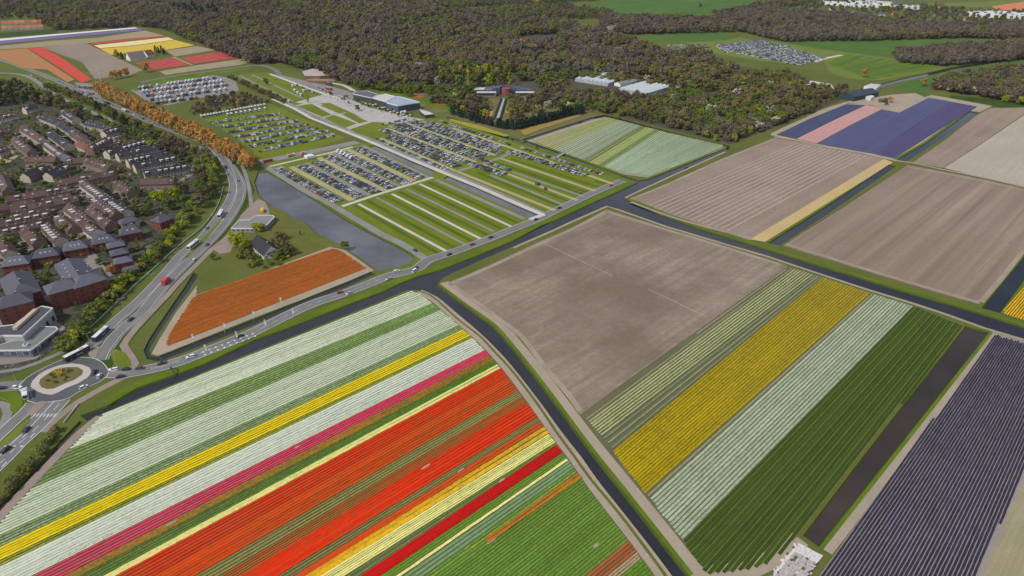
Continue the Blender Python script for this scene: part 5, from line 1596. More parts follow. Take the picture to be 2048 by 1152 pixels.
HEDGEM = plot_mat("plot_hedge", [(0.035, 0.055, 0.015), (0.14, 0.10, 0.07), (0.05, 0.075, 0.02), (0.09, 0.065, 0.045)])
def m_plot(l):
    mb = MB(); mb.box(-UL / 2 + .15, UL / 2 - .15, -l / 2, l / 2, 0, .16)
    return mb.mesh("garden_plot", PLOT)
def m_hedge(l):
    mb = MB(); mb.box(-.22, .22, -l / 2, l / 2, 0, 1.6, taper=.05)
    return mb.mesh("hedge", HEDGEM)
PLOT_B, PLOT_F, HEDGE_B = m_plot(7.5), m_plot(4.5), m_hedge(7.5)
def child(nm, me, parent, loc=(0, 0, 0), rz=0.0, sc=None):
    o = bpy.data.objects.new(nm, me)
    link(o)
    o.parent = parent
    o.location = loc
    o.rotation_euler = (0, 0, rz)
    if sc:
        o.scale = sc
    return o
N_HOUSE = [0]
def terrace(a, b, rm, wm, label, dormer=.5, ext=.5, depth=9.0, zr=8.7, skylight=.4):
    """a, b: the two ends of the ridge; one house every 5.4 m along it"""
    A, B = at(a[0], a[1], zr), at(b[0], b[1], zr)
    A.z = B.z = 0
    d = B - A
    n = max(1, round(d.length / UL))
    k = d.length / n / UL
    d.normalize()
    rz = math.atan2(d.y, d.x)
    # local -Y is the front: turn it to the south, where the dormers show
    if math.cos(rz) < 0:
        rz += math.pi
    if wm.name not in WALLS:
        WALLS[wm.name] = m_wall(wm)
    if rm.name not in ROOFS:
        ROOFS[rm.name] = m_roof(rm)
    wl, rf = WALLS[wm.name], ROOFS[rm.name]
    grp = label.split(" with ")[0]
    for i in range(n):
        N_HOUSE[0] += 1
        p = A.lerp(B, (i + .5) / n)
        h = empty("terraced_house", p, rz, label, "house", "houses: " + label[:60])
        h.scale = (k, depth / UD, 1)
        child("wall", wl, h)
        child("roof", rf, h)
        for x, me, z in ((-1.3, W_UP, 3.1), (1.3, W_UP, 3.1), (1.0, W_DN, .7)):
            child("window", me, h, (x, -UD / 2, z))
        for x, me, z in ((-1.3, W_UP, 3.1), (1.3, W_UP, 3.1), (-.8, W_DN, .7)):
            child("window", me, h, (x, UD / 2, z), math.pi)
        child("door", DOOR, h, (-1.6, -UD / 2, 0))
        gz = rnd.uniform(0, .03) + .05
        child("garden_plot", PLOT_B, h, (0, UD / 2 + 4.0, gz))
        child("garden_plot", PLOT_F, h, (0, -UD / 2 - 2.5, gz))
        child("hedge", HEDGE_B, h, (UL / 2 - .1, UD / 2 + 4.0, gz))
        if rnd.random() < .7:
            child("chimney", CHIM, h, (2.1, .3, RIDGE_H))
        if rnd.random() < dormer:
            child("dormer", DORM, h, (0, -2.3, EAVE + 1.25))
        elif rnd.random() < skylight:
            child("skylight", SKYL, h, (rnd.uniform(-1, 1), -2.0, EAVE + 2.12))
        if rnd.random() < ext:
            child("extension", EXT, h, (rnd.choice((-.9, .9)), UD / 2 + 1.5 if rnd.random() < .5 else -UD / 2 - 1.5, 0))
        if i in (0, n - 1):        # an end gable in its own colour
            s = -1 if (i == 0) == (rz == math.atan2(d.y, d.x)) else 1
            mb = MB()
            D = UD / 2
            x = s * (UL / 2 + .03)
            f = [(x, -D, 0), (x, D, 0), (x, D, EAVE), (x, 0, RIDGE_H - .15), (x, -D, EAVE)]
            g = [(x - s * .05, q[1], q[2]) for q in f]
            if s < 0:
                f.reverse(); g.reverse()
            mb.face(f)
            for q in range(5):
                r = (q + 1) % 5
                mb.face([g[q], g[r], f[r], f[q]])
            child("gable_wall", mb.mesh("gable_wall", RENDER if rm in (T_DRK,) else wm), h)
TR = [
 ((210,301),(288,279),T_DRK,RENDER,"dark roofed terraced house with white dormer in the top row of the parallel dark rows",.6),
 ((232,306),(312,289),T_DRK,RENDER,"dark roofed terraced house with cream gable end in the second of the parallel dark rows",.6),
 ((252,318),(332,301),T_DRK,RENDER,"dark roofed terraced house in the third parallel dark row above the garden strip",.5),
 ((266,328),(349,311),T_DRK,RENDER,"dark roofed terraced house with long white dormers in the fourth parallel dark row",.8),
 ((286,342),(373,328),T_DRK,RENDER,"dark roofed terraced house with square white dormer in the fifth parallel dark row",.6),
 ((280,358),(349,356),T_BRN,BRICK_B,"brown roofed terraced house in the row right behind the lime green trees",.4),
 ((8,393),(135,371),T_BRN,BRICK_B,"brown roofed terraced house in the upper of three long parallel brown rows",.4),
 ((18,414),(154,390),T_BRN,BRICK_B,"brown roofed terraced house in the middle of three long parallel brown rows",.6),
 ((-12,443),(97,422),T_BRN,BRICK_B,"brown roofed terraced house in the lowest of three long parallel brown rows",.8),
 ((135,407),(176,437),T_BRN,RENDER,"brown roofed terraced house with long pale front wall facing the lower lane",.4),
 ((166,359),(204,385),T_BRN,WHITEW,"brown terraced house with white gabled dormers left of the red roof patch",.8),
 ((206,387),(252,418),T_DRK,WHITEW,"dark terraced house with white dormers at the lower end of the slanted row",.8),
 ((178,412),(220,444),T_BRN,BRICK_B,"narrow brown terraced house between two slanted garden strips",.2),
 ((92,445),(118,473),T_BRN,RENDER,"brown house with white dormers in the short slanted row by the big green tree",.8),
 ((113,360),(228,340),T_BRN,BRICK_B,"brown house under the long unbroken brown roof crossing the estate",.05),
 ((46,347),(88,329),T_DRK,BRICK_B,"dark brown house in the left of two short slanted rows with sunlit hips",.2),
 ((92,345),(130,329),T_DRK,BRICK_B,"dark house in the right of two short slanted rows with sunlit hips",.2),
 ((54,314),(112,313),T_BRN,BRICK_B,"brown house in the left horizontal row below the round garden",.2),
 ((131,318),(173,314),T_BRN,BRICK_B,"brown house in the right horizontal row below the round garden",.3),
 ((45,251),(88,277),T_BRN,RENDER,"brown roofed terraced house in the upper slanted row beside the bare lane",.2),
 ((92,282),(126,307),T_BRN,WHITEW,"brown roofed house with white dormers below the upper slanted row",.8),
 ((85,229),(117,241),T_DRK,RENDER,"blue black roofed house with pale gables in the upper dark staggered row",.1),
 ((121,244),(162,267),T_DRK,RENDER,"blue black roofed house with pale gables in the lower dark staggered row",.1),
 ((46,214),(71,209),T_DRK,RENDER,"dark roofed house at the top corner of the estate",.4),
 ((172,241),(214,250),T_DRK,RENDER,"dark roofed house in the row under the conifer",.2),
 ((128,219),(150,233),T_DRK,WHITEW,"dark roofed house with white gables in the uppermost slanted row",.5),
 ((154,281),(181,291),T_RED,RENDER,"red brown roofed house right above the round garden",.3),
 ((175,293),(215,273),T_BRN,BRICK_B,"brown house with a line of white dormers below the allotment sheds",.9),
 ((172,315),(222,331),T_BRN,BRICK_B,"brown house with pale lane wall ending the horizontal row",.2),
 ((0,476),(18,500),T_BRN,RENDER,"brown house with cream side wall at the left edge above the villas",.5),
 ((48,452),(76,478),T_BRN,BRICK_B,"brown house of the short row hidden behind the middle green tree",.3),
 ((-10,262),(20,255),T_BRN,BRICK_B,"brown house at the left edge below the dark trees",.3),
 ((-8,232),(30,225),T_BRN,WHITEW,"house with white walls at the upper left edge",.5),
 ((24,404),(66,398),T_BRN,BRICK_B,"plain brown roofed house between the upper two long brown rows",.1),
 ((84,396),(140,384),T_BRN,BRICK_B,"brown roofed house squeezed right between the upper long brown rows",.1),
 ((22,429),(96,411),T_BRN,BRICK_B,"plain brown roofed house between the lower two long brown rows",.3),
 ((0,458),(84,440),T_BRN,BRICK_B,"brown house in the short row under the three long brown rows",.6),
 ((118,428),(146,452),T_BRN,BRICK_B,"brown house in the slanted row left of the long pale lane wall",.3),
 ((150,428),(192,458),T_BRN,WHITEW,"brown house in the slanted row right of the long pale lane wall",.3),
 ((28,272),(62,299),T_BRN,BRICK_B,"brown house in the slanted row left of the upper slanted row",.2),
 ((102,262),(136,286),T_DRK,RENDER,"dark roofed house between the upper slanted row and the staggered dark rows",.2),
 ((146,262),(170,276),T_BRN,RENDER,"brown roofed house below the lower staggered dark row",.2),
 ((234,362),(262,378),T_BRN,BRICK_B,"brown house by the small grass square",.2),
 ((190,394),(232,424),T_BRN,BRICK_B,"brown house in the slanted row between white dormer row and garden strip",.3),
 ((-8,410),(14,406),T_BRN,BRICK_B,"brown house cut by the left edge beside the middle long row",.3),
 ((205,262),(240,252),T_DRK,RENDER,"dark roofed house at the upper end of the allotments",.3),
 ((10,292),(-12,300),T_BRN,RENDER,"brown roofed house at the pale yard on the left",.2),
 ((0,345),(14,375),T_BRN,BRICK_B,"brown roofed house at the left edge of the estate",.1),
]
for a, b, rm, wm, lab, dm in TR:
    terrace(a, b, rm, wm, lab, dm, depth=9.0 if rm is not T_DRK else 9.6)

for lane in ([(186,340),(205,352),(232,370),(258,392),(275,412)], [(30,384),(10,372),(-10,362)], [(60,300),(90,320),(120,322),(180,326),(200,338)], [(20,262),(50,290),(80,312)], [(100,432),(125,455),(150,476),(175,486)], [(175,395),(205,420),(235,446)], [(20,470),(45,490),(60,500)], [(10,528),(60,523),(110,508)], [(205,270),(180,258),(150,240)], [(392,322),(384,346),(352,366)], [(110,505),(165,495),(205,540),(222,556)], [(60,560),(84,590),(130,612)], [(70,230),(100,250),(150,275)]):
    ribbon("lane", lane, 5.0, PAVE, Z2)
ribbon("lane", [(166,518),(190,545),(222,560)], 9, PAVE, Z3)
sheet("paved_yard", [(-40,320),(0,312),(30,288),(46,306),(20,324),(-40,338)], SAND, Z2)
sheet("paved_yard", [(-60,735),(30,727),(72,718),(110,692),(130,655),(110,640),(60,600),(-60,640)], PAVE, Z2)
sheet("lawn", [(352,432),(372,405),(392,380),(404,372),(402,395),(385,425),(362,450)], GRASS_V, Z2)
sheet("lawn", [(236,376),(250,372),(262,384),(244,392)], GRASS_V, Z2)
def windows_along(parent, A, B, z0, z1, w, h, n, floors=1, frame=True, glass=None, name="window", inset=0.0):
    """n windows along the wall A-B (local points), outward side on the right of A to B"""
    d = (B - A)
    L = d.length
    d.normalize()
    nrm = Vector((d.y, -d.x, 0))
    me = MB()
    me.box(-w / 2, w / 2, -.07, .04, 0, h, 0)
    me.box(-w / 2 + .12, w / 2 - .12, -.09, -.06, .12, h - .12, 1)
    ms = me.mesh("window", [WOODW if frame else STEEL, glass or GLASS])
    rz = math.atan2(d.y, d.x)
    for f in range(floors):
        for i in range(n):
            p = A + d * (L * (i + .5) / n) + Vector((0, 0, z0 + f * (z1 - z0) / max(1, floors)))
            child(name, ms, parent, p, rz)

def hip_house(name, label, a, b, width, eave, ridge, inset, wm, rm, floors=2, cat="house", group=None, win=(1.3, 1.3), chim=True, sky=0, over=.5):
    A, B = at(a[0], a[1], ridge), at(b[0], b[1], ridge)
    A.z = B.z = 0
    d = B - A
    L = d.length / 2 + inset
    c = (A + B) / 2
    rz = math.atan2(d.y, d.x)
    if math.cos(rz) < 0:
        rz += math.pi
    r = empty(name, c, rz, label, cat, group)
    D = width / 2
    mb = MB()
    mb.box(-L, L, -D, D, -.02, eave, 0)
    mb.build("wall", wm, r)
    mr = MB()
    X, Y, i2 = L + over, D + over, max(L - inset, .05)
    e = [(-X, -Y, eave), (X, -Y, eave), (X, Y, eave), (-X, Y, eave)]
    R0, R1 = (-i2, 0, ridge), (i2, 0, ridge)
    mr.face([e[0], e[1], R1, R0]); mr.face([e[2], e[3], R0, R1]); mr.face([e[1], e[2], R1]); mr.face([e[3], e[0], R0])
    u = [(q[0], q[1], eave - .3) for q in e]
    for k in range(4):
        mr.face([u[k], u[(k + 1) % 4], e[(k + 1) % 4], e[k]])
    mr.face(u[::-1])
    mr.build("roof", rm, r)
    P = [Vector((-L, -D, 0)), Vector((L, -D, 0)), Vector((L, D, 0)), Vector((-L, D, 0))]
    for k in range(4):
        s = (P[(k + 1) % 4] - P[k]).length
        windows_along(r, P[k], P[(k + 1) % 4], .9, .9 + (eave - .6), win[0], win[1], max(1, int(s / 4.6)), floors, frame=False)
    if chim:
        child("chimney", CHIM, r, (i2 * .6, .6, ridge - .1))
    for k in range(sky):
        x = -i2 + 2 * i2 * (k + .5) / sky
        o = child("skylight", SKYL, r, (x, -D * .5, eave + (ridge - eave) * .52))
    for k in range(1):
        child("door", DOOR, r, (L * .3, -D - .01, 0))
    return r
V = "slate villas in a line"
hip_house("villa", "hipped slate roofed villa at the left end of the villa line", (15,514), (45,510), 12, 6.2, 10, 3.5, BRICK, T_SLT, group=V, sky=3)
hip_house("villa", "second hipped slate villa from the left in the villa line", (76,498), (104,494), 12, 6.2, 10, 3.5, BRICK, T_SLT, group=V, sky=3)
hip_house("villa", "third hipped slate villa behind the slate roofed flats", (136,484), (160,480), 12, 6.2, 10, 3.5, BRICK, T_SLT, group=V, sky=3)
hip_house("villa", "fourth hipped slate villa joined to the three stepped houses", (193,471), (216,467), 12, 6.2, 10, 3.5, BRICK, T_SLT, group=V, sky=3)
hip_house("villa", "fifth hipped slate villa with green roof edge above the pond", (247,454), (268,450), 11, 6.2, 10, 3.5, BRICK, T_SLT, group=V, sky=2)
hip_house("villa", "small blue slate house behind the fifth villa", (246,437), (262,433), 8, 5.5, 8, 3, RENDER, T_SLT, group=V)
hip_house("villa", "detached brick villa with pyramid slate roof on the lawn by the pond", (317,431), (325,428), 11, 6.0, 9.5, 4, BRICK, T_SLT)
S = "three stepped brick houses"
hip_house("stepped_house", "uppermost of three stepped brick houses with slate roofs", (222,484), (236,481), 9, 7.2, 9.6, 3, BRICK, T_SLT, 2, group=S, chim=False)
hip_house("stepped_house", "middle one of three stepped brick houses with slate roofs", (229,499), (243,496), 9, 7.2, 9.6, 3, BRICK, T_SLT, 2, group=S, chim=False)
hip_house("stepped_house", "lowest of three stepped houses with bright red brick front", (236,515), (251,512), 9, 7.2, 9.6, 3, BRICK, T_SLT, 2, group=S, chim=False)
hip_house("house", "low brick house with flat slate roof below the stepped houses", (252,533), (268,530), 7, 3.2, 5, 2.5, BRICK, T_SLT, 1, chim=False)
hip_house("apartment_block", "long slate roofed wing of the brick flats with skylights", (135,516), (158,552), 15, 9.5, 14, 5, BRICK, T_SLT, 3, "apartments", sky=5)
hip_house("apartment_block", "brick apartment block with slate roof left of the dark stair recess", (110,563), (132,557), 14, 11, 15, 6, BRICK, T_SLT, 3, "apartments", sky=0)
hip_house("apartment_block", "brick apartment block with slate roof right of the dark stair recess", (160,551), (180,545), 14, 11, 15, 6, BRICK, T_SLT, 3, "apartments")
hip_house("apartment_block", "square slate roofed brick flats with white roof boxes at the left", (27,542), (40,566), 16, 10, 15.5, 6, BRICK, T_SLT, 3, "apartments")
hip_house("apartment_block", "brick apartment tower at the left edge with orange red front", (8,592), (38,585), 14, 12, 16, 5, BRICK, T_SLT, 4, "apartments")

def prism_building(name, label, px, h, wm, rm, cat="building", group=None, parapet=.0, z_survey=None, windows=None, floor_h=3.2, glass=None):
    """a flat-roofed building drawn by the outline of its roof edge"""
    z = h if z_survey is None else z_survey
    p = [at(q[0], q[1], z) for q in px]
    if area2(p) < 0:
        p.reverse()
    c = sum(p, Vector((0, 0, 0))) / len(p)
    c.z = 0
    r = empty(name, c, 0, label, cat, group)
    q = [Vector((v.x - c.x, v.y - c.y, 0)) for v in p]
    n = len(q)
    mb = MB()
    for i in range(n):
        a, b = q[i], q[(i + 1) % n]
        mb.face([(a.x, a.y, -.02), (b.x, b.y, -.02), (b.x, b.y, h), (a.x, a.y, h)])
    mb.build("wall", wm, r)
    mr = MB()
    top = [Vector((v.x, v.y, h - .02)) for v in q]
    for t in mgeo.tessellate_polygon([top]):
        a, b, d = (top[i] for i in t)
        mr.face([a, b, d] if (b - a).cross(d - a).z > 0 else [a, d, b])
    mr.build("roof", rm, r)
    if parapet:
        me = MB()
        for i in range(n):
            a, b = q[i], q[(i + 1) % n]
            d = (b - a).normalized()
            m = Vector((d.y, -d.x, 0)) * .15
            o1, o2, i1, i2 = a + m, b + m, a - m * 2, b - m * 2
            Z = h + parapet
            me.face([(o1.x, o1.y, h - .5), (o2.x, o2.y, h - .5), (o2.x, o2.y, Z), (o1.x, o1.y, Z)])
            me.face([(i2.x, i2.y, h - .1), (i1.x, i1.y, h - .1), (i1.x, i1.y, Z), (i2.x, i2.y, Z)])
            me.face([(o1.x, o1.y, Z), (o2.x, o2.y, Z), (i2.x, i2.y, Z), (i1.x, i1.y, Z)])
        me.build("parapet", WOODW, r)
    if windows:
        w, hh, gap, fl = windows
        for i in range(n):
            a, b = q[i], q[(i + 1) % n]
            L = (b - a).length
            if L < w * 1.2:
                continue
            windows_along(r, a, b, .8, .8 + floor_h * fl, w, hh, max(1, int(L / (w + gap))), fl, glass=glass)
    return r, q
# modern white building at the left edge
r, q = prism_building("school_building", "low modern building with grey flat roof, white frames and tall blue windows", [(-60,700),(12,701),(62,700),(116,659),(112,654),(78,653),(48,675),(0,690),(-60,694)], 4.4, flat_mat("grey_cladding", (0.15, 0.155, 0.165)), flat_mat("school_roof", (0.19, 0.19, 0.18)), parapet=.25, windows=(3.4, 3.0, 1.4, 1), glass=GLASS_B)
for t in ((.2, .35), (.45, .3)):
    mb = MB(); mb.box(-.9, .9, -.9, .9, 0, 1.1)
    o = mb.build("roof_box", R_WHT, r); o.location = at(48 + 12 * t[0], 688 + 10 * t[1], 4.4) - r.location; o.location.z = 4.38
prism_building("school_building", "taller wing with black roof and white edge behind the grey roofed building", [(-60,690),(6,672),(46,672),(106,617),(84,613),(66,622),(30,650),(-60,660)], 7.6, flat_mat("dull_white_wall", (0.42, 0.42, 0.42)), T_BLK, parapet=.5, windows=(2.8, 3.6, 2.6, 1), floor_h=4.5)
mb = MB()
A, B = at(30, 660, 7.6), at(72, 622, 7.6)
d = (B - A); L = d.length
mb.box(0, L, -1.1, 1.1, 0, 1.3, 0); mb.box(-.1, L + .1, -1.2, 1.2, 1.3, 1.5, 1)
o = mb.build("rooflight_monitor", [RENDER, flat_mat("tan_sheet", (0.50, 0.42, 0.28))]); o.location = (A.x, A.y, 7.55); o.rotation_euler = (0, 0, math.atan2(d.y, d.x))
thing(o, "long tan rooflight box along the black roof", "rooflight")
# peninsula: shop with grey roof and glass front, white farmhouse
prism_building("shop", "flat grey roofed shop with slanted white framed glass front by the lake", [(462,457),(508,457),(533,451),(549,434),(545,431),(512,432),(500,440),(478,441)], 3.2, flat_mat("shop_wall", (0.33, 0.31, 0.29)), R_GRY, "shop", parapet=.35, windows=(2.6, 1.9, .5, 1), glass=GLASS_B)
def gable_building(name, label, a, b, width, eave, ridge, wm, rm, cat="house", group=None, win=True, chim=False, over=.4, winsize=(1.2, 1.3)):
    A, B = at(a[0], a[1], ridge), at(b[0], b[1], ridge)
    A.z = B.z = 0
    d = B - A
    L = d.length / 2
    rz = math.atan2(d.y, d.x)
    if math.cos(rz) < 0:
        rz += math.pi
    r = empty(name, (A + B) / 2, rz, label, cat, group)
    D = width / 2
    mb = MB()
    f = [(-L, -D, -.02), (-L, D, -.02), (-L, D, eave), (-L, 0, ridge - .1), (-L, -D, eave)]
    g = [(L, q[1], q[2]) for q in f]
    mb.face(f[::-1]); mb.face(g); mb.face([f[0], g[0], g[4], f[4]]); mb.face([g[1], f[1], f[2], g[2]])
    mb.build("wall", wm, r)
    mr = MB()
    sl = (ridge - eave) / D
    for s in (-1, 1):
        y, ze = s * (D + over), eave - over * sl
        o = [(-L - over, y, ze), (L + over, y, ze), (L + over, 0, ridge), (-L - over, 0, ridge)]
        u = [(v[0], v[1], v[2] + .2) for v in o]
        if s > 0:
            o.reverse(); u.reverse()
        mr.face(u); mr.face(o[::-1])
        for i in range(4):
            mr.face([o[i], o[(i + 1) % 4], u[(i + 1) % 4], u[i]])
    mr.build("roof", rm, r)
    if win:
        P = [Vector((-L, -D, 0)), Vector((L, -D, 0)), Vector((L, D, 0)), Vector((-L, D, 0))]
        for k in range(4):
            s = (P[(k + 1) % 4] - P[k]).length
            windows_along(r, P[k], P[(k + 1) % 4], .9, .9 + 2.6, winsize[0], winsize[1], max(1, int(s / 3.4)), 1)
        child("door", DOOR, r, (L * .2, -D - .01, 0))
    if chim:
        child("chimney", CHIM, r, (L * .5, .3, ridge))
    return r
gable_building("farmhouse", "white farmhouse with big dark grey roof on the peninsula", (514,470), (541,492), 12, 3.2, 8.5, WHITEW, T_DRK, chim=True)
gable_building("barn", "small white annex with black roof below the farmhouse", (533,500), (548,497), 6, 2.8, 5.5, WHITEW, T_BLK)
# farm in the far bulb fields
gable_building("farmhouse", "thatched grey farmhouse with white end among yellow and red tulips", (253,105), (285,101), 16, 4, 13, WHITEW, tile_mat("thatch", (0.17, 0.14, 0.13), (0.22, 0.18, 0.17)), win=True)
gable_building("barn", "red roofed barn at the right end of the thatched farm", (288,101), (302,99), 14, 4, 11, WHITEW, T_RED)
for x, y in [(312,104),(318,107),(324,104),(245,118),(330,110)]:
    tree(at(x, y), "conifer", 8, 12, "dark tree sheltering the thatched farm", "dark trees around the thatched farm")
# entrance pavilion
r, q = prism_building("entrance_pavilion", "entrance pavilion with glazed blue grey roof and dark glass walls", [(774,206),(796,212),(840,205),(806,195),(792,193),(772,203)], 8, GLASS_B, GLASS_R, "pavilion", parapet=.5)
prism_building("entrance_pavilion", "middle part of the entrance pavilion with pale flat roof", [(745,196),(772,204),(791,193),(770,188),(757,190)], 7, STEEL, R_LGT, "pavilion", parapet=.4)
prism_building("entrance_pavilion", "dark grey roofed far end of the entrance pavilion", [(706,188),(744,196),(757,189),(735,182),(712,183)], 7, STEEL, T_SLT, "pavilion", parapet=.3)
ribbon("canopy_roof", [(703,190),(725,196),(745,203)], 4, STEEL, 5.5, straight=True, kind=None)
thing(bpy.data.objects["canopy_roof"], "long thin dark canopy before the entrance pavilion", "canopy")
prism_building("kiosk", "cream kiosk box at the corner of the plaza", [(800,222),(812,220),(811,224),(802,226)], 3.5, RENDER, R_LGT, "kiosk")
prism_building("pavilion_annex", "white flat roofed annex right of the entrance pavilion", [(838,218),(860,224),(868,228),(850,230),(842,224)], 4, STEEL, R_LGT, "building")
# round red centred pavilion
PC = at(1012, 176, 8)
rp = empty("round_pavilion", (PC.x, PC.y, 0), 0, "pavilion with dark fan shaped roofs around a red drum in the garden wood", "pavilion")
mb = MB(); mb.tube((0, -4, 0), (0, -4, 8.8), 6, 6, 20); mb.build("red_drum", flat_mat("red_panels", (0.27, 0.07, 0.06)), rp)
for k in range(9):
    a0 = RAD(-8 + k * 22)
    a1 = a0 + RAD(19)
    mb = MB()
    hi, lo = 9.0, 6.0
    P = [(8 * math.cos(a0), 8 * math.sin(a0)), (34 * math.cos(a0), 30 * math.sin(a0)), (34 * math.cos(a1), 30 * math.sin(a1)), (8 * math.cos(a1), 8 * math.sin(a1))]
    Z = [hi, lo, lo, hi]
    t = [(p[0], p[1], z) for p, z in zip(P, Z)]
    g = [(p[0], p[1], 0) for p in P]
    mb.face(t, 0)
    for i in range(4):
        mb.face([g[i], g[(i + 1) % 4], t[(i + 1) % 4], t[i]], 1)
    mb.build("roof_wing", [T_SLT, GLASS_B], rp)
for sx in (-1, 1):
    mb = MB(); x0, x1 = sorted((sx * 14, sx * 38))
    mb.box(x0, x1, -14, -6, 0, 4.5, 0); mb.box(x0 - 1, x1 + 1, -15, -6, 4.5, 5, 1); mb.box(x0 + 1, x1 - 1, -14.2, -13.9, 1, 4, 2)
    mb.build("front_wing", [CONC, R_LGT, GLASS], rp)
mb = MB(); mb.box(-42, -20, -2, 10, 0, 6, 0); mb.box(-43, -19, -3, 11, 6, 6.5, 1); mb.build("side_hall", [BRICK, R_LGT], rp)
# low hedges of the parade path
for a, b in (((1003,198),(988,240)), ((1012,198),(1000,240))):
    ribbon("clipped_hedge", [a, b], 2.2, L_CON, 1.6, straight=True, kind=None)
for k, nm in enumerate([o for o in bpy.data.objects if o.name.startswith("clipped_hedge")]):
    v = nm.data
    bm = bmesh.new(); bm.from_mesh(v)
    ex = bmesh.ops.extrude_face_region(bm, geom=bm.faces[:])
    for g in ex["geom"]:
        if isinstance(g, bmesh.types.BMVert):
            g.co.z = 0.0
    bmesh.ops.recalc_face_normals(bm, faces=bm.faces)
    bm.to_mesh(v); bm.free()
    thing(nm, "clipped dark hedge along the %s side of the parade path" % ("left", "right")[k], "hedge")
# exhibition glasshouses: ridge after ridge of white glass
def glasshouse(label, px0, px1, nb, length_px, group):
    A, B, Cc = at(*px0), at(*px1), at(*length_px)
    d = (B - A); W = d.length; d.normalize()
    Lv = (Cc - A); Lv -= d * Lv.dot(d); L = Lv.length; e = Lv.normalized()
    r = empty("glasshouse", A, 0, label, "glasshouse", group)
    w = W / nb
    me = MB(); mw = MB()
    for i in range(nb):
        o = d * (w * i)
        for p0, p1, z0, z1 in ((0, .5, 4.5, 6.5), (.5, 1, 6.5, 4.5)):
            a = o + d * (w * p0); b = o + d * (w * p1)
            me = MB()
            me.face([(a.x, a.y, z0), (b.x, b.y, z1), (b.x + e.x * L, b.y + e.y * L, z1), (a.x + e.x * L, a.y + e.y * L, z0)])
            me.build("roof_pane", R_WHT if p0 == 0 else flat_mat("white_glass", (0.58, 0.62, 0.62), rough=.3), r)
        for s in (0, L):
            a = o + e * s; b = a + d * w; m = a + d * (w / 2)
            mw.face([(a.x, a.y, 0), (b.x, b.y, 0), (b.x, b.y, 4.5), (m.x, m.y, 6.5), (a.x, a.y, 4.5)])
    for s in (0, W):
        a = d * s; b = a + e * L
        mw.face([(a.x, a.y, 0), (b.x, b.y, 0), (b.x, b.y, 4.5), (a.x, a.y, 4.5)])
    mw.build("wall", glass_mat("hall_glass", (0.30, 0.34, 0.35)), r)
glasshouse("left exhibition glasshouse of white roof ridges in the garden wood", (1150,163), (1215,173), 8, (1180,148), None)
glasshouse("right exhibition glasshouse with bright white roof ridges", (1236,184), (1292,194), 7, (1275,168), None)
gable_building("hall", "low grey hall between the two white glasshouses", (1235,164), (1278,156), 12, 4, 6, WHITEW, R_GRY, win=False)
gable_building("pavilion_hut", "small white roofed hut in the garden wood near the canal", (1382,192), (1394,190), 9, 3, 5, WHITEW, R_WHT, cat="hut")
# restaurant with orange parasols by the wood
prism_building("restaurant", "dark timber restaurant with orange terrace at the wood edge", [(604,143),(625,137),(650,141),(662,150),(640,152),(610,152)], 4, flat_mat("timber_wall", (0.20, 0.12, 0.08)), flat_mat("pale_terrace_roof", (0.45, 0.38, 0.34)), "restaurant")
prism_building("restaurant", "long orange awning along the restaurant terrace", [(612,158),(640,157.5),(668,159),(670,162),(640,162),(616,161)], 2.8, flat_mat("timber_wall", (0.20, 0.12, 0.08)), flat_mat("orange_awning", (0.34, 0.17, 0.10)), "awning")
# dark barn by the navy field
gable_building("barn", "long dark green barn with black roof beside the navy hyacinths", (1694,185), (1744,176), 22, 6, 9.5, flat_mat("dark_green_cladding", (0.03, 0.06, 0.06)), tile_mat("black_blue_roof", (0.035, 0.05, 0.065), (0.05, 0.07, 0.09)), cat="barn", win=False)
prism_building("barn", "pale flat roofed shed behind the dark barn", [(1728,172),(1742,167),(1762,169),(1752,177)], 5, WHITEW, R_LGT, "barn")
prism_building("shed", "small white shed in the barn yard", [(1731,192),(1738,189),(1749,192),(1742,196)], 4, WHITEW, R_WHT, "shed")
prism_building("nursery_hall", "long low white hall in the wood left of the barn", [(1587,163),(1620,161),(1662,168),(1668,176),(1640,174),(1590,168)], 4.5, WHITEW, R_LGT, "hall")
prism_building("nursery_hall", "low white roof among trees by the far car park", [(1400,122),(1410,119),(1432,122),(1430,127),(1404,126)], 4.5, WHITEW, R_WHT, "hall")
# far houses and halls
FAR = [("long_glasshouse", "long white glasshouse roof near the upper right edge", [(1640,1),(1700,4),(1760,8),(1760,11),(1690,9),(1640,4)], 6),
       ("long_glasshouse", "second long pale glasshouse near the upper right edge", [(1690,0),(1740,0),(1800,5),(1796,9),(1740,5)], 6),
       ("distant_hall", "white distant hall beside orange tulip field", [(1935,22),(2000,21),(2060,26),(2060,33),(1990,30),(1940,27)], 7),
       ("distant_hall", "pale distant hall right of the grey roofed hall", [(1805,9),(1850,10),(1845,14),(1808,13)], 7),
       ("distant_hall", "blue grey roofed distant hall at the upper right", [(1782,3),(1806,2),(1804,10),(1788,10)], 8)]
for nm, lab, px, h in FAR:
    prism_building(nm, lab, px, h, WHITEW, R_WHT if "white" in lab else (T_SLT if "blue" in lab else R_LGT), "hall")
FH = [(1608,11),(1625,12),(1660,16),(1680,19),(1708,22),(1735,23),(1760,24),(1785,22),(1815,18),(1830,24),(1855,16),(1870,26),(1885,20),(1900,28),(1915,22),(1925,32),(1945,36),(1960,18),(1740,14),(1905,12),(1842,5),(1875,8)]
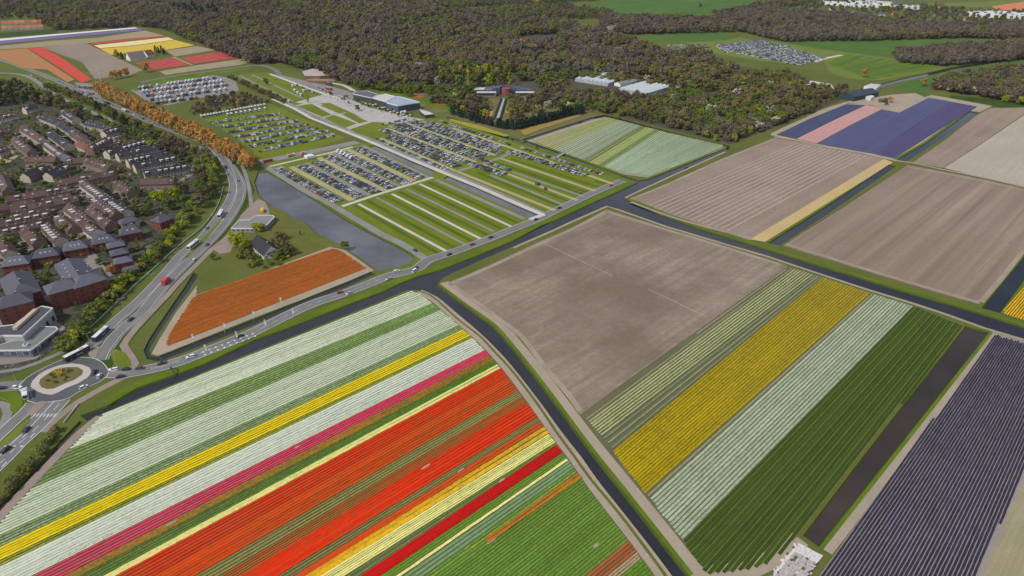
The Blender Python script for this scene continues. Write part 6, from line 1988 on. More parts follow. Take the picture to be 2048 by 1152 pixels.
for i, (x, y) in enumerate(FH):
    wm_, wn_ = rnd.choice([(RENDER, "cream walled"), (BRICK_B, "brown brick")])
    rm_, rn_ = rnd.choice([(T_SLT, "slate"), (T_DRK, "black"), (T_RED, "red brown")])
    side = "near the long glasshouses" if x < 1720 else ("behind the wood belt" if x < 1820 else ("before the grey roofed hall" if x < 1890 else "by the orange tulip field"))
    gable_building("distant_house", "distant %s house with %s roof %s" % (wn_, rn_, side), (x, y), (x + rnd.uniform(8, 14), y + rnd.uniform(-1, 1)), rnd.uniform(9, 13), 4, 8.5, wm_, rm_, group="distant houses at the upper right", win=True, winsize=(2, 1.6))
for i in range(14):
    x, y = 2 + (i % 7) * 12, (42 if i < 7 else 52) - (i % 7) * .4
    gable_building("distant_house", "distant orange roofed house in the far left rows", (x, y), (x + 10, y - .6), 10, 4.5, 9, WHITEW, T_ORG, group="distant orange roofed houses")
gable_building("distant_house", "large white roofed house by the far left wood", (112,38), (124,36), 14, 5, 9, WHITEW, R_WHT)
for x, y, lab in [(1040,77,"orange roofed villa showing above the brown wood"), (1062,90,"second orange roofed villa deeper in the wood"), (1215,52,"pale house at the wood clearing by the pasture"), (770,128,"long grey shed roof in the wood behind the plaza"), (830,125,"pale long roof among the brown trees")]:
    gable_building("villa", lab, (x, y), (x + 16, y - 1), 13, 6, 13, RENDER, T_ORG if "orange" in lab else R_GRY)
# sheds in the estate allotments
sm = {}
def shed_mesh(c):
    if c not in sm:
        mb = MB()
        mb.box(-1.5, 1.5, -1.2, 1.2, -.02, 2.0, 0)
        mb.face([(-1.7, -1.4, 2.0), (1.7, -1.4, 2.0), (1.7, 0, 2.7), (-1.7, 0, 2.7)], 1)
        mb.face([(1.7, 1.4, 2.0), (-1.7, 1.4, 2.0), (-1.7, 0, 2.7), (1.7, 0, 2.7)], 1)
        mb.face([(-1.5, 1.2, 2), (-1.5, -1.2, 2), (-1.5, 0, 2.6)], 0); mb.face([(1.5, -1.2, 2), (1.5, 1.2, 2), (1.5, 0, 2.6)], 0)
        sm[c] = mb.mesh("garden_shed", [flat_mat("shed_boards", (0.26, 0.19, 0.13)), (R_LGT, T_BLK, R_GRY, T_RED)[c]])
    return sm[c]
def shed(x, y, lab, grp):
    o = bpy.data.objects.new("garden_shed", shed_mesh(rnd.randrange(4)))
    link(o)
    o.location = at(x, y)
    o.rotation_euler = (0, 0, rnd.choice((.3, .35, -.7, 1.2)))
    thing(o, lab, "shed", grp)
for i in range(60):
    shed(rnd.uniform(203, 250), rnd.uniform(262, 292), "small shed in the crowded allotments above the dark terraces", "allotment sheds")
for (a, b, rm, wm, lab, dm) in TR[:24]:
    A, B = Vector(a), Vector(b)
    for i in range(5):
        t = rnd.random()
        p = A.lerp(B, t)
        shed(p.x + rnd.uniform(-3, 3), p.y + rnd.choice((10.5, 12.5)), "small shed in a back garden of the estate", "back garden sheds")
# ---------------------------------------------------------------- vehicles
TYRE = flat_mat("tyre", (0.02, 0.02, 0.02), var=.1)
LAMP = flat_mat("head_lamp", (0.75, 0.75, 0.72), rough=.2)
REDL = flat_mat("tail_lamp", (0.35, 0.02, 0.02), rough=.3)
CAR_COLS = {"white": (0.80, 0.80, 0.80), "silver": (0.48, 0.49, 0.50), "black": (0.018, 0.018, 0.022), "dark grey": (0.075, 0.08, 0.09), "blue": (0.03, 0.06, 0.20), "red": (0.42, 0.02, 0.02), "light grey": (0.32, 0.33, 0.34), "dark blue": (0.015, 0.025, 0.075), "teal": (0.08, 0.20, 0.22), "brown": (0.10, 0.06, 0.045)}
COL_W = ["white"] * 7 + ["silver"] * 6 + ["black"] * 4 + ["dark grey"] * 4 + ["blue"] * 2 + ["red"] * 1 + ["light grey"] * 4 + ["dark blue"] * 3 + ["teal"] + ["brown"]
FORM = {  # side profile stations: (x, half width, z of the belt) and the cabin
 "hatchback": dict(L=4.1, W=1.76, cab=(-1.95, -1.55, .45, 1.15), H=1.50, hood=.92),
 "saloon": dict(L=4.6, W=1.80, cab=(-1.75, -1.05, .35, 1.15), H=1.44, hood=.93),
 "estate": dict(L=4.7, W=1.82, cab=(-2.25, -1.95, .45, 1.2), H=1.50, hood=.95),
 "van": dict(L=5.0, W=1.95, cab=(-2.45, -2.4, 1.35, 1.95), H=1.98, hood=1.1)}
def car_body(form, m):
    f = FORM[form]
    L, W, hd = f["L"] / 2, f["W"] / 2, f["hood"]
    mb = MB()
    st = [(-L, .80, .45, hd - .22), (-L + .12, .94, .26, hd - .05), (-L + .9, 1, .22, hd), (L - 1.1, 1, .22, hd), (L - .25, .93, .24, hd - .18), (L, .76, .42, hd - .32)]
    ring = []
    for x, w, z0, z1 in st:
        ww = W * w
        ring.append([(x, -ww * .94, z0), (x, -ww, (z0 + z1) * .5), (x, -ww * .92, z1), (x, ww * .92, z1), (x, ww, (z0 + z1) * .5), (x, ww * .94, z0)])
    for a, b in zip(ring[:-1], ring[1:]):
        for j in range(6):
            k = (j + 1) % 6
            mb.face([a[j], a[k], b[k], b[j]][::-1])
    mb.face(ring[0]); mb.face(ring[-1][::-1])
    # roof panel over the glass
    r0, r1, f1, f0 = f["cab"]
    H = f["H"]
    w1 = W * .72
    mb.face([(r1, -w1, H), (f1, -w1, H), (f1, w1, H), (r1, w1, H)])
    mb.face([(r1, -w1, H - .04), (r1, w1, H - .04), (f1, w1, H - .04), (f1, -w1, H - .04)])
    return mb.mesh("body", m)
def car_glass(form):
    f = FORM[form]
    W = f["W"] / 2
    r0, r1, f1, f0 = f["cab"]
    z0, z1 = f["hood"] - .02, f["H"] - .02
    a = [(r0, -W * .88, z0), (f0 + .0, -W * .88, z0), (f0, W * .88, z0), (r0, W * .88, z0)]
    b = [(r1, -W * .71, z1), (f1, -W * .71, z1), (f1, W * .71, z1), (r1, W * .71, z1)]
    mb = MB()
    for i in range(4):
        mb.face([a[i], a[(i + 1) % 4], b[(i + 1) % 4], b[i]])
    mb.face(b)
    return mb.mesh("window", GLASS)
def wheel_mesh(r=.33, w=.22):
    mb = MB()
    mb.tube((0, -w / 2, 0), (0, w / 2, 0), r, r, 10, 0)
    mb.face([(r * math.cos(t) , -w / 2, r * math.sin(t)) for t in [i * math.pi / 5 for i in range(10)]], 0)
    mb.tube((0, -w / 2 - .01, 0), (0, w / 2 + .01, 0), r * .6, r * .6, 8, 1)
    return mb.mesh("wheel", [TYRE, flat_mat("wheel_rim", (0.4, 0.4, 0.4), rough=.4)])
WHEEL = wheel_mesh()
def lamp_mesh(m):
    mb = MB(); mb.box(-.04, .04, -.2, .2, -.07, .07)
    return mb.mesh("lamp", m)
HEADL, TAILL = lamp_mesh(LAMP), lamp_mesh(REDL)
CG = {k: car_glass(k) for k in FORM}
CB = {}
def cbody(form, col):
    if (form, col) not in CB:
        CB[form, col] = car_body(form, paint_mat("paint_" + col.replace(" ", "_"), CAR_COLS[col]))
    return CB[form, col]
def road_car(x, y, toward, form, col, label):
    p = at(x, y)
    q = at(*toward)
    rz = math.atan2((q - p).y, (q - p).x)
    r = empty("car" if form != "van" else "van", (p.x, p.y, Z3), rz, label, "van" if form == "van" else "car")
    child("body", cbody(form, col), r)
    child("window", CG[form], r)
    f = FORM[form]
    for sx in (-1, 1):
        for sy in (-1, 1):
            child("wheel", WHEEL, r, (sx * f["L"] * .31, sy * f["W"] * .46, .33))
    for sy in (-1, 1):
        child("headlight", HEADL, r, (f["L"] / 2 - .08, sy * f["W"] * .32, f["hood"] - .28))
        child("tail_light", TAILL, r, (-f["L"] / 2 + .06, sy * f["W"] * .35, f["hood"] - .2))
    return r
for a in [
    (168,776,(185,768),"hatchback","white","white hatchback driving on the near side of the roundabout"),
    (199,754,(205,744),"hatchback","white","white hatchback on the right side of the roundabout ahead of the other"),
    (188,747,(182,755),"saloon","black","black car circling close to the roundabout apron"),
    (228,741,(205,744),"estate","white","white car waiting at the roundabout mouth of the canal road"),
    (252,740,(228,741),"saloon","black","black car second in the queue before the roundabout"),
    (279,738,(252,740),"saloon","dark grey","dark car third in the queue before the roundabout"),
    (242,755,(280,748),"saloon","dark blue","dark blue car leaving the roundabout along the canal road"),
    (324,729,(290,737),"saloon","black","black car in the queue by the black bridge arches"),
    (382,715,(350,724),"estate","white","white estate car driving beside the first flag"),
    (480,674,(512,662),"saloon","dark blue","dark blue car beside the second near flag"),
    (681,586,(712,578),"saloon","red","red car on the canal road at the end of the orange field"),
    (699,588,(680,596),"saloon","silver","silver car right behind the red one on the canal road"),
    (778,559,(750,570),"saloon","silver","silver car near the lake corner on the canal road"),
    (793,544,(815,538),"estate","white","pale car turning by the lake corner"),
    (830,543,(850,530),"van","white","white van with trailer at the car park entrance"),
    (832,537,(850,526),"saloon","black","black car next to the white van at the car park entrance"),
    (831,502,(845,512),"saloon","dark blue","dark blue car coming down the gravel track by the lake"),
    (899,510,(912,503),"saloon","black","black car on the road below the empty parking grass"),
    (945,490,(962,484),"estate","red","red car on the road below the empty parking grass"),
    (982,476,(996,470),"saloon","black","black car on the canal road just right of the red one"),
    (1072,440,(1086,433),"saloon","black","black car at the end of the white path"),
    (1119,417,(1135,410),"saloon","black","black car on the road beyond the white path end"),
    (1222,372,(1235,366),"hatchback","red","red car at the far corner of the car park road"),
    (262,640,(283,622),"saloon","black","black car alone on the right carriageway of the main road"),
    (414,491,(403,504),"saloon","dark grey","dark car by the forecourt entrance on the main road"),
    (389,521,(400,508),"estate","white","white car between the dark car and the red lorry"),
    (414,458,(404,470),"saloon","teal","teal car on the left carriageway between two white coaches"),
    (451,335,(445,322),"saloon","blue","blue car in the upper bend of the main road"),
    (476,363,(478,378),"saloon","dark grey","dark car in the bend on the right carriageway"),
    (418,302,(428,312),"saloon","black","small black car where the carriageways part"),
    (53,862,(40,876),"saloon","dark blue","dark blue car on the approach at the lower left"),
    (12,902,(-10,918),"estate","black","black car lowest on the left on the broad approach"),
    (3,778,(40,772),"saloon","black","black car at the left edge entering the roundabout"),
    (33,777,(44,778),"hatchback","white","small white car at the left mouth of the roundabout"),
    (44,779,(52,783),"hatchback","white","white car right in front of the camper van"),
    (517,494,(528,500),"estate","red","dark red car parked by the farmhouse"), (512,497,(520,503),"estate","silver","silver car parked beside the red one at the farm"),
    (166,526,(180,532),"hatchback","red","red car parked at the slate roofed flats"), (172,532,(186,538),"hatchback","silver","silver car parked at the slate roofed flats"), (176,537,(190,543),"saloon","dark grey","dark car parked third at the slate roofed flats"),
    (189,549,(203,556),"saloon","white","white car parked at the lower end of the flats"), (82,580,(92,574),"saloon","blue","blue car in the courtyard of the flats"), (148,600,(160,596),"saloon","silver","pale car in front of the right brick apartment block"), (164,601,(178,598),"hatchback","white","white car under the hedge by the apartment blocks"),
    (75,606,(90,600),"hatchback","white","white car between the two apartment blocks"), (56,690,(70,684),"hatchback","silver","silver car by the school building")]:
    road_car(*a)

def big_vehicle(name, label, x, y, toward, L, W, H, m, glass=True, cab=None, wheels=3, cat="bus", group=None, stripe=None, z=None, roof=None):
    p, q = at(x, y), at(*toward)
    rz = math.atan2((q - p).y, (q - p).x)
    r = empty(name, (p.x, p.y, Z3 if z is None else z), rz, label, cat, group)
    for nm, me, loc in big_parts(L, W, H, m, glass, cab, wheels, stripe, roof):
        child(nm, me, r, loc)
    return r
BP = {}
def big_parts(L, W, H, m, glass, cab, wheels, stripe, roof):
    key = (L, W, H, m.name, glass, cab.name if cab else None, wheels, stripe, roof.name if roof else None)
    if key in BP:
        return BP[key]
    out = []
    x0 = -L / 2
    x1 = L / 2 - (2.3 if cab else 0)
    mb = MB()
    rr = .12
    prof = [(-W / 2, .45), (-W / 2, H - rr), (-W / 2 + rr, H), (W / 2 - rr, H), (W / 2, H - rr), (W / 2, .45)]
    a = [(x0, y, z) for y, z in prof]
    b = [(x1, y, z) for y, z in prof]
    for i in range(6):
        k = (i + 1) % 6
        mb.face([a[i], b[i], b[k], a[k]][::-1], 1 if i in (1, 2, 3) else 0)
    mb.face(a[::-1]); mb.face(b)
    out.append(("body", mb.mesh("body", [m, roof or m]), (0, 0, 0)))
    if cab:
        mb = MB(); mb.box(x1 + .15, L / 2, -W / 2 + .05, W / 2 - .05, .45, 2.6, taper=.12)
        out.append(("cab", mb.mesh("cab", cab), (0, 0, 0)))
        mb = MB(); mb.box(L / 2 - .12, L / 2 + .0, -W / 2 + .2, W / 2 - .2, 1.5, 2.35)
        out.append(("windscreen", mb.mesh("windscreen", GLASS), (0, 0, 0)))
    if glass:
        mb = MB()
        n = max(2, int(L / 1.6))
        for s in (-1, 1):
            for i in range(n):
                u = x0 + .4 + (L - .8) * i / n
                mb.box(u, u + (L - .8) / n - .12, s * W / 2 - .02, s * W / 2 + .02, 1.35, H - .75)
        mb.box(L / 2 - .02, L / 2 + .03, -W / 2 + .15, W / 2 - .15, 1.1, H - .4)
        mb.box(-L / 2 - .03, -L / 2 + .02, -W / 2 + .3, W / 2 - .3, 1.6, H - .5)
        out.append(("window", mb.mesh("window", GLASS), (0, 0, 0)))
        mb = MB()
        mb.box(-1.2, 1.2, -.75, .75, 0, .25)
        out.append(("roof_unit", mb.mesh("roof_unit", R_LGT), (-L * .2, 0, H)))
    if stripe:
        mb = MB()
        for s in (-1, 1):
            mb.box(x0 + L * .32, x0 + L * .55, s * W / 2 - .01, s * W / 2 + .015, 1.0, 1.9)
        out.append(("side_panel", mb.mesh("side_panel", paint_mat("panel_white", (.7, .7, .7))), (0, 0, 0)))
    for i in range(wheels):
        u = (-.33, .30, -.20)[i % 3] * L
        for s in (-1, 1):
            out.append(("wheel", BIGW, (u, s * (W / 2 - .16), .5)))
    BP[key] = out
    return out
BIGW = wheel_mesh(.5, .32)
BLACKP = paint_mat("coach_black", (0.03, 0.018, 0.022))
WHITEP = paint_mat("coach_white", (0.78, 0.78, 0.78))
NAVYP = paint_mat("coach_navy", (0.03, 0.045, 0.11))
REDP = paint_mat("lorry_red", (0.55, 0.06, 0.04))
YELP = paint_mat("van_yellow", (0.80, 0.52, 0.01))
big_vehicle("bus", "black bus with white roof nearing the roundabout", 155, 712, (132,724), 13, 2.6, 3.2, BLACKP, stripe=True, roof=WHITEP)
big_vehicle("bus", "second black bus with white roof following along the main road", 203, 673, (184,690), 12, 2.6, 3.2, NAVYP, stripe=True, roof=WHITEP)
big_vehicle("coach", "white coach on the left carriageway by the pond", 387, 494, (372,506), 12.5, 2.6, 3.4, WHITEP)
big_vehicle("coach", "white coach higher up on the left carriageway", 442, 432, (435,444), 12, 2.6, 3.4, WHITEP)
big_vehicle("coach", "blue coach on the far stretch of the main road", 214, 208, (235,219), 13, 2.6, 3.4, NAVYP)
big_vehicle("coach", "white coach behind the copper trees on the far road", 250, 224, (268,233), 12, 2.6, 3.3, WHITEP)
big_vehicle("lorry", "red box lorry on the main road below the lawn", 333, 566, (345,553), 8, 2.5, 3.4, REDP, glass=False, cab=REDP, wheels=2, cat="lorry")
big_vehicle("camper_van", "white camper van leaving the roundabout at the lower left", 53, 793, (53,812), 7, 2.3, 3.0, WHITEP, glass=True, wheels=2, cat="camper van")
big_vehicle("van", "bright yellow van parked by the shop at the lake", 525, 424, (527,412), 6.5, 2.3, 2.7, YELP, glass=False, cab=YELP, wheels=2, cat="van")
big_vehicle("lorry", "orange flat lorry on the paved yard above the full car park", 583, 313, (595,310), 8, 2.5, 2.6, paint_mat("lorry_orange", (.6, .3, .15)), glass=False, cab=WHITEP, wheels=2, cat="lorry")
big_vehicle("lorry", "pink red lorry on the paved yard beside the orange one", 605, 310, (612,305), 8, 2.6, 3.2, paint_mat("lorry_pink", (.62, .25, .22)), glass=False, cab=WHITEP, wheels=2, cat="lorry")
big_vehicle("lorry", "dark red container at the left end of the paved yard", 536, 324, (550,321), 9, 2.5, 2.6, paint_mat("box_red", (.33, .07, .05)), glass=False, wheels=0, cat="container", z=Z4)
big_vehicle("coach", "blue coach on the drop off loop beside the restaurant", 658, 170, (670,173), 12, 2.6, 3.4, paint_mat("coach_blue", (.03, .08, .25)))
big_vehicle("coach", "red coach on the drop off loop below the blue one", 658, 180, (670,183), 12, 2.6, 3.4, REDP)
big_vehicle("digger", "small orange roller on the empty parking lane", 1090, 380, (1100,383), 3.2, 1.6, 1.6, paint_mat("machine_orange", (.65, .28, .05)), glass=False, cab=STEEL, wheels=0, cat="machine", z=0.2)
big_vehicle("digger", "dark tracked machine behind the orange roller", 1075, 371, (1082,373), 4.2, 2.0, 2.0, STEEL, glass=False, cab=STEEL, wheels=0, cat="machine", z=0.2)
# coach park
CC = [WHITEP, WHITEP, WHITEP, WHITEP, WHITEP, WHITEP, WHITEP, NAVYP, NAVYP, paint_mat("coach_grey", (.3, .32, .35)), paint_mat("coach_orange", (.5, .18, .06))]
for (a, b, n, lab) in [((276,179),(432,157),22,"first row of the coach park, farthest from the camera"), ((283,186),(446,164),22,"second row of the coach park"), ((292,193),(456,171),20,"third row of the coach park"),
                       ((301,201),(420,184),14,"fourth row of the coach park"), ((312,208),(395,197),10,"last row of the coach park by the copper trees"), ((425,186),(455,180),3,"short row at the right end of the coach park"), ((428,208),(468,200),4,"pale row of coaches beside the olive tree")]:
    for i in range(n):
        if rnd.random() < .12:
            continue
        p = Vector(a).lerp(Vector(b), (i + .5) / n)
        m = rnd.choice(CC)
        cn = "white" if m is WHITEP else "coloured"
        big_vehicle("coach", "%s coach in the %s" % (cn, lab), p.x, p.y, (p.x + 4, p.y - 5.4 + rnd.uniform(-.3, .3)), 12, 2.55, 3.4, m, wheels=0, group="coaches in the coach park, " + lab[:12], z=.55 * 0 + .1)

# rows of parked cars: line of places, cars set across it
PARK = []
def car_row(a, b, lab, pitch=2.75, fill=.94, double=False, off=0.0, across=True, cols=None):
    A, B = at(*a), at(*b)
    d = B - A
    L = d.length
    d.normalize()
    n = Vector((-d.y, d.x, 0))
    base = math.atan2(d.y, d.x) + (math.pi / 2 if across else 0)
    for s in ((-2.6, 2.6) if double else (0,)):
        u = rnd.uniform(0, 1)
        while u < L:
            if rnd.random() < fill:
                p = A + d * u + n * (s + off + rnd.uniform(-.35, .35))
                form = rnd.choice(["hatchback"] * 4 + ["saloon"] * 3 + ["estate"] * 3 + ["van"] * (1 if rnd.random() < .35 else 0))
                col = rnd.choice(cols or COL_W)
                if form == "van":
                    col = rnd.choice(["white", "white", "white", "silver"])
                PARK.append((p, base + (math.pi if rnd.random() < .5 else 0) + rnd.uniform(-.05, .05), form, col, lab))
            u += pitch + rnd.uniform(-.1, .25)
LA = "full car park by the lake"
car_row((556,338), (678,404), (LA, "outermost double row along the lake track"), double=True)
L1, L2, L3 = ((586,336),(703,400)), ((640,317),(768,381)), ((699,301),(824,361))
for ln_, off, k in [(L1, 8.7, "double row right of the first worn lane"), (L1, 24.3, "double row left of the second worn lane"), (L2, 8.7, "double row right of the second worn lane"), (L2, 24.3, "double row left of the third worn lane"), (L3, 9.5, "innermost double row by the long narrow pond")]:
    car_row(ln_[0], ln_[1], (LA, k), double=True, off=off)
LC = "crowded car park beyond the white path"
M1, M2, M3, M4 = ((762,277),(902,338)), ((778,258),(948,323)), ((812,246),(988,310)), ((872,245),(1012,293))
for ln_, off, k, dbl in [(M1, -4.8, "first row along the white path", False), (M1, 8.3, "second double row from the white path", True), (M2, -8.0, "double row below the second worn lane", True), (M2, 8.0, "double row above the second worn lane", True), (M3, -8.0, "double row below the middle worn lane", True), (M3, 8.0, "double row above the middle worn lane", True), (M4, -8.0, "double row below the upper worn lane", True), (M4, 6.5, "uppermost row under the garden hedge", False)]:
    car_row(ln_[0], ln_[1], (LC, k), double=dbl, off=off, fill=.86)
for a, b, k, dbl in [((944,329),(1008,350),"short row beside the empty grass",True), ((965,321),(1019,341),"short row above the empty lane",False), ((1021,304),(1175,352),"double row reaching far along the canal",True), ((1042,296),(1204,350),"canal side row of the crowded car park",False)]:
    car_row(a, b, (LC, k), double=dbl, fill=.9)
LB_ = "far left car park behind the copper trees"
NTH = ["first", "second", "third", "fourth", "fifth", "sixth", "last"]
for k in range(7):
    t = k / 6
    a, b = Vector((423, 247)).lerp(Vector((518, 303)), t), Vector((558, 228)).lerp(Vector((672, 270)), t)
    car_row(tuple(a), tuple(b), (LB_, NTH[k] + " row"), fill=.88, double=True)
LP = "plaza end of the car park"
car_row((765,250),(812,240), (LP, "curb row"), fill=.9); car_row((780,255),(832,240), (LP, "second row"), fill=.9); car_row((805,262),(850,245), (LP, "third row"), fill=.7)
car_row((636,176),(690,200), (LP, "row by the poplar"), fill=.6); car_row((590,168),(640,192), (LP, "row along the upper white path"), fill=.5, across=False, pitch=6)
LF_ = "far car park behind the wood"
CF = ["white", "silver", "dark blue", "blue", "silver", "black", "white"]
for k in range(5):
    t = k / 4
    a, b = Vector((1432, 92)).lerp(Vector((1452, 105)), t), Vector((1528, 81.5)).lerp(Vector((1546, 87)), t)
    car_row(tuple(a), tuple(b), (LF_, "upper field"), fill=.9, double=True, cols=CF)
for k in range(10):
    t = k / 9
    a, b = Vector((1478, 108)).lerp(Vector((1592, 130)), t), Vector((1562, 88)).lerp(Vector((1648, 117)), t)
    car_row(tuple(a), tuple(b), (LF_, "lower field"), fill=.88, double=True, cols=CF)
for k in range(3):
    car_row((1335 + 6 * k, 92 + 4 * k), (1415 + 4 * k, 90 + 5 * k), (LF_, "part under trees"), fill=.7, double=True)
# lanes and yards of the estate
for a, b in [((30,362),(62,352)), ((188,352),(215,346)), ((222,372),(245,384)), ((100,436),(120,460)), ((236,340),(262,352)), ((40,290),(66,318)), ((140,465),(170,478)), ((196,330),(230,345)), ((380,325),(392,336)), ((20,520),(60,514)), ((110,508),(126,504))]:
    car_row(a, b, ("lanes of the estate", "kerb"), pitch=6, fill=.7, across=False)
car_row((150,183),(182,190), ("yard by the far road", "a"), fill=.8, double=True); car_row((155,174),(188,178), ("yard by the far road", "b"), fill=.8, double=True)
for px in ((120,163,330,255), (60,150,180,196)):
    car_row((px[0], px[1]), (px[2], px[3]), ("far main road", "queue"), pitch=14, fill=.6, across=False, off=-2)
PARK.sort(key=lambda c: c[0].length)
for p, rz, form, col, lab in PARK[:300]:
    nm = "parked_van" if form == "van" else "parked_car"
    place = lab[1] if lab[1] not in ("kerb",) else "a lane of the estate"
    lb = "%s %s parked in the %s" % (col, form, place) if lab[0] != "lanes of the estate" else "%s %s parked along a lane of the estate" % (col, form)
    r = empty(nm, (p.x, p.y, Z4), rz, lb[:110], "van" if form == "van" else "car", "cars in the " + lab[0])
    child("body", cbody(form, col), r)
    child("window", CG[form], r)
    for sx in (-1, 1):
        for sy in (-1, 1):
            child("wheel", WHEEL, r, (sx * FORM[form]["L"] * .31, sy * FORM[form]["W"] * .46, .33))
# all further cars: one mass of instances
ccoll = bpy.data.collections.new("parked_car_kinds")
CIDX = {}
for form in FORM:
    for col in CAR_COLS:
        b = cbody(form, col)
        g = CG[form]
        mb = MB()
        for me, mi in ((b, 0), (g, 1)):
            k = len(mb.v)
            mb.v += [tuple(v.co) for v in me.vertices]
            for pl in me.polygons:
                mb.f.append(tuple(k + i for i in pl.vertices)); mb.i.append(mi)
        for sx in (-1, 1):
            for sy in (-1, 1):
                x, y = sx * FORM[form]["L"] * .31, sy * FORM[form]["W"] * .46
                mb.tube((x, y - .1, .33), (x, y + .1, .33), .33, .33, 7, 2)
        n = len(CIDX)
        o = bpy.data.objects.new("parked_car_%03d" % n, mb.mesh("parked_car", [b.materials[0], GLASS, TYRE]))
        ccoll.objects.link(o)
        CIDX[form, col] = n
NG_CARS = scatter_group("car_scatter", ccoll)
scatter("parked_cars_beyond", [((p.x, p.y, Z4), CIDX[form, col], rz, (1, 1, 1)) for p, rz, form, col, lab in PARK[300:]], NG_CARS, "farther rows of parked cars filling the car parks", "cars")
# camper vans, white, in two lines at the far car park edge
for (a, b, n) in [((402,236),(532,212),22), ((450,233),(535,219),9)]:
    for i in range(n):
        p = Vector(a).lerp(Vector(b), (i + rnd.uniform(.3, .7)) / n)
        big_vehicle("camper_van", "white camper van in the %s line beyond the far car park" % ("long upper" if n == 22 else "short second"), p.x, p.y, (p.x + 3, p.y + 4), 6.5, 2.3, 3.0, WHITEP, wheels=0, cat="camper van", group="camper vans at the far left car park", z=.1)
for i, (x, y) in enumerate([(596,188),(590,183),(608,184),(602,192),(572,204),(578,205),(567,203),(586,174),(592,172)]):
    big_vehicle("camper_van", "white camper van on the striped lawn near the plaza", x, y, (x + 4, y + 2), 6.5, 2.3, 3.0, WHITEP, wheels=0, cat="camper van", group="camper vans near the plaza", z=.1)
for i, (x, y) in enumerate([(608,322),(614,321),(619,320)]):
    big_vehicle("white_tent", "white box trailer at the head of the middle parking row", x + 6, y - 4, (x + 10, y - 2), 7, 2.5, 3.2, WHITEP, glass=False, wheels=2, cat="trailer", group="white trailers in the full car park", z=.1)
for i in range(5):
    x, y = 690 + 6.5 * i, 308.5 + 3.3 * i
    big_vehicle("van", "white van in the bright line of vans in the full car park", x - 14, y - 4, (x - 8, y - 9), 6, 2.2, 2.7, WHITEP, glass=False, cab=WHITEP, wheels=2, cat="van", group="line of white vans in the full car park", z=.13)

# pale bare patches left in the bulb rows
for x, y, L, lab in [(852,934,5,"pale bare patch at the upper edge of the brightest red tulips"), (922,941,4,"pale bare patch in the olive strip below the brightest red tulips"), (1004,961,4,"pale bare patch at the end of the pale yellow strip"), (984,1082,6,"pale bare patch at the near end of the short orange strip"), (342,1048,5,"pale bare patch under the crimson tulips"), (594,895,3,"small pale patch in the fresh green strip"), (1192,1092,3,"pale bare patch in the large green block")]:
    p = at(x, y)
    d = Vector((math.sin(RAD(47)), math.cos(RAD(47)), 0)); n = Vector((-d.y, d.x, 0))
    pts = [p + d * (L * .5 * math.cos(t) * rnd.uniform(.8, 1.1)) + n * (.5 * math.sin(t) * rnd.uniform(.8, 1.2)) for t in [k * math.pi / 5 for k in range(10)]]
    o = slab("bare_patch", None, .36, SAND, SAND, world_pts=pts, kind=None)
    thing(o, lab, "bare patch")

# ---------------------------------------------------------------- flags, lamps, fences, bridges
CLOTH = flat_mat("flag_cloth", (0.80, 0.79, 0.76), var=.05)
POLE = flat_mat("white_pole", (0.62, 0.62, 0.62))
GALV = flat_mat("galvanised", (0.40, 0.41, 0.41))
FL = [(387,688,"first flag from the roundabout on the field side"), (450,666,"second flag on the orange field side"), (508,642,"third flag on the orange field side"), (562,614,"farthest flag on the orange field side"),
      (412,710,"first flag on the canal bank"), (474,683,"second flag on the canal bank"), (531,659,"third flag on the canal bank"), (586,637,"farthest flag on the canal bank")]
for i, (x, y, lab) in enumerate(FL):
    p = at(x, y)
    r = empty("flag", p, RAD(20), "white banner " + lab, "flag", "white banners along the canal road")
    mb = MB(); mb.tube((0, 0, 0), (0, 0, 6.6), .07, .045, 6); mb.tube((0, 0, 6.4), (.95, 0, 6.45), .03, .03, 4); mb.build("pole", POLE, r)
    mb = MB()
    N = 7
    for k in range(N):
        z0, z1 = 6.35 - 3.7 * k / N, 6.35 - 3.7 * (k + 1) / N
        o0, o1 = .12 * math.sin(k * .9 + i), .12 * math.sin((k + 1) * .9 + i)
        mb.face([(.07, 0, z0), (.07, 0, z1), (.95, o1, z1), (.95, o0, z0)])
        mb.face([(.07, .02, z0), (.95, o0 + .02, z0), (.95, o1 + .02, z1), (.07, .02, z1)])
    mb.build("banner", CLOTH, r)
for x, y, lab, two in [(184,697,"double armed street lamp on the splitter island above the roundabout",1), (251,626,"double armed street lamp in the verge between the carriageways",1), (85,724,"tall single street lamp before the school building",0), (33,764,"street lamp at the left mouth of the roundabout",1), (72,812,"street lamp on the lower splitter island",1), (236,735,"street lamp on the grass island by the queue",0), (310,575,"street lamp beside the main road below the lawn",1), (365,522,"street lamp near the pond on the main road",1), (430,452,"street lamp by the forecourt",1), (470,350,"street lamp in the upper bend",1)]:
    r = empty("street_lamp", at(x, y), RAD(30), lab, "street lamp")
    mb = MB(); mb.tube((0, 0, 0), (0, 0, 9.5), .11, .07, 6); mb.build("pole", GALV, r)
    for s in ((-1, 1) if two else (1,)):
        mb = MB(); mb.tube((0, 0, 9.4), (s * 1.5, 0, 9.8), .05, .04, 5); mb.build("arm", GALV, r)
        mb = MB(); mb.box(s * 1.5 - .45, s * 1.5 + .45, -.17, .17, 9.72, 9.9); mb.build("lamp_head", GALV, r)
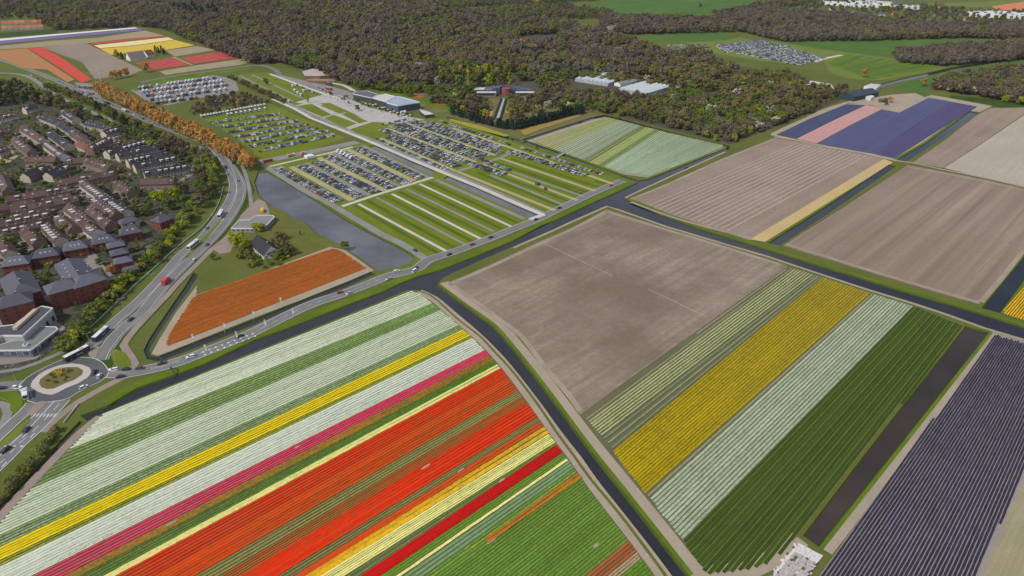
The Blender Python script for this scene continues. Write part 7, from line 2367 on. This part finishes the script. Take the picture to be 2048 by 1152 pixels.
# see-through noise screen along the main road
SC = smooth_line([at(*q) for q in [(163,672),(205,634),(265,577),(305,541),(340,509),(372,482),(402,458),(425,430),(440,402),(447,375)]], 5)
r = empty("noise_screen", SC[0], 0, "long low glass noise screen between the hedge and the main road", "noise screen")
SG = glass_mat("screen_glass", (0.20, 0.32, 0.27), rough=.2)
for a, b in zip(SC[:-1], SC[1:]):
    d = (b - a); L = d.length; rz = math.atan2(d.y, d.x)
    mb = MB(); mb.box(.06, L - .06, -.03, .03, .1, .95)
    o = mb.build("panel", SG, r); o.location = a - SC[0]; o.rotation_euler = (0, 0, rz)
    mb = MB(); mb.box(-.06, .06, -.08, .08, 0, 1.05); mb.box(.06, L - .06, -.12, .12, .95, 1.07)
    o = mb.build("post", flat_mat("screen_rail", (0.50, 0.60, 0.54)), r); o.location = a - SC[0]; o.rotation_euler = (0, 0, rz)
# black arched bridge railings over the ditch and the canal side
for x0, y0, x1, y1, lab in [(314,719,330,727,"black arched rail over the ditch end by the queue"), (341,737,350,751,"black arched rail down to the canal by the queue")]:
    A, B = at(x0, y0), at(x1, y1)
    r = empty("bridge_rail", A, 0, lab, "railing")
    mb = MB(); N = 9
    for k in range(N):
        t0, t1 = k / N, (k + 1) / N
        p0, p1 = A.lerp(B, t0) - A, A.lerp(B, t1) - A
        p0.z, p1.z = .2 + 2.6 * math.sin(math.pi * t0), .2 + 2.6 * math.sin(math.pi * t1)
        mb.tube(p0, p1, .28, .28, 6)
    mb.build("arch", STEEL, r)
    mb = MB()
    for k in range(1, N):
        p0 = A.lerp(B, k / N) - A
        mb.tube((p0.x, p0.y, -.3), (p0.x, p0.y, .2 + 2.6 * math.sin(math.pi * k / N)), .06, .06, 4)
    mb.build("post", STEEL, r)
# culvert wall at the lower left and sign
mb = MB()
A, B = at(158, 808), at(128, 846)
d = B - A
mb.box(0, d.length, -.2, .2, -.7, .7)
o = mb.build("bridge_parapet", CONC); o.location = A; o.rotation_euler = (0, 0, math.atan2(d.y, d.x))
thing(o, "pale concrete parapet where the path crosses the ditch", "parapet")
r = empty("road_sign", at(470, 332), RAD(60), "blue direction sign in the bend of the main road", "sign")
mb = MB(); mb.tube((-1.4, 0, 0), (-1.4, 0, 4), .08, .08, 5); mb.tube((1.4, 0, 0), (1.4, 0, 4), .08, .08, 5); mb.build("post", GALV, r)
mb = MB(); mb.box(-2.4, 2.4, -.06, .06, 1.9, 4.4); mb.build("panel", flat_mat("sign_blue", (0.03, 0.13, 0.55), var=.05), r)
# yellow sculpture on the roundabout
r = empty("sculpture", at(121, 753, 0) + Vector((0, 0, .5)), 0, "yellow sculpture of bent blades on the roundabout bed", "sculpture")
for k in range(6):
    t = k * 1.05
    mb = MB()
    p = Vector((math.cos(t) * .5, math.sin(t) * .5, 0))
    for j in range(4):
        q = Vector((math.cos(t) * (.5 + .45 * (j + 1) ** 1.2 * .6), math.sin(t) * (.5 + .45 * (j + 1) ** 1.2 * .6), 1.0 * (j + 1)))
        mb.tube(p, q, .34 - .06 * j, .28 - .06 * j, 5); p = q
    mb.build("blade", flat_mat("sculpture_yellow", (0.72, 0.50, 0.02)), r)
for x, y, w in [(108,757,2.5),(133,758,2.0),(104,752,2.2),(130,763,1.8),(112,768,2.5),(139,744,2.5),(97,764,2.2),(123,744,2.4)]:
    tree(at(x, y) + Vector((0, 0, .5)), "shrub", w, w * .8, "low planting on the roundabout bed", "planting on the roundabout", "shrub", "shrub")
r = empty("pole_sign", at(1, 1), 0) if False else None
# tall striped mast by the far road, boats and the windmill
r = empty("fountain_jet", at(204,170), 0, "tall thin white mast rising beside the copper trees", "mast")
mb = MB(); mb.tube((0, 0, 0), (0, 0, 26), .6, .35, 7); mb.build("shaft", POLE, r)
r = empty("boat", at(1374, 335) + Vector((0, 0, W_Z)), RAD(40), "small dark blue boat on the upper canal", "boat")
mb = MB()
hull = [(-3, .9), (-3, -.9), (1.5, -1), (3.4, 0), (1.5, 1)]
mb.face([(x, y, .7) for x, y in hull][::-1] if False else [(x, y, .7) for x, y in hull])
for i in range(5):
    a, b = hull[i], hull[(i + 1) % 5]
    mb.face([(a[0] * .9, a[1] * .8, -.1), (b[0] * .9, b[1] * .8, -.1), (b[0], b[1], .7), (a[0], a[1], .7)])
mb.build("hull", flat_mat("boat_blue", (0.03, 0.05, 0.11)), r)
mb = MB(); mb.box(-1.6, .8, -.6, .6, .7, 1.5, taper=.12); mb.build("cabin", STEEL, r)
r = empty("windmill", at(1537, 234), RAD(-25), "small grey windmill with crossed sails at the garden edge", "windmill")
mb = MB(); mb.tube((0, 0, 0), (0, 0, 9), 3.2, 1.9, 8); mb.build("tower", T_SLT, r)
mb = MB(); mb.box(-1.6, 1.6, -1.9, 1.9, 9, 10.8, taper=.5); mb.build("cap", T_BLK, r)
for k in range(4):
    t = RAD(30 + 90 * k)
    M = Matrix.Translation((0, -2.2, 10)) @ Matrix.Rotation(t, 4, 'Y')
    mb = MB(); mb.box(-.08, .08, -.05, .05, .4, 5.5, 0, M); mb.box(.1, .9, -.03, .03, 1.4, 5.4, 0, M); mb.build("sail", GALV, r)
# footbridge over the car park canal
mb = MB(); A, B = at(1116, 314), at(1128, 307); d = B - A
mb.box(-1, d.length + 1, -1.6, 1.6, .1, .45); mb.box(-1, d.length + 1, -1.6, -1.45, .45, 1.3); mb.box(-1, d.length + 1, 1.45, 1.6, .45, 1.3)
o = mb.build("footbridge", CONC); o.location = A; o.rotation_euler = (0, 0, math.atan2(d.y, d.x)); thing(o, "small pale footbridge from the car park to the mint field", "bridge")
# plaza people, sun shades and stalls
SK = flat_mat("skin", (0.45, 0.29, 0.21))
pm = {}
def person_mesh(c):
    if c in pm:
        return pm[c]
    top = [(.06, .09, .22), (.35, .04, .04), (.6, .58, .55), (.03, .03, .035), (.18, .2, .15), (.5, .4, .12)][c]
    mb = MB()
    for s in (-1, 1):
        mb.tube((.02 * s, s * .09, 0), (0, s * .1, .85), .07, .1, 6, 1)
        mb.tube((0, s * .2, 1.4), (.06, s * .27, .8), .06, .045, 5, 0)
    mb.tube((0, 0, .82), (0, 0, 1.2), .17, .2, 7, 0); mb.tube((0, 0, 1.2), (0, 0, 1.48), .2, .09, 7, 0)
    mb.tube((0, 0, 1.46), (0, 0, 1.56), .055, .055, 6, 2); mb.tube((0, 0, 1.54), (0, 0, 1.66), .08, .105, 8, 2); mb.tube((0, 0, 1.66), (0, 0, 1.77), .105, .05, 8, 3)
    pm[c] = mb.mesh("person", [flat_mat("jacket_%d" % c, top), flat_mat("trousers", (.05, .055, .08)), SK, flat_mat("hair", (.06, .04, .03))])
    return pm[c]
names = ["dark blue jacket", "red jacket", "white jacket", "black coat", "olive coat", "yellow coat"]
for i in range(150):
    t = rnd.random()
    if i < 110:
        x, y = 690 + 140 * t + rnd.uniform(-20, 20), 205 + 32 * t + rnd.uniform(-9, 9)
    else:
        x, y = 600 + 100 * t, 170 + 35 * t + rnd.uniform(-6, 6)
    c = rnd.randrange(6)
    o = bpy.data.objects.new("person", person_mesh(c)); link(o)
    o.location = at(x, y) + Vector((0, 0, Z4)); o.rotation_euler = (0, 0, rnd.uniform(0, 6.28))
    thing(o, "person in a %s walking across the pale plaza" % names[c], "person", "visitors on the plaza")
for i in range(16):
    x, y = 725 + 6.5 * i + rnd.uniform(-3, 3), 207 + 1.9 * i + rnd.uniform(-3, 4)
    r = empty("parasol", at(x, y), 0, "pale parasol on the plaza in front of the entrance pavilion", "parasol", "parasols on the plaza")
    mb = MB(); mb.tube((0, 0, 0), (0, 0, 2.6), .05, .05, 5); mb.build("pole", STEEL, r)
    mb = MB(); mb.tube((0, 0, 2.2), (0, 0, 2.9), 1.7, .1, 8); mb.build("canopy", flat_mat("parasol_cloth", (.62, .57, .48)), r)
for i in range(12):
    x, y = 690 + 12 * i + rnd.uniform(-5, 5), 200 + 3.3 * i + rnd.uniform(-5, 5)
    tree(at(x, y), "bud", 3.5, rnd.uniform(4, 6), "thin young tree planted on the plaza", "young trees of the plaza")
# show garden flower patches
for px, c, lab in [([(815,190),(828,187),(850,191),(846,197),(826,196)], (0.32,0.11,0.05), "orange red flower patch in the show garden"), ([(856,196),(875,194),(884,199),(866,202)], (0.09,0.16,0.03), "green flower patch in the show garden"), ([(860,204),(890,206),(896,212),(870,210)], (0.26,0.15,0.05), "amber flower patch in the show garden"), ([(1010,222),(1022,218),(1026,226),(1012,228)], (0.55,0.20,0.08), "orange flower bed right of the parade path"), ([(972,226),(988,221),(984,234),(970,234)], (0.45,0.22,0.1), "amber flower bed left of the parade path"), ([(1040,262),(1080,250),(1150,232),(1165,232),(1090,256),(1050,272)], (0.30,0.22,0.06), "tan planted slope behind the conifer hedge"), ([(900,238),(960,252),(1020,272),(1010,274),(950,258),(900,243)], (0.30,0.28,0.04), "yellow olive flower border along the garden ditch")]:
    bed("flower_bed", lab, px, ground_mat("patch_" + lab.split(" ")[0] + lab.split(" ")[-1], c, tuple(v * 1.2 for v in c), s_big=.1, s_small=.3))
# concrete slab with rubble at the foot of the field pond
r = empty("concrete_yard", at(1582, 1120), 0, "broken concrete yard with rubble at the lower end of the field pond", "yard")
SLB = flat_mat("pale_slab", (0.62, 0.60, 0.56), var=.12, scale=.7)
SLG = flat_mat("grey_slab", (0.42, 0.39, 0.36), var=.22, scale=.9)
c0 = r.location.copy()
A, B, Cq = at(1596, 1086), at(1646, 1112), at(1560, 1130)
ex, ey = (B - A), (Cq - A)
nx, ny = 9, 9
for i in range(nx):
    for j in range(ny + 6):
        p = A + ex * (i / nx) + ey * (j / ny)
        if rnd.random() < .05 and j > 1:
            continue
        q = [p + ex * (u / nx * .96) + ey * (v / ny * .96) for u, v in ((0, 0), (1, 0), (1, 1), (0, 1))]
        jit = Vector((rnd.uniform(-.08, .08), rnd.uniform(-.08, .08), 0))
        h = .12 + rnd.uniform(0, .10)
        mb = MB()
        q = [v - c0 + jit for v in q]
        if area2(q) < 0:
            q.reverse()
        mb.face([(v.x, v.y, h) for v in q])
        for k in range(4):
            a, b = q[k], q[(k + 1) % 4]
            mb.face([(a.x, a.y, 0), (b.x, b.y, 0), (b.x, b.y, h), (a.x, a.y, h)])
        mb.build("slab", SLB if j < 3 or i == 0 else SLG, r)
for k in range(90):
    s = rnd.choice((0, 1, 2))
    u, v = (rnd.uniform(-.06, .02), rnd.uniform(0, 1.6)) if s == 0 else ((rnd.uniform(0, 1), rnd.uniform(.2, 1.6)) if s == 1 else (rnd.uniform(.96, 1.06), rnd.uniform(.3, 1.6)))
    p = A + ex * u + ey * v - c0
    w = rnd.uniform(.15, .5)
    M = Matrix.Translation((p.x, p.y, .15)) @ Matrix.Rotation(rnd.uniform(0, 3), 4, 'Z') @ Matrix.Rotation(rnd.uniform(-.3, .3), 4, 'X')
    mb = MB(); mb.box(-w, w, -w * .7, w * .7, -.1, w * .9, 0, M, taper=w * .2)
    mb.build("rubble", SLB if rnd.random() < .5 else flat_mat("dark_rubble", (0.10, 0.085, 0.075)), r)

mb = MB()
mb.box(-3700, 3700, -300, 7100, -1.9, 207)
o = mb.build("haze", HAZE)
o["kind"] = "stuff"
o["label"] = "thin pale spring haze over the whole landscape"
